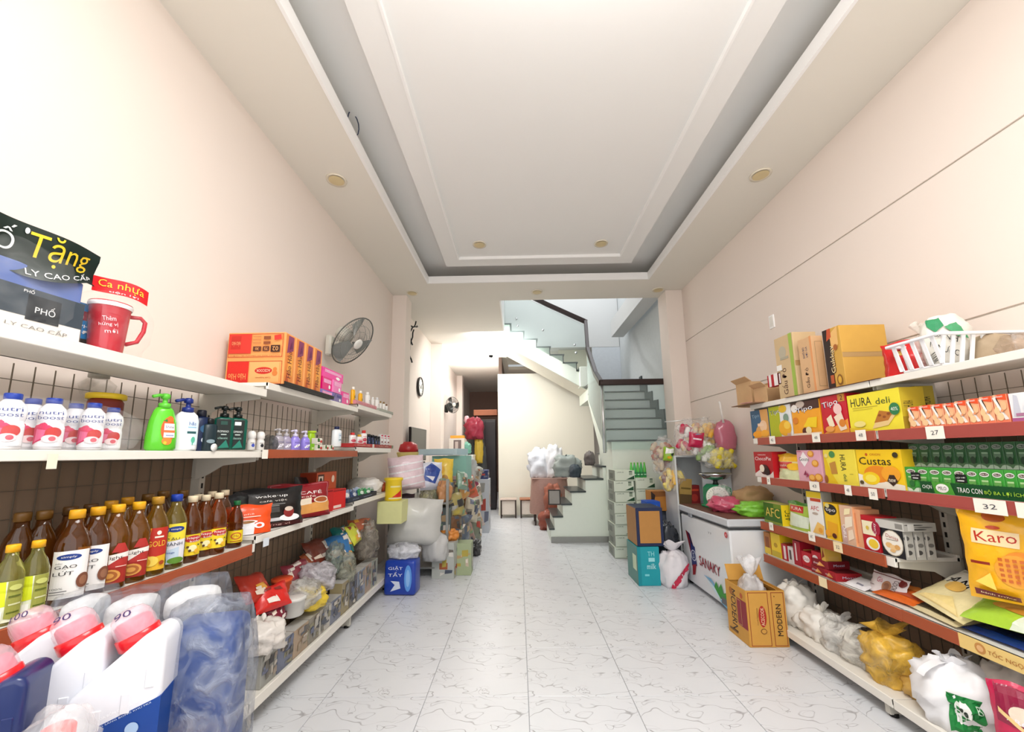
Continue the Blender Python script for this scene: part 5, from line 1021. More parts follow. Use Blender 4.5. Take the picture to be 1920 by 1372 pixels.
for lv, z in enumerate((.132, .492, .852)):
    yy = 4.86
    while yy < 7.3:
        w_ = r4.uniform(.13, .2); hh = r4.uniform(.24, .33) if lv < 2 else r4.uniform(.16, .26); c = r4.randrange(14); c2 = r4.randrange(14)
        nk[lv] += 1; lb = f'{CN[c]} pack on the {["bottom", "middle", "top"][lv]} level of rear rack, {ordn(min(15, nk[lv]-1))} from front'
        if r4.random() < .6: carton('goods_pack', lb, 'pack', w_-.01, .2, hh, C2[c], {'F': scatter(i+80, 10), 'L': scatter(i+120, 6)}, (-.93+r4.uniform(-.04, .03), yy+w_/2, z), PI/2+r4.uniform(-.2, .1), rough=.4, body='pack_body')
        else: sack('goods_bag', lb, 'pack', w_+.03, .22, hh, crinkle(C2[c], .4, .5, 12), (-.95+r4.uniform(-.05, .04), yy+w_/2, z), seed=i+60, rz=r4.uniform(0, 3), amp=.3)
        yy += w_; i += 1
for x, y_, z, w_, d_, h, c, kd, lb, rz in (
    (-1.32, 4.78, 1.0, .36, .34, .34, '#E8D0D8', 's', 'pink and white striped bundle on top, just past the shelf end', 0),
    (-1.08, 4.98, .98, .30, .22, .34, '#DADDEA', 'blue', 'white pack with dark blue print leaning on the striped bundle', .3),
    (-1.0, 5.3, .98, .26, .22, .38, '#EBC94A', 'p', 'yellow floral pack standing behind the blue printed one', -.2),
    (-1.08, 5.1, .72, .34, .24, .30, '#B8B48C', 'f', 'clear bag of yellowish snacks hanging over the rack front', 0),
    (-1.32, 4.72, .62, .22, .16, .34, '#2A1C22', 'p', 'dark wine coloured pack under the striped bundle', .2),
    (-.98, 5.9, 1.05, .5, .36, .34, '#8CC0B4', 'b', 'pale teal plastic box on top of the rear heap', -.1),
    (-1.1, 5.85, 1.4, .6, .42, .09, '#BCD3DC', 'b', 'pale blue lid lying tilted over the teal box', -.25),
    (-.86, 6.5, 1.0, .34, .3, .36, '#C4C6C4', 's', 'grey sack slumped behind the teal box', 0),
    (-1.05, 6.9, 1.08, .3, .3, .42, '#D8D2C8', 'b', 'pale carton with dark print on the far end of the rear heap', 0),
    (-.80, 6.75, .86, .20, .2, .2, '#B04A6A', 's', 'pink bundle at the edge of the rear heap', 0),
    (-.72, 7.6, .0, .34, .4, .95, '#C6CBD2', 'b', 'pale blue grey stack of boxes at the far end of the rack', 0),
    (-.72, 7.6, .95, .3, .34, .16, '#2E3C6A', 'b', 'dark blue patterned box on the pale stack', 0),
    (-.68, 5.0, .0, .20, .22, .36, '#A3B08C', 'b', 'greenish printed box on the floor by the rack foot', 0),
    (-.88, 4.86, .0, .26, .2, .40, '#B5B9B4', 'b', 'grey green printed box on the floor behind the blue pack', -.1),
    (-.84, 4.90, .40, .2, .16, .12, '#D98A3A', 's', 'orange bundle on the greenish floor boxes', 0),
    (-.62, 5.9, .0, .12, .3, .18, '#3A3A3C', 's', 'black bundle on the floor beside the rack', 0)):
    if lb.startswith('pink and white'): pouch('goods_bundle', lb, 'bundle', w_+.06, h+.06, .26, c, [('p', [(0, a_/10), (1, a_/10+.08), (1, a_/10+.12), (0, a_/10+.05)], '#F2EEF2') for a_ in range(1, 9, 2)], (x, y_, z), seed=9, rot=(0, -.1, .3), crimp=0)
    elif kd == 's': sack('goods_bundle', lb, 'bundle', w_, d_, h, crinkle(c, .45, .6, 10), (x, y_, z), seed=int(x*31+y_*17) % 50, rz=rz, amp=.42)
    elif kd == 'f': sack('snack_bag', lb, 'snack bag', w_, d_, h, film(c, .75, 14), (x, y_, z), seed=7, amp=.25)
    elif kd in ('p', 'blue'): pouch('goods_pouch', lb, 'pack', w_, h, .12, c, [('p', [(.1, .35), (.6, .2), (.9, .7), (.5, .95), (.2, .8)], '#2E4FA0'), ('e', .45, .75, .2, .14, '#1F3B8E'), ('p', [(.2, .5), (.5, .3), (.6, .45)], '#E6E8F2')] if kd == 'blue' else [('e', .4, .6, .2, .15, '#E8B02A' if c[1] == 'E' else '#8A3A3A'), ('e', .6, .3, .2, .12, '#B8862A' if c[1] == 'E' else '#C86A3A')], (x, y_, z), seed=3, rot=(-.15, 0, rz+.25))
    else: carton('storage_box', lb, 'box', w_, d_, h, c, {'F': scatter(int(x*97+y_*31), 7), 'R': scatter(int(x*77+y_*13), 5)} if 'printed' in lb or 'patterned' in lb or 'stack' in lb else {'F': [('r', .1, .1, .9, .16, '#7A8FA8')]}, (x, y_, z), rz)
r6 = random.Random(21)
for k, (x, y_, z, w_, h, c, nm) in enumerate(((-.80, 4.98, .42, .24, .26, '#6A4A32', 'brown'), (-.78, 5.12, .62, .26, .3, '#A89A5E', 'khaki'), (-.74, 5.25, .30, .24, .34, '#5A6474', 'dark grey'), (-.76, 5.45, .52, .22, .30, '#C27A6A', 'salmon'), (-.74, 5.55, .16, .26, .34, '#8C8E88', 'grey'), (-.75, 5.7, .80, .24, .3, '#D9A25A', 'amber'),
                                              (-.72, 5.85, .45, .24, .34, '#C9BFA8', 'cream'), (-.72, 6.0, .12, .24, .3, '#A4837A', 'mauve brown'), (-.72, 6.2, .74, .24, .34, '#D2664A', 'coral'), (-.70, 6.4, .40, .26, .32, '#D8CDB8', 'ivory'), (-.70, 6.55, .08, .26, .32, '#7E8472', 'moss grey'), (-.70, 6.8, .55, .26, .36, '#E0D2C6', 'pale pink'), (-.70, 7.05, .15, .26, .38, '#B7A9A2', 'taupe'), (-.74, 5.3, .95, .22, .24, '#7FA08C', 'grey green'), (-.72, 6.5, .98, .2, .24, '#B9B8AE', 'stone'))):
    pouch('goods_pouch', f'{nm} crumpled pack spilling over the front of the rear rack', 'pack', w_, h, .12, c, scatter(k+200, 8), (x, y_, z), seed=70+k, rot=(r6.uniform(-.3, .1), r6.uniform(-.35, .35), PI/2-r6.uniform(.3, 1.1)))
# stripes of the bundle are its own folds; blue-black screen, hat and pot on the wall side
t = thing('television_screen', 'thin black flat screen leaning edge-on behind the left heap', 'television', (-1.56, 6.15, 1.27), PI/2-.06)
MB().box((0, 0, .30), (.78, .04, .50), M('#0F0F11', .2), bev=.008).ob('screen_housing', t); MB().box((0, -.021, .30), (.74, .003, .46), M('#050507', .08)).ob('screen_glass', t); MB().box((0, 0, .02), (.3, .16, .04), M('#111113', .4), bev=.006).ob('stand', t)
t = thing('wicker_basket', 'yellow straw basket hanging behind the left pillar with a red rim', 'basket', (-1.60, 5.75, 1.22))
MB().lathe([(.10, 0), (.14, .12), (.17, .22), (.165, .23), (.13, .12), (.09, .01)], M('#D8C67A', .7), 20, cap=False).ob('basket_body', t); MB().lathe([(.12, .22), (.15, .25), (.13, .34), (.06, .38)], crinkle('#B8242A'), 18).ob('red_cover', t); MB().tube([(-.1, 0, .3), (-.13, 0, .5), (-.11, 0, .72)], .008, M('#6E675A'), 6).ob('cord', t)
# things at the corridor mouth
t = thing('dark_cabinet', 'tall black cabinet at the end of the dim corridor', 'cabinet', (-.86, 10.6, .001)); MB().box((0, 0, 1.15), (.55, .5, 2.3), M('#241F20', .35), bev=.01).ob('cabinet_body', t)
MB().box((.14, -.256, 1.15), (.26, .014, 2.2), M('#2C2729', .3), bev=.004).ob('door', t); MB().box((-.14, -.256, 1.15), (.26, .014, 2.2), M('#2C2729', .3), bev=.004).ob('door', t); MB().box((.02, -.27, 1.25), (.012, .02, .3), CHROME).ob('door_handle', t)
t = thing('lit_wall_strip', 'orange brown strip standing in for lit wall above the black cabinet in the corridor', 'shelf', (-.86, 10.6, 2.42)); MB().box((0, 0, .075), (.62, .4, .15), M('#A9684A', .6), bev=.004).ob('board', t)  # orange block added in place of a lit strip of corridor wall
MB().box((-.28, 0, -.06), (.02, .3, .12), M('#4A3A32', .5)).ob('bracket', t)
t = thing('coat_stand', 'thin chrome coat stand with hanging clothes at the corridor mouth', 'coat stand', (-1.22, 9.4, .001)); MB().lathe([(.016, 0), (.016, 2.15)], CHROME, 8).ob('pole', t); MB().lathe([(.2, 0), (.2, .02), (.03, .04)], CHROME, 16).ob('base', t); MB().lathe([(.03, 2.12), (.07, 2.2), (.05, 2.3), (.01, 2.32)], crinkle('#D8A8B0'), 10).ob('top_cover', t)
sack('hanging_clothes', 'dark red clothes hanging on the coat stand', 'clothes', .42, .25, .5, crinkle('#8E1C34', .7, .6), (-1.02, 9.25, 1.75), seed=51, amp=.35)
sack('hanging_clothes', 'yellow garment hanging below the red clothes', 'clothes', .2, .16, .62, crinkle('#B99A2C', .7, .6), (-.92, 9.25, 1.2), seed=52, amp=.25)
sack('hanging_clothes', 'grey black garments hanging beside the yellow one', 'clothes', .42, .2, 1.0, crinkle('#3C3E3E', .7, .6), (-.98, 9.45, .85), seed=53, amp=.3)
sack('green_bundle', 'sea green bundle on the shelf end by the coat stand', 'bundle', .25, .2, .25, crinkle('#6FA894', .6, .5), (-1.18, 8.9, 1.42), seed=54, amp=.3)
t = thing('storage_shelf_unit', 'pale shelf unit with boxes at the left corridor side', 'shelf', (-1.3, 8.95, .001))
for z in (.5, 1.38): MB().box((0, 0, z), (.62, .5, .03), WB).ob('shelf', t)
for x in (-.29, .29): MB().box((x, 0, .7), (.03, .48, 1.4), WB).ob('side_panel', t)
carton('storage_box', 'white and brown printed box on top of the pale shelf unit', 'box', .34, .3, .36, '#E6DDD2', {'F': [('r', .3, .05, .8, .9, '#7A6A66'), ('r', .4, .2, .6, .8, '#C9B8B0')]}, (-1.36, 8.9, 1.40))
carton('storage_box', 'flat orange box lid beside the printed box on the shelf unit', 'box', .3, .2, .06, '#E8A23C', None, (-1.62, 8.6, 1.66) if 0 else (-1.36, 8.9, 1.765))
# in front of the rear partition
def stool(x, y_, lb, top):
    t = thing('small_stool', lb, 'stool', (x, y_, .001)); WD = M('#8A6A50', .5)
    MB().box((0, 0, .40), (.38, .32, .03), M(top, .5), bev=.008).ob('seat', t)
    MB().box((0, .02, .22), (.34, .28, .30), M('#E3D8CC', .6), bev=.01).ob('cloth_skirt', t)
    for sx in (-1, 1):
        for sy in (-1, 1): MB().box((sx*.16, sy*.13, .19), (.03, .03, .385), M('#3A2A24', .5)).ob('leg', t)
stool(-.24, 9.15, 'small stool with pinkish seat, left one by the rear wall', '#D8C4B8'); stool(.20, 9.15, 'small stool with rust coloured seat, right one by the rear wall', '#B97A5A')
t = thing('covered_table', 'table draped with a brown cloth beside the stairs', 'table', (.62, 8.35, .001))
MB().grid(30, 10, lambda u, v: (.36*(1/((abs(math.cos(2*PI*u))**6+abs(math.sin(2*PI*u))**6)**(1/6)))*math.cos(2*PI*u)*(1.12-.12*v+.02*math.sin(u*60)*(1-v)), .3*(1/((abs(math.cos(2*PI*u))**6+abs(math.sin(2*PI*u))**6)**(1/6)))*math.sin(2*PI*u)*(1.12-.12*v), .22+.68*v), crinkle('#A98478', .8, .3), wrap=True).ob('cloth', t)
MB().box((0, 0, .905), (.72, .6, .02), M('#B9988C', .6), bev=.005).ob('table_top', t)
for sx in (-1, 1):
    for sy in (-1, 1): MB().box((sx*.3, sy*.25, .45), (.03, .03, .9), M('#3A2A24', .5)).ob('leg', t)
for x, y_, z, w_, h, c, s_, lb in ((.46, 8.3, .92, .50, .56, '#E9ECF4', 70, 'big white plastic bundle on the draped table'), (.72, 8.25, .92, .40, .62, '#F2F2F6', 71, 'bright white bundle heaped beside the first on the draped table'), (.92, 8.3, .92, .26, .36, '#6E5A78', 72, 'purple grey bundle on the draped table edge'), (.66, 7.9, .30, .34, .5, '#A8644E', 74, 'rust coloured bundle standing on the floor against the table'), (.60, 7.7, .0, .46, .34, '#9A5240', 75, 'reddish basket bundle on the floor by the stairs')):
    sack('cloth_bundle', lb, 'bundle', w_, .34, h, crinkle(c, .7, .5, 6), (x, y_, z), seed=s_, amp=.3)
def on_steps():
    for x, z, w_, h, c, s_, lb in ((.98, .99, .20, .22, '#3E4A54', 81, 'dark slate box on the stair treads'), (1.24, 1.19, .18, .24, '#6E6664', 83, 'grey rounded bag on an upper tread')):
        sack('stair_bundle', lb, 'bundle', w_, .24, h, crinkle(c, .7, .4, 8), (x, 7.0, z), seed=s_, amp=.2)
    sack('stair_bundle', 'grey green fluffy bundle sitting behind the dark box on the stairs', 'bundle', .46, .3, .36, crinkle('#A9B2AE', .8, .5, 8), (.86, 7.25, .99), seed=84, amp=.35)
    t = thing('picture_frame', 'dark framed panel leaning on the bottom stair', 'frame', (.565, 6.50, .59), -.15)
    MB().box((0, 0, .12), (.20, .015, .24), M('#3A3532', .5), bev=.003).ob('frame_border', t); MB().box((0, -.009, .12), (.16, .003, .20), M('#9A9690', .4)).ob('panel', t)
on_steps()
# ================================================================== right shelves
YC = '#E8A62A'
def cookie(x, y, r, c='#D98E2C', c2='#F0B85A'): return [('e', x, y, r, r*.8, c), ('e', x-.01, y+.015, r*.7, r*.55, c2)]
# ---- row 1 (upper row of biscuit boxes)
boxR('wafer_box', 'blue and gold wafer box at the far end of the upper biscuit row', 'biscuit box', 1, 1412, 1443, 769, .10, '#2C5C80', {'F': [('p', [(.55, 1), (1, 1), (1, 0), (.1, 0), (.3, .35), (.6, .6)], '#D9A05A'), ('t', 'Tipo', .3, .78, .42, .16, 6, '#9FC0D8'), ('e', .7, .42, .2, .2, '#F0C8A0'), ('e', .35, .14, .28, .12, '#F2A01E'), ('e', .75, .16, .22, .12, '#F4AE34'), ('r', .4, .42, .75, .52, '#F3D2B2')]}, rot=.05)
boxR('wafer_box', 'green and white wafer box, second from the far end of the upper biscuit row', 'biscuit box', 1, 1446, 1487, 761, .10, '#E4E6E6', {'F': [('r', 0, 0, .52, 1, '#B2B91E'), ('t', 'Tipo', .32, .80, .5, .18, 8, '#F7F7F7'), ('t', 'Tipo', .31, .81, .46, .16, 8, '#22305E'), ('e', .68, .88, .18, .12, '#E3B92A'), ('e', .8, .58, .12, .14, '#7E9A86'), ('e', .72, .27, .28, .25, '#EFAF1E'), ('e', .82, .35, .14, .12, '#F7CC4A'), ('r', .8, .02, .95, .1, '#D9A88A')]})
boxR('wafer_box', 'orange wafer box with brown top, in the middle of the upper biscuit row', 'biscuit box', 1, 1489, 1543, 752, .10, '#F2A41E', {'F': [('r', 0, .74, 1, 1, '#4A2A22'), ('e', .35, .92, .16, .1, '#C9B8AC'), ('e', .12, .82, .12, .12, '#EDE7E0'), ('t', 'Tipo', .48, .74, .62, .19, 6, '#2A2A5E'), ('t', 'Tipo', .49, .75, .58, .17, 6, '#F8F8F8'), ('p', [(.4, .25), (.6, .5), (.9, .5), (.85, .2)], '#F5D01E'), ('e', .13, .45, .1, .1, '#D9802A'), ('e', .45, .12, .1, .1, '#5A2416'), ('e', .58, .14, .1, .1, '#EFE0B0'), ('r', 0, 0, 1, .07, '#F3DCC0')]})
boxR('wafer_box', 'red wafer box with cream biscuits, left of the big yellow cracker box', 'biscuit box', 1, 1545, 1594, 741, .10, '#C4182C', {'F': [('p', [(0, 0), (1, 0), (1, .35), (.3, .12)], '#F0A03A'), ('t', 'Tipo', .38, .76, .68, .22, 8, '#1E2A5E'), ('t', 'Tipo', .39, .77, .62, .19, 8, '#F8F6F6'), ('r', .72, .8, .98, .99, '#C88A3A'), ('t', '2', .86, .9, .1, .12, 0, '#3A1A14'), ('p', [(.2, .4), (.4, .5), (.5, .2), (.3, .14)], '#F1E2C4'), ('p', [(.5, .42), (.8, .55), (.95, .1), (.7, .05)], '#F0DCC4'), ('e', .68, .62, .16, .14, '#F1C8C4'), ('e', .8, .25, .12, .1, '#D9842C'), ('e', .3, .12, .18, .08, '#E8A050')]}, h=None)
HURA = [('t', 'HURA', .28, .78, .42, .22, 0, '#2A2A22'), ('t', 'deli', .70, .74, .26, .16, 0, '#4A5A2A'), ('r', .1, .62, .6, .635, '#B8A83A'), ('r', .1, .57, .5, .58, '#B8A83A'), ('p', [(.45, .06), (.75, .12), (.9, .36), (.62, .44)], '#E8C88A'), ('p', [(.5, .2), (.76, .24), (.86, .42), (.62, .50)], '#B8742E'), ('e', .7, .33, .03, .03, '#8A4A1E'), ('e', .62, .38, .03, .03, '#8A4A1E'), ('e', .78, .4, .03, .03, '#8A4A1E'), ('e', .22, .2, .12, .08, '#F0E08A'), ('p', [(.0, 0), (.55, 0), (.3, .08), (0, .12)], '#E3C02A'), ('e', .9, .5, .09, .15, '#2F7A4A'), ('t', '40%', .9, .5, .12, .09, 0, '#E8F0E4')]
boxR('cracker_box', 'large yellow cracker box in the upper biscuit row', 'biscuit box', 1, 1596, 1697, 735, .13, '#EFDF3A', {'F': HURA, 'R': [('r', 0, 0, 1, 1, '#C9B02E'), ('t', 'HURA', .3, .6, .4, .16, 90, '#2A2A22'), ('r', .0, 0, 1, .3, '#A88A2A')], 'L': [('r', 0, 0, 1, 1, '#C9B02E')]}, gap=.004)
boxR('cracker_box', 'shaded yellow cracker box standing behind the large one', 'biscuit box', 1, 1700, 1728, 726, .10, '#B5A23A', {'R': [('t', 'HURA', .5, .65, .5, .2, 90, '#2A2A22')], 'F': [('r', .2, .1, .9, .4, '#8A7A2E')]}, inset=.14)  # darker copy of the large box's yellow, with the shade put into it
xs_ = [1707, 1729, 1752, 1775, 1796, 1819, 1843, 1869, 1897]
WAF = [('r', 0, .0, 1, .10, '#E87A5A'), ('p', [(.25, .85), (1, .78), (1, 1), (.3, 1)], '#E8552C'), ('p', [(.05, .86), (.25, .95), (.25, .55), (.85, .1), (.95, .14)], '#F6EFEA'), ('p', [(.0, .9), (.2, .9), (.85, .12), (.7, .1)], '#F6EFEA'), ('e', .2, .42, .2, .15, '#F3C894'), ('e', .4, .22, .25, .14, '#F5CE9C'), ('e', .75, .6, .22, .16, '#F2B98A'), ('e', .6, .42, .1, .05, '#E89A6A'), ('t', 'nabati', .45, .93, .7, .07, 0, '#F6EFEA')]
for i in range(8):
    boxR('wafer_pack', f'orange and white wafer pack, {ordn(i)} from the far end of the eight', 'biscuit pack', 1, xs_[i], xs_[i+1], [763, 760, 758, 756, 752, 748, 744, 740][i], .09, '#F0B489', {'F': WAF, 'R': [('r', 0, 0, 1, 1, '#E06A4A')]}, inset=.03, group='orange wafer packs on the red rail', rot=.0)
boxR('wafer_pack', 'white and lilac wafer pack at the right frame edge, upper biscuit row', 'biscuit pack', 1, 1899, 1950, 736, .09, '#E9EAEC', {'F': [('r', 0, 0, 1, .14, '#A85A8A'), ('p', [(.1, .2), (.4, .2), (.35, .9), (.2, .95)], '#C9CBD6'), ('e', .7, .4, .2, .2, '#D9DDE4'), ('r', .2, .2, .8, .3, '#B07A9A')]}, inset=.03)
# ---- row 2
boxR('choco_pie_box', 'red chocolate pie box at the far end of the lower biscuit row', 'biscuit box', 2, 1417, 1452, 847, .12, '#B0141C', {'F': [('t', 'ORION', .45, .88, .42, .05, 0, '#F4E4E0'), ('t', 'ChocoPie', .5, .73, .86, .14, 0, '#FAF4F0'), ('p', [(0, 0), (1, 0), (1, .25), (.8, .1), (.3, .28), (0, .12)], '#E8DAD4'), ('e', .55, .3, .24, .2, '#4A1C18'), ('e', .42, .34, .13, .15, '#EFE0CC'), ('e', .68, .22, .16, .14, '#2A0E0C')], 'R': [('r', 0, 0, 1, 1, '#C01C24')]})
X, Y, z, w_, hh = spanR(2, 1456, 1497, 851, .03)
pouch('bread_bag', 'yellow and red bread bag next to the red chocolate pie box', 'biscuit bag', w_+.02, hh, .08, '#E9D9A0', [('r', 0, .7, 1, 1, '#F0B81E'), ('r', .1, .42, .75, .68, '#C4201E'), ('t', 'solite', .42, .55, .5, .1, 0, '#F6E4D4'), ('e', .8, .5, .24, .14, '#F0BC2A'), ('p', [(0, 0), (1, 0), (1, .3), (.4, .38), (0, .2)], '#DCE0B0'), ('p', [(0, .1), (.12, .15), (.12, .9), (0, .9)], '#B0141C')], (X+.04, Y, z), seed=4, rot=(0, 0, -PI/2), flat_bottom=True)
boxR('cookie_box', 'pink cookie box in the lower biscuit row', 'biscuit box', 2, 1499, 1545, 844, .10, '#E0A8B8', {'F': [('p', [(.1, .7), (.3, .95), (.52, .7), (.3, .46)], '#F4EEEE'), ('t', 'Goute', .31, .71, .42, .12, 0, '#2A2422')]+cookie(.76, .58, .14)+cookie(.62, .88, .13)+cookie(.85, .14, .16)+cookie(.6, .12, .14)+[('p', [(.25, .2), (.35, .35), (.4, .2)], '#8A2A4A'), ('p', [(.35, .12), (.42, .28), (.48, .18)], '#A83A5A'), ('r', .05, .95, .25, .97, '#A83A3A')]})
boxR('cracker_box', 'yellow cracker box with lettering turned sideways, between pink box and egg cakes', 'biscuit box', 2, 1550, 1611, 843, .11, '#F0DC4A', {'F': [('p', [(0, 0), (.4, 0), (.22, .3), (0, .95)], '#E6C21E'), ('t', 'HURA', .62, .62, .16, .46, -90, '#1E2A22'), ('t', 'deli', .64, .20, .1, .2, -90, '#4A6A3A'), ('p', [(.22, .28), (.42, .3), (.38, .66), (.18, .6)], '#C08A3A'), ('e', .3, .86, .1, .1, '#4A8A4E'), ('e', .1, .82, .06, .06, '#E8D88A'), ('e', .03, .12, .06, .12, '#9A5A2A'), ('r', .8, .3, .9, .32, '#B8A83A')]})
boxR('egg_cake_box', 'yellow egg cake box reading Custas beside the malt drink cartons', 'biscuit box', 2, 1613, 1700, 843, .15, '#F3C91E', {'F': [('e', .25, .87, .03, .04, '#C4561E'), ('t', 'ORION', .45, .87, .24, .06, 0, '#B8641E'), ('t', 'Custas', .42, .70, .72, .2, 0, '#1E1A18'), ('p', [(0, 0), (1, 0), (1, .12), (.5, .2), (0, .35)], '#F2EAD8'), ('e', .45, .36, .30, .22, '#E88A1E'), ('e', .3, .24, .2, .17, '#F6D21E'), ('e', .3, .24, .13, .1, '#F8E45A'), ('e', .75, .38, .2, .2, '#F0A42A'), ('p', [(.66, .2), (.72, .36), (.82, .36), (.88, .2), (.77, .08)], '#3A2418'), ('t', 'new', .77, .22, .14, .08, 0, '#F0E4CC'), ('e', .9, .86, .06, .07, '#3A3018'), ('e', .08, .12, .05, .05, '#5A4A2A')], 'R': [('r', 0, 0, 1, 1, '#E0B81E')]})
MO = lambda dk: [('r', 0, .0, 1, .16, '#A9B8A8' if dk else '#CFDCC8'), ('p', [(0, .16), (.35, .10), (.5, .02), (.75, .14), (1, .16), (1, .2), (0, .2)], '#4E6A4E' if dk else '#3E8A3E'), ('e', .5, .82, .40, .09, '#8A938A' if dk else '#E6EBE2'), ('e', .5, .82, .33, .055, '#2C3A30' if dk else '#4A2418'), ('t', 'MILO', .5, .82, .5, .06, 0, '#B9C0B8' if dk else '#F0EEE6'), ('e', .5, .5, .30, .12, '#56705A' if dk else '#5E9A4A'), ('e', .5, .32, .22, .14, '#24382A' if dk else '#2A6A30'), ('r', .25, .56, .8, .62, '#7E9A80' if dk else '#A8CC90')]  # dk: same carton with the upper tier's shade put into its colours
def milo_row(xl, xr, n, ytop, z, inset, lb, dk, h=None):
    for i in range(n):
        a = xl+(xr-xl)*(i/n)**1.06; b = xl+(xr-xl)*((i+1)/n)**1.06
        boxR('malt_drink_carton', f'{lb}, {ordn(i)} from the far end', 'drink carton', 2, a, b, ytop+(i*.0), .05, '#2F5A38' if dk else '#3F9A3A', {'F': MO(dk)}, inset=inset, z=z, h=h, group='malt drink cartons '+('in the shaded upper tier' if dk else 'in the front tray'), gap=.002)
milo_row(1683, 1990, 13, 880, RS[2]+.001, .028, 'bright green malt drink carton', False, .125)
milo_row(1683, 1990, 13, 880, RS[2]+.001, .095, 'green malt drink carton hidden behind the front tray', False, .125)
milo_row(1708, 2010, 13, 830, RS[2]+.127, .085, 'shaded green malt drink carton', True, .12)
X, Y, z, w_, hh = spanR(2, 1727, 1995, 905, .02)
t = thing('display_tray', 'dark green printed tray strip in front of the malt drink cartons', 'tray', (X+.002, Y, z), -PI/2)
MB().box((0, 0, .028), (w_, .002, .056), M('#0F4A22', .4)).ob('tray_front', t); MB().box((0, .055, .001), (w_, .11, .002), M('#0F4A22', .4)).ob('tray_base', t)
mb = MB(); printing(mb, [('p', [(.13, 0), (.11, 1), (.27, 1), (.30, 0)], '#4A9A32'), ('t', 'CHỌN', .065, .5, .085, .42, 0, '#F4F6F0'), ('e', .20, .5, .055, .38, '#F2F2EC'), ('t', 'MILO', .20, .5, .07, .3, 0, '#3A1C14'), ('t', 'TRAO CON', .42, .48, .19, .4, 0, '#F4F6F0'), ('t', 'BỘ BA LỢI ÍCH', .66, .46, .26, .42, 0, '#A8D23A'), ('r', .82, 0, 1, 1, '#2F8A2E')], w_, .056, lambda u, v, o: (u, -.0012-o, v)); mb.ob('tray_lettering', t)
for px, lb, yy in ((1717, 'small black and white sticker card on the front malt drink cartons, far one', 898), (1802, 'small black and white sticker card on the front malt drink cartons, near one', 898)):
    X = XFR+.022; y_ = solve_y(X, 1.26, px); t = thing('sticker_card', lb, 'sticker', (X, y_, 1.246), -PI/2); MB().box((0, 0, .02), (.048, .001, .038), M('#17181A', .4)).ob('card', t)
    mb = MB(); printing(mb, [('t', 'HỘP MỚI', .5, .62, .8, .25, 4, '#E8E8E4'), ('r', .2, .2, .8, .32, '#E8E8E4')], .048, .038, lambda u, v, o: (u, -.001-o, v)); mb.ob('lettering', t)
# ---- row 3
boxR('cracker_box', 'green cracker box with gold letters at the far end of the third row', 'biscuit box', 3, 1434, 1468, 944, .10, '#3E6A1E', {'F': [('t', 'AFC', .5, .55, .8, .45, 0, '#E0C25A'), ('r', 0, .0, 1, .12, '#8A9A3A'), ('r', .6, .8, 1, 1, '#6E8A2A')], 'T': [('r', 0, 0, 1, 1, '#C9BC6A')], 'R': [('r', 0, 0, 1, 1, '#E8C81E'), ('t', 'AFC', .5, .5, .5, .5, 90, '#3A4A1A')]})
X, Y, z, w_, hh = spanR(3, 1476, 1516, 941, .04)
pouch('biscuit_bag', 'green and white biscuit bag with red label in the third row', 'biscuit bag', w_+.03, hh, .07, '#A8C24A', [('r', .15, .62, .75, .86, '#C4261E'), ('t', 'PURA', .45, .75, .45, .12, 0, '#F6EEE4'), ('p', [(.1, .1), (.9, .1), (.95, .5), (.2, .6)], '#DCE6D0'), ('r', .0, .9, 1, 1, '#4A8A2A')], (X+.04, Y, z), seed=5, rot=(0, 0, -PI/2), flat_bottom=True)
boxR('cracker_box', 'tall white cracker box with yellow top in the third row', 'biscuit box', 3, 1520, 1549, 922, .07, '#F1EFEA', {'F': [('r', 0, .86, 1, 1, '#F2D42A'), ('r', .25, .78, .95, .85, '#C9482A'), ('t', 'AFC', .5, .62, .55, .1, 0, '#C4261E'), ('e', .5, .5, .2, .03, '#B8A89A'), ('p', [(.2, .05), (.9, .05), (1, .25), (.6, .32)], '#F0C26A'), ('e', .75, .14, .14, .06, '#E8A03A')], 'R': [('r', 0, 0, 1, 1, '#A9A79C')]}, inset=.03)
boxR('wafer_box', 'yellow wafer box with brown round logo in the third row', 'biscuit box', 3, 1551, 1578, 943, .08, '#F0C21E', {'F': [('e', .5, .82, .45, .15, '#2A241E'), ('t', 'tipo', .5, .80, .7, .12, 0, '#F4F2EC'), ('e', .3, .92, .16, .06, '#D9CF8A'), ('p', [(.1, .1), (.8, .1), (.9, .45), (.2, .5)], '#E8A81E'), ('e', .6, .12, .16, .07, '#5A2416'), ('e', .15, .16, .18, .1, '#F0A42A')]}, inset=.03)
boxR('wafer_box', 'peach wafer box with sideways lettering, nearer pair first, third row', 'biscuit box', 3, 1581, 1607, 948, .12, '#E0B89A', {'F': [('r', 0, 0, .4, .45, '#C9A8A0'), ('t', 'TIPO', .25, .32, .22, .36, 90, '#F8F4F0'), ('p', [(.3, .4), (.9, .5), (.95, .75), (.4, .7)], '#F2E4CC'), ('p', [(.35, .75), (.8, .8), (.9, .95), (.45, .92)], '#F6E8B8'), ('p', [(.5, .1), (.95, .2), (.9, .42), (.55, .36)], '#EFD9C0')], 'R': [('r', 0, 0, 1, 1, '#E9A878')]}, inset=.02)
boxR('wafer_box', 'plain peach orange box beside the sideways lettered one', 'biscuit box', 3, 1607, 1621, 955, .12, '#E8A87C', {'F': [('r', .1, .1, .4, .9, '#D98E62')]}, inset=.03)
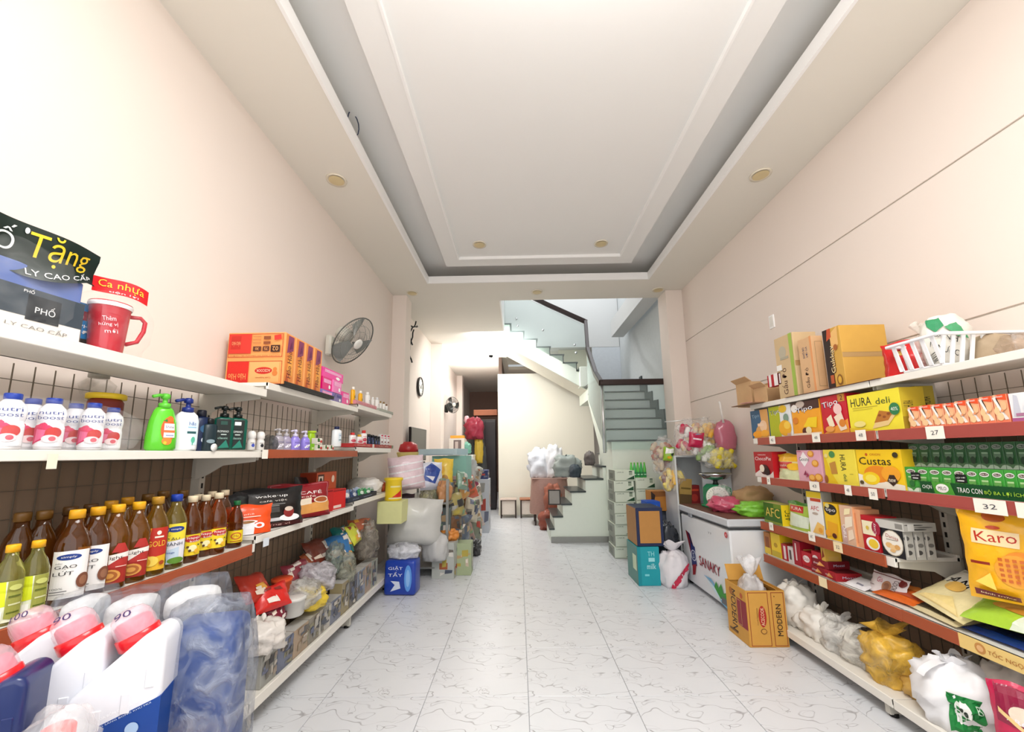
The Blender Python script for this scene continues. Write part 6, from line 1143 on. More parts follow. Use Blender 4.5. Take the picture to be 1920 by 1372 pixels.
boxR('biscuit_box', 'red and cream biscuit box left of the black cookie tins, third row', 'biscuit box', 3, 1621, 1652, 967, .12, '#B81824', {'F': [('r', .05, .45, .85, .85, '#F0E6C4'), ('e', .92, .68, .26, .2, '#A01838'), ('t', 'Cosy', .86, .66, .2, .32, 90, '#F4E8EC'), ('e', .62, .22, .42, .18, '#F4F0EC'), ('e', .66, .22, .30, .13, '#EFCB3A'), ('e', .4, .65, .1, .06, '#D9B84A')]}, inset=.02)
DAN = [('r', 0, 0, 1, 1, '#15151C'), ('e', .5, .5, .47, .47, '#B9AE98'), ('e', .5, .5, .44, .44, '#F1ECE0'), ('t', 'Danisa', .52, .72, .56, .13, -8, '#A83A2A'), ('r', .25, .6, .75, .62, '#8A7A6A'), ('e', .35, .4, .16, .1, '#E4B87A'), ('e', .55, .34, .17, .1, '#EBC48A'), ('e', .72, .38, .12, .09, '#D9A25E'), ('e', .5, .22, .12, .06, '#E4B87A')]
DS = [('r', 0, 0, 1, 1, '#B9B6AE'), ('e', .3, .75, .3, .08, '#5E5C5A'), ('e', .6, .5, .3, .07, '#76736E'), ('e', .4, .25, .3, .08, '#4E4C4A'), ('r', .1, .1, .3, .9, '#D6D3CC')]
X, Y, z, w_, hh = spanR(3, 1655, 1699, 984, .02)
for i in range(3):
    carton('butter_cookie_tin', ('black cookie box with round cream picture facing out, in the third row', 'black cookie box standing behind the picture one, in the third row', 'third black cookie box, at the back of the standing ones')[i], 'cookie box', w_-.004, .052, hh*.86, '#1A1A20', {'F': DAN, 'R': DS, 'L': DS}, (X+.03+.055*i, Y, z), -PI/2)
carton('butter_cookie_tin', 'silver grey cookie box lying flat on the black ones', 'cookie box', w_+.03, .17, .045, '#A9A69E', {'F': [('r', 0, 0, 1, 1, '#C9C7C0'), ('r', .7, .2, .95, .8, '#8A8882')], 'R': DS, 'L': DS}, (X+.085, Y, z+hh*.86+.001), -PI/2)
# ---- row 4
for xl, xr, yt, c, ops, lb in (
    (1435, 1447, 998, '#B8762A', [('r', .2, .2, .8, .8, '#8A4A1E'), ('r', 0, 0, 1, .3, '#E0C03A')], 'brown and yellow biscuit box at the far end of the lowest row'),
    (1448, 1466, 1000, '#F0CE1E', [('e', .5, .5, .2, .1, '#C49A1E'), ('r', 0, 0, 1, .25, '#C9B23A')], 'bright yellow biscuit box in the lowest row'),
    (1467, 1478, 1020, '#B01A2A', [('r', .4, .1, .8, .9, '#E8D8D8')], 'red and white narrow biscuit box in the lowest row'),
    (1479, 1489, 1025, '#D9D2D0', [('r', .3, .2, .7, .8, '#5A4A4A')], 'white narrow biscuit box between red ones, lowest row'),
    (1490, 1504, 1014, '#A8142A', [('r', .3, .2, .5, .9, '#E6CFCF')], 'tall dark red biscuit box leaning in the lowest row'),
    (1505, 1524, 1035, '#B81428', [('e', .5, .6, .35, .2, '#F0E4E4'), ('t', 'Oishi', .5, .6, .6, .2, 0, '#8A1420'), ('r', .1, .1, .9, .2, '#8A0E1C')], 'red snack box with white oval label, lowest row'),
    (1525, 1543, 1034, '#B81428', [('e', .4, .7, .3, .12, '#F0E4E4'), ('e', .4, .3, .3, .12, '#F0E4E4'), ('e', .8, .5, .2, .2, '#E0B45A')], 'red snack box with two white labels, lowest row'),
    (1544, 1552, 1026, '#D9AE4A', [('p', [(.1, .6), (.9, .7), (.5, .95)], '#8A3A1E'), ('p', [(.1, .2), (.9, .3), (.5, .5)], '#A84A24')], 'golden snack box with brown pictures, lowest row')):
    boxR('biscuit_box', lb, 'biscuit box', 4, xl, xr, yt, .11, c, {'F': ops, 'R': [('r', .05, .05, .95, .95, c), ('r', .2, .3, .8, .7, '#D9B05A')]}, inset=.03)
for px, lb, c, zz, yaw in ((1556, 'dark red snack box lying on its side, lower one beside the golden box', '#8E1A24', 0, 0), (1560, 'dark red snack box lying on top of the lower one', '#7E1420', .052, .1), (1580, 'red snack box with star burst lying near the white pack', '#A31C26', 0, -.1)):
    X = XFR+.10; y_ = solve_y(X, RS[4], px)
    carton('snack_box', lb, 'biscuit box', .13, .16, .05, c, {'F': [('p', [(.3, .2), (.5, .8), (.8, .3)], '#E0A050'), ('t', 'choco', .3, .5, .4, .3, 0, '#F0E0E0')], 'R': [('t', 'Mozzi', .5, .5, .5, .3, 0, '#C9D0E4')], 'T': [('r', .1, .1, .9, .9, '#5E1018')]}, (X, y_, RS[4]+.001+zz), -PI/2+yaw)
def flatbag(name, px, py, Y, w_, h, th, c, ops, lb, rot, seed=1, rough=.3, cat='snack bag', zoff=0, crimp=.06):
    x, _, z = ony(px, py, Y); return pouch(name, lb, cat, w_, h, th, c, ops, (x, Y, z+zoff), seed=seed, rot=rot, rough=rough, crimp=crimp)
X = XFR+.06
pouch('biscuit_packet', 'flat white packet lying past the red snack boxes, lowest row', 'biscuit pack', .16, .12, .03, '#E6E4E6', [('r', .5, .2, .8, .3, '#8A8A96')], (XFR+.03, solve_y(XFR+.03, .56, 1600), .557), rot=(-1.25, 0, -PI/2), seed=2)
pouch('cookie_pouch', 'white cookie pouch with brown cookie picture standing in the lowest row', 'biscuit bag', .235, .13, .05, '#E9E0E2', [('t', 'Gis', .34, .62, .16, .24, 10, '#C4285A'), ('e', .58, .4, .13, .26, '#A8704A'), ('e', .58, .4, .08, .16, '#8A5232'), ('r', .0, .86, .9, .9, '#6E2A2A'), ('t', 'COOKIES', .78, .45, .12, .66, -90, '#3A2A2A'), ('e', .92, .75, .08, .18, '#6E1C1C'), ('r', .08, .3, .24, .33, '#9A8A8A')], (XFR+.09, 2.50, RS[4]+.002), rot=(-.45, 0, -PI/2), seed=3, flat_bottom=True)
ZB = RS[4]
# heap of flat snack bags on the near bay's lowest shelf
HB = [((2.10, 2.40, ZB+.015), (-1.35, 0, -PI/2+.1), .26, .20, .05, '#D9641E', [('r', .1, .2, .9, .4, '#B8481A'), ('p', [(.1, .5), (.8, .6), (.5, .9)], '#E88A3A')], 'orange snack bag lying flat at the bay joint of the lowest shelf'),
      ((2.09, 2.20, ZB+.012), (-1.38, 0, -PI/2-.15), .30, .22, .04, '#D9CBA0', [('r', .1, .1, .9, .3, '#4A4232'), ('r', .0, .4, .4, .6, '#F0E8CC')], 'cream and dark snack bag at the bottom of the flat heap'),
      ((2.10, 1.90, ZB+.014), (-1.40, 0, -PI/2+.05), .30, .26, .06, '#12327E', [('p', [(.1, .1), (.9, .1), (.8, .5), (.2, .4)], '#0C1A44'), ('e', .7, .75, .2, .14, '#2A62B8')], 'dark blue snack bag lying under the green and cream ones'),
      ((2.10, 1.66, ZB+.014), (-1.40, 0, -PI/2), .30, .26, .06, '#15479E', [('p', [(.3, .1), (.9, .1), (.8, .5), (.5, .4)], '#C4321E'), ('e', .75, .6, .2, .18, '#E8D08A'), ('r', .1, .2, .3, .8, '#0C1A44')], 'blue snack bag with red corner near the right frame edge'),
      ((2.10, 2.17, ZB+.055), (-1.05, .08, -PI/2-.25), .34, .29, .07, '#EBDCA6', [('p', [(0, .55), (1, .6), (1, 1), (0, 1)], '#DDD8C8'), ('t', 'AM', .36, .62, .40, .20, -5, '#16181A'), ('r', .3, .85, .45, .87, '#2A2A2A'), ('r', .16, .62, .26, .65, '#2A2A2A'), ('e', .42, .5, .16, .12, '#E8B85A'), ('p', [(.1, .05), (.9, .05), (.6, .3)], '#F0D890')], 'cream snack bag with black AM lettering on top of the flat heap'),
      ((2.08, 1.86, ZB+.085), (-1.12, -.05, -PI/2+.15), .32, .25, .07, '#A8CE3A', [('p', [(.55, 0), (1, 0), (1, .6), (.7, .4)], '#DDE6D0'), ('e', .5, .42, .24, .10, '#E0A840'), ('e', .62, .36, .2, .08, '#C98A2E'), ('p', [(.2, .6), (.9, .65), (.9, .95), (.3, .9)], '#26401E')], 'bright green snack bag with yellow crisps on top of the flat heap'),
      ((2.10, 1.66, ZB+.08), (-1.2, 0, -PI/2), .30, .24, .07, '#1A5AAE', [('p', [(.2, .1), (.5, .1), (.45, .4), (.25, .35)], '#D9381E'), ('e', .62, .3, .25, .16, '#14181E'), ('e', .68, .34, .18, .1, '#E6D49A')], 'glossy blue snack bag on top at the right frame edge')]
for i, (loc, rot, w_, h, th, c, ops, lb) in enumerate(HB): pouch('snack_bag', lb, 'snack bag', w_, h, th, c, ops, loc, seed=50+i, rot=rot, rough=.25)
# hanging waffle bag
KA = [('r', 0, .94, 1, 1, '#E8B01E'), ('e', .45, .91, .14, .05, '#B8561E'), ('e', .42, .80, .09, .02, '#C4481E'), ('p', [(.12, .62), (.7, .6), (.72, .76), (.15, .78)], '#F4D9A8'), ('t', 'Karo', .43, .70, .5, .11, 2, '#B8301E'), ('e', .70, .40, .26, .17, '#E88A1E'), ('e', .62, .36, .26, .17, '#F0A02E')]
for i in range(5):
    for j in range(5): KA.append(('r', .42+.085*i, .24+.055*j, .47+.085*i, .27+.055*j, '#C4621A'))
KA += [('r', .08, .40, .32, .43, '#8A2A1A'), ('p', [(.08, .13), (.6, .10), (.6, .04), (.08, .06)], '#6E1A1A'), ('t', 'bánh trứng', .35, .085, .4, .025, -4, '#F0D8A8'), ('p', [(.1, .2), (.35, .14), (.3, .32)], '#F4D45A')]
z0 = .70
pouch('waffle_bag', 'large yellow waffle biscuit bag hanging below the malt drink shelf', 'biscuit bag', .25, .40, .08, '#F2B41C', KA, (2.13, 1.85, z0+.04), seed=61, rot=(.02, 0, -PI/2+.62), rough=.3)
tag(MB().tube([(2.14, 1.85, 1.16), (2.135, 1.85, 1.13), (2.13, 1.845, 1.11), (2.13, 1.855, 1.13)], .003, CHROME, 6).ob('hanging_hook'), 'thin metal hook holding the yellow waffle bag under the shelf', 'hook')
pouch('waffle_bag', 'brown backed biscuit bag hanging behind the yellow waffle bag', 'biscuit bag', .22, .42, .05, '#7A3A1A', [('r', .1, .1, .9, .5, '#D9901E')], (2.26, 1.68, .73), seed=62, rot=(0, 0, -PI/2+.3))
pouch('crisps_bag', 'lime green snack bag hanging at the right frame edge', 'snack bag', .24, .36, .06, '#8FBE1E', [('e', .4, .5, .25, .18, '#1E3A12'), ('r', .2, .2, .6, .3, '#DDEBB0')], (2.26, 1.52, .68), seed=63, rot=(0, 0, -PI/2+.5))
# ---- top shelf
def obox(name, lb, xl, xm, xr, ytop, col, front, side, lean=0, z=None, dy=0, cat='carton', xoff=.03):
    """aisle face between px xl..xm; camera face between xm..xr"""
    z = z if z is not None else RS[0]+.002; X = XFR+xoff
    a = solve_y(X, z, xl); b = solve_y(X, z, xm); w_ = a-b
    lo, hi = .05, .6
    for _ in range(30):
        m_ = (lo+hi)/2
        if proj(X+m_, b, z+.1)[0] < xr: lo = m_
        else: hi = m_
    d_ = min(lo, XBR-X-.03); h = solve_z(X, b, ytop)-z
    return carton(name, lb, cat, w_-.003, d_, h, col, {'F': front, 'R': side}, (X+d_/2, (a+b)/2, z), -PI/2, rough=.65, bev=.002)
tp = [('r', 0, .47, 1, .55, '#B5925E'), ('r', 0, .545, 1, .55, '#A5824E')]
obox('carton', 'tan carton with green stripe and brown lettering, farthest closed one on the right top shelf', 1463, 1499, 1541, 622, '#D2B68C', [('r', .78, .0, .95, 1, '#9DB84A'), ('t', 'Gấu Đỏ', .35, .27, .3, .42, 90, '#4A1C16'), ('e', .4, .74, .2, .1, '#B8B09A'), ('r', .25, .62, .7, .66, '#A9A08A'), ('r', .02, .46, .3, .55, '#F2F0EA')], tp)
obox('carton', 'tan carton with orange edge and brown lettering, in front of the green striped one', 1507, 1533, 1552, 629, '#D9B084', [('r', .86, 0, 1, 1, '#E09A62'), ('t', 'Gấu Đỏ', .42, .28, .3, .36, 90, '#3A1C16'), ('t', 'KHÔ BÒ', .35, .74, .18, .2, 90, '#4A4A6A'), ('t', 'SỢI GÀ', .6, .74, .18, .2, 90, '#4A4A6A')], [('o', .25, .1, .9, .9, .003, '#A88A62')])
obox('carton', 'large mustard carton with dark printed end on the right top shelf', 1555, 1588, 1672, 609, '#D0A24A', [('r', .0, 0, .42, 1, '#2A1814'), ('p', [(.4, .9), (.9, 1), (.85, .7), (.5, .55)], '#E8B870'), ('p', [(.2, .8), (.5, .85), (.5, 1), (.3, 1)], '#C4502A'), ('t', 'Gukkay', .5, .47, .3, .46, 90, '#3A1A12'), ('t', 'Gukkay', .46, .48, .3, .46, 90, '#F0DCA8'), ('r', .2, .08, .4, .22, '#B8562A'), ('e', .72, .12, .16, .09, '#8A5A1E'), ('e', .72, .12, .1, .06, '#D9A83A'), ('e', .7, .66, .12, .05, '#A8602A')], tp)
# open cartons at the far end
def open_carton(lb, xl, xm, xr, ytop, flaps=.07, lean=0, z=None, yaw=0, dz=0):
    z = RS[0]+.002+dz; X = XFR+.01; a = solve_y(X, z, xl); b = solve_y(X, z, xm); w_ = a-b; h = solve_z(X, b, ytop)-z; d_ = .26
    t = thing('open_carton', lb, 'carton', (X+d_/2, (a+b)/2, z), -PI/2+yaw); K = M('#C9A478', .7); KI = M('#8E6E4A', .75)
    for c, s_ in (((0, -d_/2, h/2), (w_, .004, h)), ((0, d_/2, h/2), (w_, .004, h)), ((-w_/2, 0, h/2), (.004, d_, h)), ((0, 0, .003), (w_, d_, .004))): MB().box(c, s_, K).ob('carton_wall', t)
    MB().box((0, 0, 0), (w_, .004, flaps), K, T=Matrix.Translation((0, -d_/2-.02, h+.01)) @ Matrix.Rotation(.9, 4, 'X')).ob('flap', t)
    MB().box((0, 0, 0), (.004, d_, flaps), K, T=Matrix.Translation((-w_/2-.02, 0, h+.01)) @ Matrix.Rotation(-.8, 4, 'Y')).ob('flap', t)
    return t
open_carton('open brown carton at the far end of the right top shelf, dark inside', 1384, 1412, 1430, 712)
open_carton('small open brown carton with folded flap beside the dark open one', 1416, 1440, 1460, 722, .06)
obox('red_striped_box', 'red and white striped flat box lying on the open cartons', 1440, 1466, 1476, 697, '#B8202A', [('r', .12, 0, .3, 1, '#EFE8E6'), ('r', .5, 0, .78, 1, '#EFE8E6'), ('r', .88, .1, .98, .9, '#EFD8D6')], [('r', 0, 0, 1, 1, '#8A1620')], z=RS[0]+.12, cat='box')
sack('dark_bundle', 'dark green plastic bundle squeezed under the striped box on the top shelf', 'bundle', .22, .2, .11, crinkle('#2A3A3E'), (XFR+.17, 3.12, RS[0]+.002), seed=72)
t = thing('flattened_carton', 'flattened brown cardboard and pink paper sliding off the far shelf end', 'cardboard', (XFR+.10, 3.44, RS[0]+.004), -PI/2)
MB().box((-.02, -.02, .004), (.34, .34, .006), M('#8E6A4E', .7), T=Matrix.Rotation(.03, 4, 'X')).ob('cardboard_sheet', t); MB().box((.0, -.10, .012), (.16, .14, .003), M('#E8A4B8', .6), T=Matrix.Rotation(.06, 4, 'Y')).ob('pink_paper', t)
t = thing('flattened_carton', 'reddish brown cardboard sheet under the tan cartons', 'cardboard', (XFR+.11, 2.62, RS[0]+.0005), -PI/2); MB().box((0, 0, .0006), (.8, .24, .001), M('#6E3A2A', .7)).ob('cardboard_sheet', t)
pouch('red_bag', 'red cloth bag with a small tag leaning between mustard carton and white basket', 'bag', .22, .20, .15, '#D0181C', [('r', .30, .55, .5, .68, '#D9A84A'), ('t', 'S', .4, .615, .06, .08, 0, '#F2E6D8')], (2.17, 2.17, RS[0]+.002), seed=73, rot=(0, 0, -PI/2+.5), flat_bottom=True, rough=.6)
# white basket with bags
X0b, X1b = solve_y(XFR+.02, RS[0], 1694), solve_y(XFR+.02, RS[0], 1768)
t = thing('plastic_basket', 'white slatted plastic basket tipped on the right top shelf near the frame edge', 'basket', (XFR+.02, X0b, RS[0]+.004), -PI/2)
BW = M('#F0F0F2', .35); L_ = X0b-X1b; D_ = .33; Hb = .150
mb = MB()
mb.box((L_/2, D_/2, .006), (L_, D_, .012), BW, bev=.003); mb.ob('basket_floor', t)
def rim(z, ex, th, nm):
    mb = MB()
    for c, s_ in (((L_/2, -ex, z), (L_+2*ex, .022, th)), ((L_/2, D_+ex, z), (L_+2*ex, .022, th)), ((-ex, D_/2, z), (.022, D_+2*ex, th)), ((L_+ex, D_/2, z), (.022, D_+2*ex, th))): mb.box(c, s_, BW, bev=.003)
    mb.ob(nm, t)
rim(Hb, .035, .014, 'top_rim')
n_ = 4
for i in range(n_+1):
    x = L_*i/n_
    for yb0, yt0 in ((0, -.035), (D_, D_+.035)):
        MB().prism([(-.009, .01), (.009, .01), (.009, Hb), (-.009, Hb)], 0, .006, BW, T=Matrix.Translation((x, yb0, 0)) @ Matrix.Rotation(math.atan2(yb0-yt0, Hb)*(1 if yb0 == 0 else 1), 4, 'X')).ob('slat', t)
for k in range(8):
    y_ = D_*k/7
    for x, s_ in ((0, -1), (L_, 1)): MB().prism([(-.009, .01), (.009, .01), (.009, Hb), (-.009, Hb)], 0, .006, BW, T=Matrix.Translation((x, y_, 0)) @ Matrix.Rotation(s_*.2, 4, 'Y') @ Matrix.Rotation(PI/2, 4, 'Z')).ob('slat', t)
sack('paper_bag', 'white paper bag with green leaf print and black handwriting in the basket', 'bag', .24, .13, .27, M('#E2DED4', .6, bump=.2), (2.22, (X0b+X1b)/2, RS[0]+.018), seed=76, amp=.1)
bagp = bpy.context.scene.objects['paper_bag']; f_ = lump(.242, .132, .271, 76, .1)
def onbag(a0, z0):
    def fm(u, v, o):
        A = a0+u/.10; V = (z0+v)/.27; p = Vector(f_(((A/(2*PI)) % 1), .5+math.asin(max(-1, min(1, (V-.5)*2)))/PI)); c = Vector((0, 0, .13)); d = (p-c).normalized(); return tuple(p+d*(.004+o*2))
    return fm
mb = MB(); A0 = math.atan2(-1.0, -1.0)
printing(mb, [('p', [(.2, .9), (.5, 1), (.62, .75), (.45, .62), (.3, .74)], '#2F8A5A'), ('p', [(.62, .72), (.85, .8), (1.0, .45), (.8, .5)], '#4A9A6A'), ('t', 'BÁNH', .62, .52, .4, .12, -20, '#2A2A2A'), ('t', 'MÌ NƯỚC', .56, .34, .5, .11, -20, '#2A2A2A'), ('t', 'NAM', .3, .2, .3, .12, -70, '#3A3A3A')], .20, .22, onbag(A0, .03), cut=(.015, .015), lay=.001, mp=lambda c: M(c, .6)); mb.ob('printed_marks', bagp)
sack('plastic_bag', 'clear knotted plastic bag standing behind the basket next to the mustard carton', 'plastic bag', .16, .15, .20, film('#EFECE2', .72, 10), (2.22, 2.10, RS[0]+.002), seed=78, knot=(.05, .09))
sack('brown_parcel', 'brown paper parcel with handwriting inside the white basket', 'parcel', .13, .15, .13, M('#A8947A', .7, bump=.3), (2.30, 1.90, RS[0]+.018), seed=79, amp=.12)
sack('brown_parcel', 'clear bag with brown goods at the right end inside the white basket', 'parcel', .15, .15, .11, film('#B8A08A', .7, 9), (2.33, 1.83, RS[0]+.018), seed=80, amp=.15)
# ---- base shelf: plastic bags of goods
WBG = M('#E8E4DC', .45, var=.05, scale=8, bump=.5)
for px, py, Y, w_, d_, h, mt, lb, sd, kn, hd in (
    (1505, 1140, 3.25, .30, .26, .26, WBG, 'white knotted bag at the far end of the right base shelf', 91, (.05, .05), None),
    (1470, 1110, 3.42, .22, .2, .22, WBG, 'white bag hidden behind the open noodle carton on the base shelf', 90, None, None),
    (1500, 1195, 3.12, .22, .2, .15, WBG, 'small white bag low beside the open noodle carton', 92, None, None),
    (1530, 1190, 2.98, .26, .24, .18, WBG, 'grey white bag bundle, second along the base shelf', 93, (.04, .05), None),
    (1562, 1200, 2.82, .26, .22, .17, film('#EDEBE6', .85, 9), 'crumpled white bag in the middle of the base shelf', 94, (.06, .05), None),
    (1600, 1215, 2.66, .26, .22, .15, film('#EAE6DC', .8, 9), 'whitish bag with loop handles and yellow goods inside', 95, None, ((0, 0, .10, .09), (0, .05, .10, .07))),
    (1650, 1235, 2.47, .28, .24, .24, film('#F2C24A', .85, 9, .3), 'yellow orange bag of noodles on the base shelf', 96, (.09, .07), None),
    (1690, 1260, 2.30, .18, .16, .10, crinkle('#C9A050', .4, .5, 9), 'low yellow bag of noodles touching the white carrier bag', 97, None, None),
    (1720, 1270, 2.12, .34, .30, .26, M('#F1F1F3', .4, bump=.4, scale=6, var=.03), 'large white carrier bag with green square print at the near base shelf', 98, (.06, .05), ((-.05, 0, .12, .06),)),
    (1790, 1230, 2.02, .24, .2, .30, crinkle('#D9D4CC', .4, .4, 8), 'greyish bag standing behind the large white carrier bag', 99, None, None)):
    X = 2.10 if 'standing behind' not in lb and 'hidden' not in lb else 2.24
    o = sack('plastic_bag', lb, 'plastic bag', d_, w_, h, mt, (X, Y, RB+.002), seed=sd, knot=kn, handles=hd, amp=.26, rz=0)
    if 'green square' in lb:
        f2 = lump(d_, w_, h, sd, .26)
        def fm(u, v, o_, f2=f2, h=h):
            A = -PI*.80+u/.15; V = (v+.05)/h; p = Vector(f2((A/(2*PI)) % 1, .5+math.asin(max(-1, min(1, (V-.5)*2)))/PI)); c = Vector((0, 0, h/2)); return tuple(p+(p-c).normalized()*(.004+o_))
        mb = MB(); printing(mb, [('r', .35, .1, .95, .95, '#15803A'), ('e', .6, .52, .14, .3, '#EEF2EC'), ('e', .58, .6, .03, .04, '#1E2A1E'), ('e', .64, .55, .03, .04, '#1E2A1E'), ('t', 'B', .86, .7, .08, .18, 0, '#CFE6D2')], .17, .13, fm, cut=(.012, .012), lay=.0012); mb.ob('printed_logo', o)
    if 'loop handles' in lb: sack('yellow_goods', 'x', 'x', .01, .01, .01, WBG, (0, 0, 0)) if 0 else None
PKD = [('p', [(.05, .55), (.9, .5), (.95, .95), (.1, .98)], '#8E1C3E'), ('r', .55, .78, .95, .9, '#C9988A'), ('e', .45, .68, .2, .10, '#E6D4C0'), ('t', 'AROMA', .5, .60, .6, .05, -8, '#E8E6F4'), ('p', [(.1, .72), (.65, .46), (.65, .41), (.1, .66)], '#E8C88A'), ('e', .25, .30, .22, .16, '#D98AAE'), ('e', .2, .12, .2, .12, '#C87AA4'), ('e', .42, .2, .16, .1, '#E0A0C0'), ('p', [(.5, .1), (.95, .15), (.9, .35), (.6, .3)], '#D8184E'), ('p', [(.45, .22), (.7, .3), (.75, .22), (.5, .12)], '#F2ECF4'), ('r', .55, .2, .7, .24, '#4A4AA0'), ('e', .8, .18, .06, .05, '#F2ECF4')]
pouch('fabric_softener_bag', 'bright pink fabric softener pouch with flowers standing on the near base shelf', 'detergent pouch', .18, .33, .10, '#C4204E', PKD, (2.03, 1.80, RB+.002), seed=99, rot=(0, 0, -PI/2+.75), flat_bottom=True, rough=.25)
pouch('fabric_softener_bag', 'pouch with blue and white label partly cut by the right frame edge', 'detergent pouch', .2, .32, .10, '#7A1A34', [('p', [(.1, .45), (.9, .4), (.9, .85), (.15, .8)], '#2A3A4A'), ('r', .2, .5, .8, .66, '#5A8AA8'), ('r', .1, .2, .9, .3, '#D9D4CC'), ('r', .1, .66, .9, .72, '#C9C4BC')], (2.10, 1.66, RB+.002), seed=101, rot=(0, 0, -PI/2+.6), flat_bottom=True, rough=.25)
# ================================================================== right floor: freezer and around
FW = M('#E9ECEF', .3, coat=.3, var=.01); FE = M('#A9ADB2', .35)
t = thing('chest_freezer', 'white chest freezer with blue and red logo along the right wall', 'freezer', (2.135, 4.11, 0))
fx, fy, fz = .63, 1.04, .76
MB().box((0, 0, .035+.345), (fx, fy, .69), FW, bev=.012).ob('freezer_body', t)
MB().box((0, 0, .74), (fx+.012, fy+.012, .018), M('#3E4246', .5), bev=.003).ob('seal', t)
MB().box((0, 0, .785), (fx+.03, fy+.03, .07), M('#C9CDD2', .35), bev=.012).ob('lid', t)
MB().box((0, 0, .8215), (fx+.01, fy+.01, .004), M('#6A4436', .6, var=.25, scale=14)).ob('lid_cover', t)
MB().box((-fx/2-.008, .24, .742), (.022, .07, .045), M('#8E9298', .4), bev=.006).ob('lock_handle', t)
for x in (-1, 1):
    for y_ in (-1, 1): MB().box((x*.26, y_*.45, .018), (.05, .05, .034), M('#17181A', .5)).ob('foot', t)
mb = MB(); fm = lambda u, v, o: (-fx/2-.0012-o, -u, v+.035)
LOGO = [('p', [(.10, .76), (.20, .73), (.30, .48), (.20, .42)], '#7E1420'), ('p', [(.15, .745), (.19, .735), (.30, .47), (.26, .45)], '#1A1F4A'), ('p', [(.20, .6), (.30, .56), (.32, .30), (.20, .26)], '#23306E'), ('e', .26, .43, .06, .08, '#C9CFE0'), ('e', .26, .43, .045, .065, '#23306E'), ('t', 'S', .26, .43, .04, .08, 0, '#C9CFE0'), ('p', [(.22, .28), (.31, .32), (.27, .16), (.21, .13)], '#9A1A26'),
        ('t', 'SANAKY', .59, .41, .40, .13, 0, '#17181C'), ('t', 'SANAKY', .586, .415, .40, .13, 0, '#B0182A'), ('p', [(.46, .24), (.62, .20), (.78, .02), (.98, -.04), (.98, .02), (.80, .12), (.6, .25)], '#7AB6DC'), ('p', [(.5, .22), (.7, .16), (.85, .04), (.7, .08)], '#D9EEF8'), ('p', [(.66, .17), (.70, .26), (.74, .19), (.79, .27), (.82, .16), (.88, .2), (.9, .1), (.76, .07)], '#3E9A3A'), ('r', .80, -.0, .0, .0, '#FFFFFF')]
printing(mb, [op for op in LOGO if op[0] != 'r']+[('r', .78, .03, .93, .11, '#6E7074'), ('e', .95, .93, .025, .035, '#C4202A'), ('t', 'H', .95, .93, .02, .04, 0, '#F4E6E6'), ('t', 'v v', .66, .87, .06, .03, 0, '#6A6C72')], fy, .69, fm); mb.ob('logo_print', t)
mb = MB(); printing(mb, [('o', .72, .86, .84, .96, .002, '#B9BDC4'), ('r', .74, .89, .82, .90, '#C9CDD4')], fx, .69, lambda u, v, o: (u, -fy/2-.0012-o, v+.035)); mb.ob('label_print', t)
# objects on the freezer
FZ = .8245
carton('storage_box', 'upright white cool box behind the scale on the freezer end', 'box', .44, .30, .56, '#DDE2E6', None, (2.26, 4.62, .84), rough=.35, bev=.03) if 0 else None
t = thing('white_cupboard', 'open white cupboard with goods inside, standing behind the freezer', 'cupboard', (2.15, 4.92, .001))
PC = M('#D9DCDC', .4)
for c, s_, nm in (((-.31, 0, .68), (.02, .40, 1.36), 'side_panel'), ((.31, 0, .68), (.02, .40, 1.36), 'side_panel'), ((0, .19, .68), (.60, .02, 1.36), 'back_panel'), ((0, 0, 1.35), (.60, .38, .02), 'top_panel'), ((0, 0, .78), (.60, .38, .02), 'shelf'), ((0, 0, .3), (.60, .38, .02), 'shelf')): MB().box(c, s_, PC, bev=.003).ob(nm, t)
mb = MB(); mb.prism([(-.02, 0), (.31, 0), (.31, .56), (.27, .60), (.03, .60), (-.02, .55)], -.215, -.195, M('#C6CDD2', .3)); mb.ob('door', t, loc=(0, 0, .80))
carton('paper_package', 'yellow brown folded package leaning inside the white cupboard', 'package', .15, .08, .30, '#A88A4A', {'F': [('r', .1, .6, .9, .66, '#6E5A2A'), ('r', 0, 0, 1, .4, '#5E4A2E')]}, (1.93, 4.80, .792), .0, rot=(0, .1, .15))
carton('red_goods_box', 'dark red printed box inside the white cupboard beside the package', 'box', .13, .1, .22, '#7E1C1E', {'F': [('r', .1, .7, .9, .8, '#C9482A'), ('e', .5, .35, .3, .2, '#A8342A')]}, (2.06, 4.84, .792))
# scale
t = thing('kitchen_scale', 'green mechanical scale with round white dial and steel pan on the freezer', 'scale', (2.08, 4.30, FZ), 0)
SG = M('#1E8A5A', .35)
mb = MB(); mb.prism([(-.10, 0), (.12, 0), (.11, .20), (.06, .235), (-.05, .235), (-.09, .20)], -.09, .10, SG); mb.ob('scale_body', t)
MB().box((.01, 0, .012), (.26, .22, .024), SG, bev=.006).ob('base', t)
Td = Matrix.Translation((-.045, -.115, .115)) @ Matrix.Rotation(-.45, 4, 'Z') @ Matrix.Rotation(PI/2, 4, 'X')
MB().lathe([(.105, -.02), (.108, -.005), (.105, .012), (.098, .014), (.001, .014)], M('#E4E8DA', .3), 36, T=Td, cap=False).ob('dial', t)
mb = MB()
for k in range(24):
    a = k*PI/12; mb.box((0, .085, .0155), (.003, .014, .001), M('#2A6A4A', .5), T=Td @ Matrix.Rotation(a, 4, 'Z'))
mb.lathe([(.04, .0155), (.028, .0155)], M('#9ABFA8', .5), 20, T=Td, cap=False); mb.ob('dial_marks', t); MB().lathe([(.012, .015), (.012, .02)], M('#B8B8A8', .4), 12, T=Td).ob('pointer_hub', t)
MB().lathe([(.03, .235), (.022, .26), (.022, .275), (.05, .285)], M('#2A2E2E', .4), 16).ob('pan_support', t)
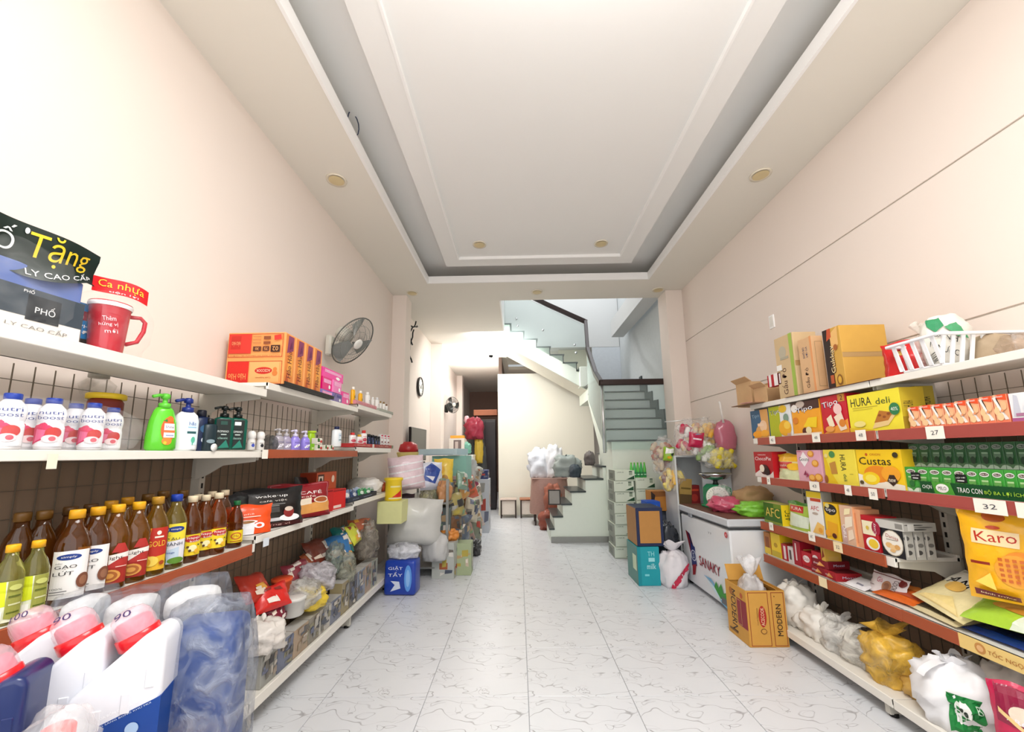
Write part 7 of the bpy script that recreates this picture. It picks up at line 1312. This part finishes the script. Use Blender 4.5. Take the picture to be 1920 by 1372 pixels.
MB().lathe([(.05, .285), (.11, .295), (.152, .335), (.160, .352), (.155, .352), (.108, .302), (.001, .292)], M('#B9BDBD', .18, metal=.9), 36, cap=False).ob('steel_pan', t)
sack('shrimp_bag', 'clear bag of pink red goods lying at the scale foot', 'plastic bag', .34, .26, .14, crinkle('#C2506A', .3, .8, 20), (2.04, 4.02, FZ), seed=111, amp=.3)
sack('film_bag_top', 'clear film sticking up over the pink goods', 'plastic bag', .16, .12, .16, film('#E8E4E6', .3, 10), (2.02, 4.06, FZ+.09), seed=112, amp=.3)
sack('paper_bag', 'brown crumpled paper bag behind the green vegetables on the freezer', 'bag', .34, .26, .22, M('#A5845C', .7, bump=.5), (2.26, 3.96, FZ+.02), seed=113, amp=.22)
sack('vegetable_bag', 'bag of bright green vegetables at the near end of the freezer lid', 'plastic bag', .42, .24, .12, crinkle('#7EC23A', .4, .8, 20), (2.20, 3.76, FZ), seed=114, amp=.3)
carton('red_tray', 'stack of thin red trays under the vegetables on the freezer', 'tray', .40, .22, .03, '#B03A3A', {'F': [('r', 0, .4, 1, .6, '#E8C8C0')]}, (2.20, 3.70, FZ-.0)) if 0 else None
# bags of snacks hanging above
t = thing('wire_hanger_rack', 'thin wire rack on the pillar carrying the hanging snack bags', 'hanger', (2.15, 5.0, 1.0))
MB().tube([(-.3, 0, .78), (0, 0, .80), (.24, 0, .82), (.26, 0, .6)], .006, CHROME, 6).ob('hanger_wire', t)
SN = [(1.98, 4.62, 1.37, .34, .26, .38, '#C9BCB4', 'silver crumpled bag with crimson label hanging on the left of the snack bags', 121, .85),
      (2.20, 4.70, 1.42, .46, .28, .34, '#E0B24E', 'clear bag of yellow snack sticks hanging in the middle above the freezer', 122, .8),
      (2.12, 4.56, 1.31, .24, .2, .2, '#C9CFC0', 'small silver and green bag below the yellow snack sticks', 123, .8),
      (1.79, 4.95, 1.15, .30, .24, .42, '#B07A62', 'clear bag of brown red snacks hanging left of the silver bag', 124, .7),
      (1.84, 4.85, .95, .28, .22, .28, '#D9A83E', 'clear bag with yellow and brown snacks, lowest on the left', 125, .75),
      (2.26, 4.50, 1.22, .33, .18, .22, '#C9B81E', 'bag of yellow green snacks hanging low at the right over the white door', 126, .9)]
for x, y_, z, w_, d_, h, c, lb, sd, dn in SN:
    o = sack('snack_bag', lb, 'snack bag', w_, d_, h, film('#F0EEEC', .24, 16, .1), (x, y_, z), seed=sd, amp=.22, knot=(.05, .06), body='clear_bag')
    f3 = lump(w_*.82, d_*.8, h*.8, sd, .2); r5 = random.Random(sd); mb = MB()
    cols = {121: ['#D8C49A', '#C2224A', '#E6E2DE'], 122: ['#F0C85A', '#E8B03A', '#F2DA8A', '#D98E5A'], 123: ['#8FAE6A', '#E4E6DC'], 124: ['#A8644A', '#8A4A3A', '#C9B89A'], 125: ['#E8B83A', '#7A3A1E', '#F0DC7A'], 126: ['#D3C01E', '#E0D24A']}[sd]
    for k in range(46):
        a = r5.uniform(0, 2*PI); rr = r5.uniform(.1, .38); cx_, cy_, cz_ = w_*rr*math.cos(a), d_*rr*math.sin(a), h*r5.uniform(.15, .8)
        T = Matrix.Translation((cx_, cy_, cz_)) @ Matrix.Rotation(r5.uniform(-.8, .8), 4, 'Y') @ Matrix.Rotation(r5.uniform(-.5, .5), 4, 'X')
        mb.lathe([(.016, -.06), (.027, -.05), (.030, 0), (.026, .05), (.013, .06)], M(cols[k % len(cols)], .45, var=.15), 8, T=T)
    g_ = mb.ob('snacks_inside', o); g_['kind'] = 'stuff'
pouch('crimson_packet', 'crimson label packet inside the silver bag', 'snack bag', .17, .17, .07, '#B81C48', [('r', .2, .5, .8, .6, '#F0D8E0'), ('p', [(.3, .8), (.8, .9), (.6, .98)], '#7AA8C8')], (1.99, 4.50, 1.45), seed=131, rot=(0, .15, 0))
pouch('green_white_packet', 'green and white packet inside the left hanging bag', 'snack bag', .13, .16, .06, '#8FB82A', [('p', [(.1, .5), (.9, .6), (.9, .9), (.2, .95)], '#F0F0EA'), ('p', [(.6, .5), (.9, .6), (.8, .3)], '#1E2A3A'), ('e', .5, .25, .2, .1, '#E0A81E')], (1.79, 4.80, 1.30), seed=132, rot=(0, .1, -.1))
sack('pink_bag', 'dusty pink plastic bag with white handle hanging on the right of the snack bags', 'plastic bag', .24, .14, .33, crinkle('#B8687A', .25, .3, 5), (2.34, 4.52, 1.42), seed=133, amp=.12)
tag(MB().tube([(2.31, 4.47, 1.72), (2.29, 4.46, 1.85), (2.285, 4.46, 1.94), (2.275, 4.46, 1.96)], .012, M('#E4E0DA', .4), 8).ob('bag_strap'), 'white strap by which the dusty pink bag hangs', 'strap')
# ---- open noodle carton on the floor
x0, x1, yf, yb2, hz_ = 1.655, 1.935, 3.115, 3.40, .385
t = thing('noodle_carton', 'open yellow noodle carton reading MODERN standing on the floor by the freezer', 'carton', ((x0+x1)/2, (yf+yb2)/2, .002)); t['group'] = 'floor cartons'
W_, D2 = x1-x0, yb2-yf; K = M('#CF9A45', .65); KI = M('#A9823E', .75)
MB().box((0, -D2/2, hz_/2), (W_, .005, hz_), K).ob('front_wall', t); MB().box((0, D2/2, hz_/2), (W_, .005, hz_), K).ob('back_wall', t)
MB().box((-W_/2, 0, hz_/2), (.005, D2, hz_), K).ob('side_wall', t); MB().box((W_/2, 0, hz_/2), (.005, D2, hz_), K).ob('side_wall', t); MB().box((0, 0, .003), (W_, D2, .005), KI).ob('carton_floor', t)
MB().box((0, 0, 0), (W_, .004, .12), K, T=Matrix.Translation((.02, D2/2+.01, hz_+.05)) @ Matrix.Rotation(-.35, 4, 'X')).ob('flap', t); MB().box((0, 0, 0), (.004, D2, .10), K, T=Matrix.Translation((W_/2-.03, 0, hz_-.03)) @ Matrix.Rotation(-.6, 4, 'Y')).ob('flap', t)
mb = MB(); e_ = .003
printing(mb, [('o', .04, .02, .56, .97, .004, '#8E2A1E'), ('o', .64, .02, .97, .97, .004, '#8E2A1E'), ('e', .38, .54, .10, .19, '#B02A20'), ('t', 'ACECOOK', .38, .54, .09, .32, 90, '#F0D8B0'), ('t', 'Cook happiness', .25, .54, .05, .3, 90, '#7A4A24'), ('e', .38, .28, .08, .05, '#8A5A2A'), ('e', .38, .28, .06, .035, '#CF9A45'), ('t', 'MODERN', .80, .48, .14, .56, 90, '#241A18'), ('e', .72, .9, .015, .01, '#6A4A1E')], W_, hz_, lambda u, v, o: (u, -D2/2-e_-o, v))
printing(mb, [('r', .55, .28, 1, .78, '#8E2430'), ('t', 'MODERN', .38, .5, .26, .78, -90, '#2A1A1A'), ('e', .28, .84, .08, .07, '#A8641E'), ('e', .8, .86, .06, .05, '#B8562A'), ('o', .5, .3, .75, .76, .003, '#D9B070'), ('r', .1, .08, .5, .12, '#6E4A24')], D2, hz_, lambda u, v, o: (-W_/2-e_-o, -u, v)); mb.ob('printed_design', t)
sack('white_bag', 'white plastic bag sticking out of the open noodle carton', 'plastic bag', .21, .20, .40, film('#F4F4F6', .88, 7), (1.785, 3.26, .05), seed=141, amp=.22, knot=(.07, .16))
# ---- teal and orange cartons
t = carton('carton', 'teal carton with white lettering standing on the floor before the stairs', 'carton', .235, .40, .395, '#1B9AA6', {'F': [('r', 0, 0, .15, 1, '#0F8A96'), ('t', 'TH', .62, .82, .3, .12, 0, '#9ADDE2'), ('t', 'milk', .62, .5, .4, .14, 0, '#BDEBEE'), ('r', .5, .62, .78, .72, '#9ADDE2'), ('r', .3, .25, .5, .3, '#7ACFD6')], 'L': [('r', 0, 0, 1, 1, '#5E8E86'), ('r', .55, .35, .9, .75, '#CFE0C0')]}, (1.375, 4.66, .002), .0)
t = thing('open_carton', 'dark blue framed carton with tan panel facing out, standing on the teal carton', 'carton', (1.415, 4.66, .402)); 
MB().box((0, 0, .20), (.29, .38, .405), M('#1E2A4E', .5), bev=.006).ob('carton_body', t); MB().box((-.001, -.192, .20), (.225, .006, .335), M('#B98444', .65)).ob('tan_panel', t); MB().box((-.147, 0, .20), (.004, .36, .39), M('#A97E4E', .65)).ob('side_panel', t)
carton('carton', 'bright blue carton half hidden behind the tan framed carton', 'carton', .16, .22, .36, '#1450B8', {'F': [('t', 'REVIVE', .62, .6, .3, .6, 90, '#5E96E6')], 'R': [('r', 0, 0, 1, 1, '#1A5AC4')]}, (1.60, 4.98, .46))
carton('carton', 'blue base carton under the bright blue one, before the cupboard', 'carton', .26, .3, .455, '#1B2E66', {'F': [('r', .2, .6, .7, .75, '#C9D2DA')]}, (1.70, 5.02, .002))
open_ = carton('carton', 'orange brown open carton between hanging bags and blue carton', 'carton', .26, .22, .24, '#B8782A', {'F': [('p', [(0, 1), (1, 1), (1, .75), (0, .7)], '#8A5420'), ('p', [(0, 1), (.2, .8), (.1, .3), (0, .5)], '#2A1C14')]}, (1.78, 5.20, .68))
carton('carton', 'grey carton under the orange brown carton', 'carton', .26, .24, .66, '#5E6470', None, (1.78, 5.30, .002))
sack('black_bag', 'black and grey film bag between the cartons and the freezer', 'plastic bag', .30, .3, .50, crinkle('#34383E', .25, .6, 8), (1.65, 4.72, .12), seed=151, amp=.25)
sack('rice_sack', 'white woven sack with red stripe slumped on the floor beside the freezer', 'sack', .30, .28, .36, crinkle('#E4E0E4', .6, .3, 6), (1.64, 4.48, .002), seed=152, amp=.2, knot=(.10, .10))
o = bpy.context.scene.objects['rice_sack']; f5 = lump(.30, .28, .36, 152, .2)
def rs(u, v, o_):
    A = -PI*.5+u/.14; V = (v+.02)/.36; p = Vector(f5((A/(2*PI)) % 1, .5+math.asin(max(-1, min(1, (V-.5)*2)))/PI)); c = Vector((0, 0, .16)); return tuple(p+(p-c).normalized()*(.004+o_))
mb = MB(); printing(mb, [('p', [(.1, .1), (.22, .02), (1, .8), (.9, .92)], '#C4304E')], .28, .24, rs, cut=(.015, .015), lay=.001); mb.ob('red_stripe', o)
# ---- stack of beer cartons
BC = [('r', 0, 0, 1, 1, '#DCE6D4'), ('p', [(.55, .12), (.98, .12), (.98, .5)], '#1E4A2E'), ('t', 'LARUE', .28, .82, .34, .10, 0, '#3A5A44'), ('r', .72, .55, .88, .9, '#9AAA94'), ('r', .72, .86, .88, .94, '#2E4A38'), ('r', .02, .02, .98, .05, '#9AAA94')]
z = .002
for i in range(8):
    hh = .142
    carton('beer_carton', f'pale green beer carton in the tall left stack, {ordn(i)} from the floor', 'carton', .27, .38, hh, '#D6DFCE', {'F': BC, 'L': [('r', 0, 0, 1, 1, '#8E948A'), ('r', .2, .2, .7, .7, '#6E746C')]}, (1.41+.012*(i % 2)+.006*i, 5.76+.01*(i % 3), z), 0, 'pale green beer cartons', rot=(0, 0, .02*((i % 3)-1))); z += hh+.003
z = .002
for i in range(7):
    hh = .148
    carton('beer_carton', f'pale green beer carton in the right stack under the green cans, {ordn(i)} from the floor', 'carton', .26, .36, hh, '#D6DFCE', {'F': BC}, (1.73, 5.72+.012*(i % 2), z), 0, 'pale green beer cartons', rot=(0, 0, .02*((i % 2)))); z += hh+.003
zt = z
for k in range(5):
    bottle('green_bottle', f'bright green drink bottle in the wrapped group on the beer cartons, {ordn(k)} from the left', 'bottle', [(.02, 0), (.021, .005), (.021, .12), (.015, .16), (.010, .19)], M('#3FB55A' if k % 2 else '#5CC850', .25, coat=.4), (1.57+.046*k, 5.62, zt), 0, cap=([(.012, .185), (.012, .205), (.01, .207)], M('#7ED05A', .4)), lab=(.01, .075, 1.2, [('r', 0, 0, 1, 1, '#1E8A4A'), ('r', .2, .4, .8, .6, '#BFE6C4')]), group='green bottles on the beer cartons', n=12)
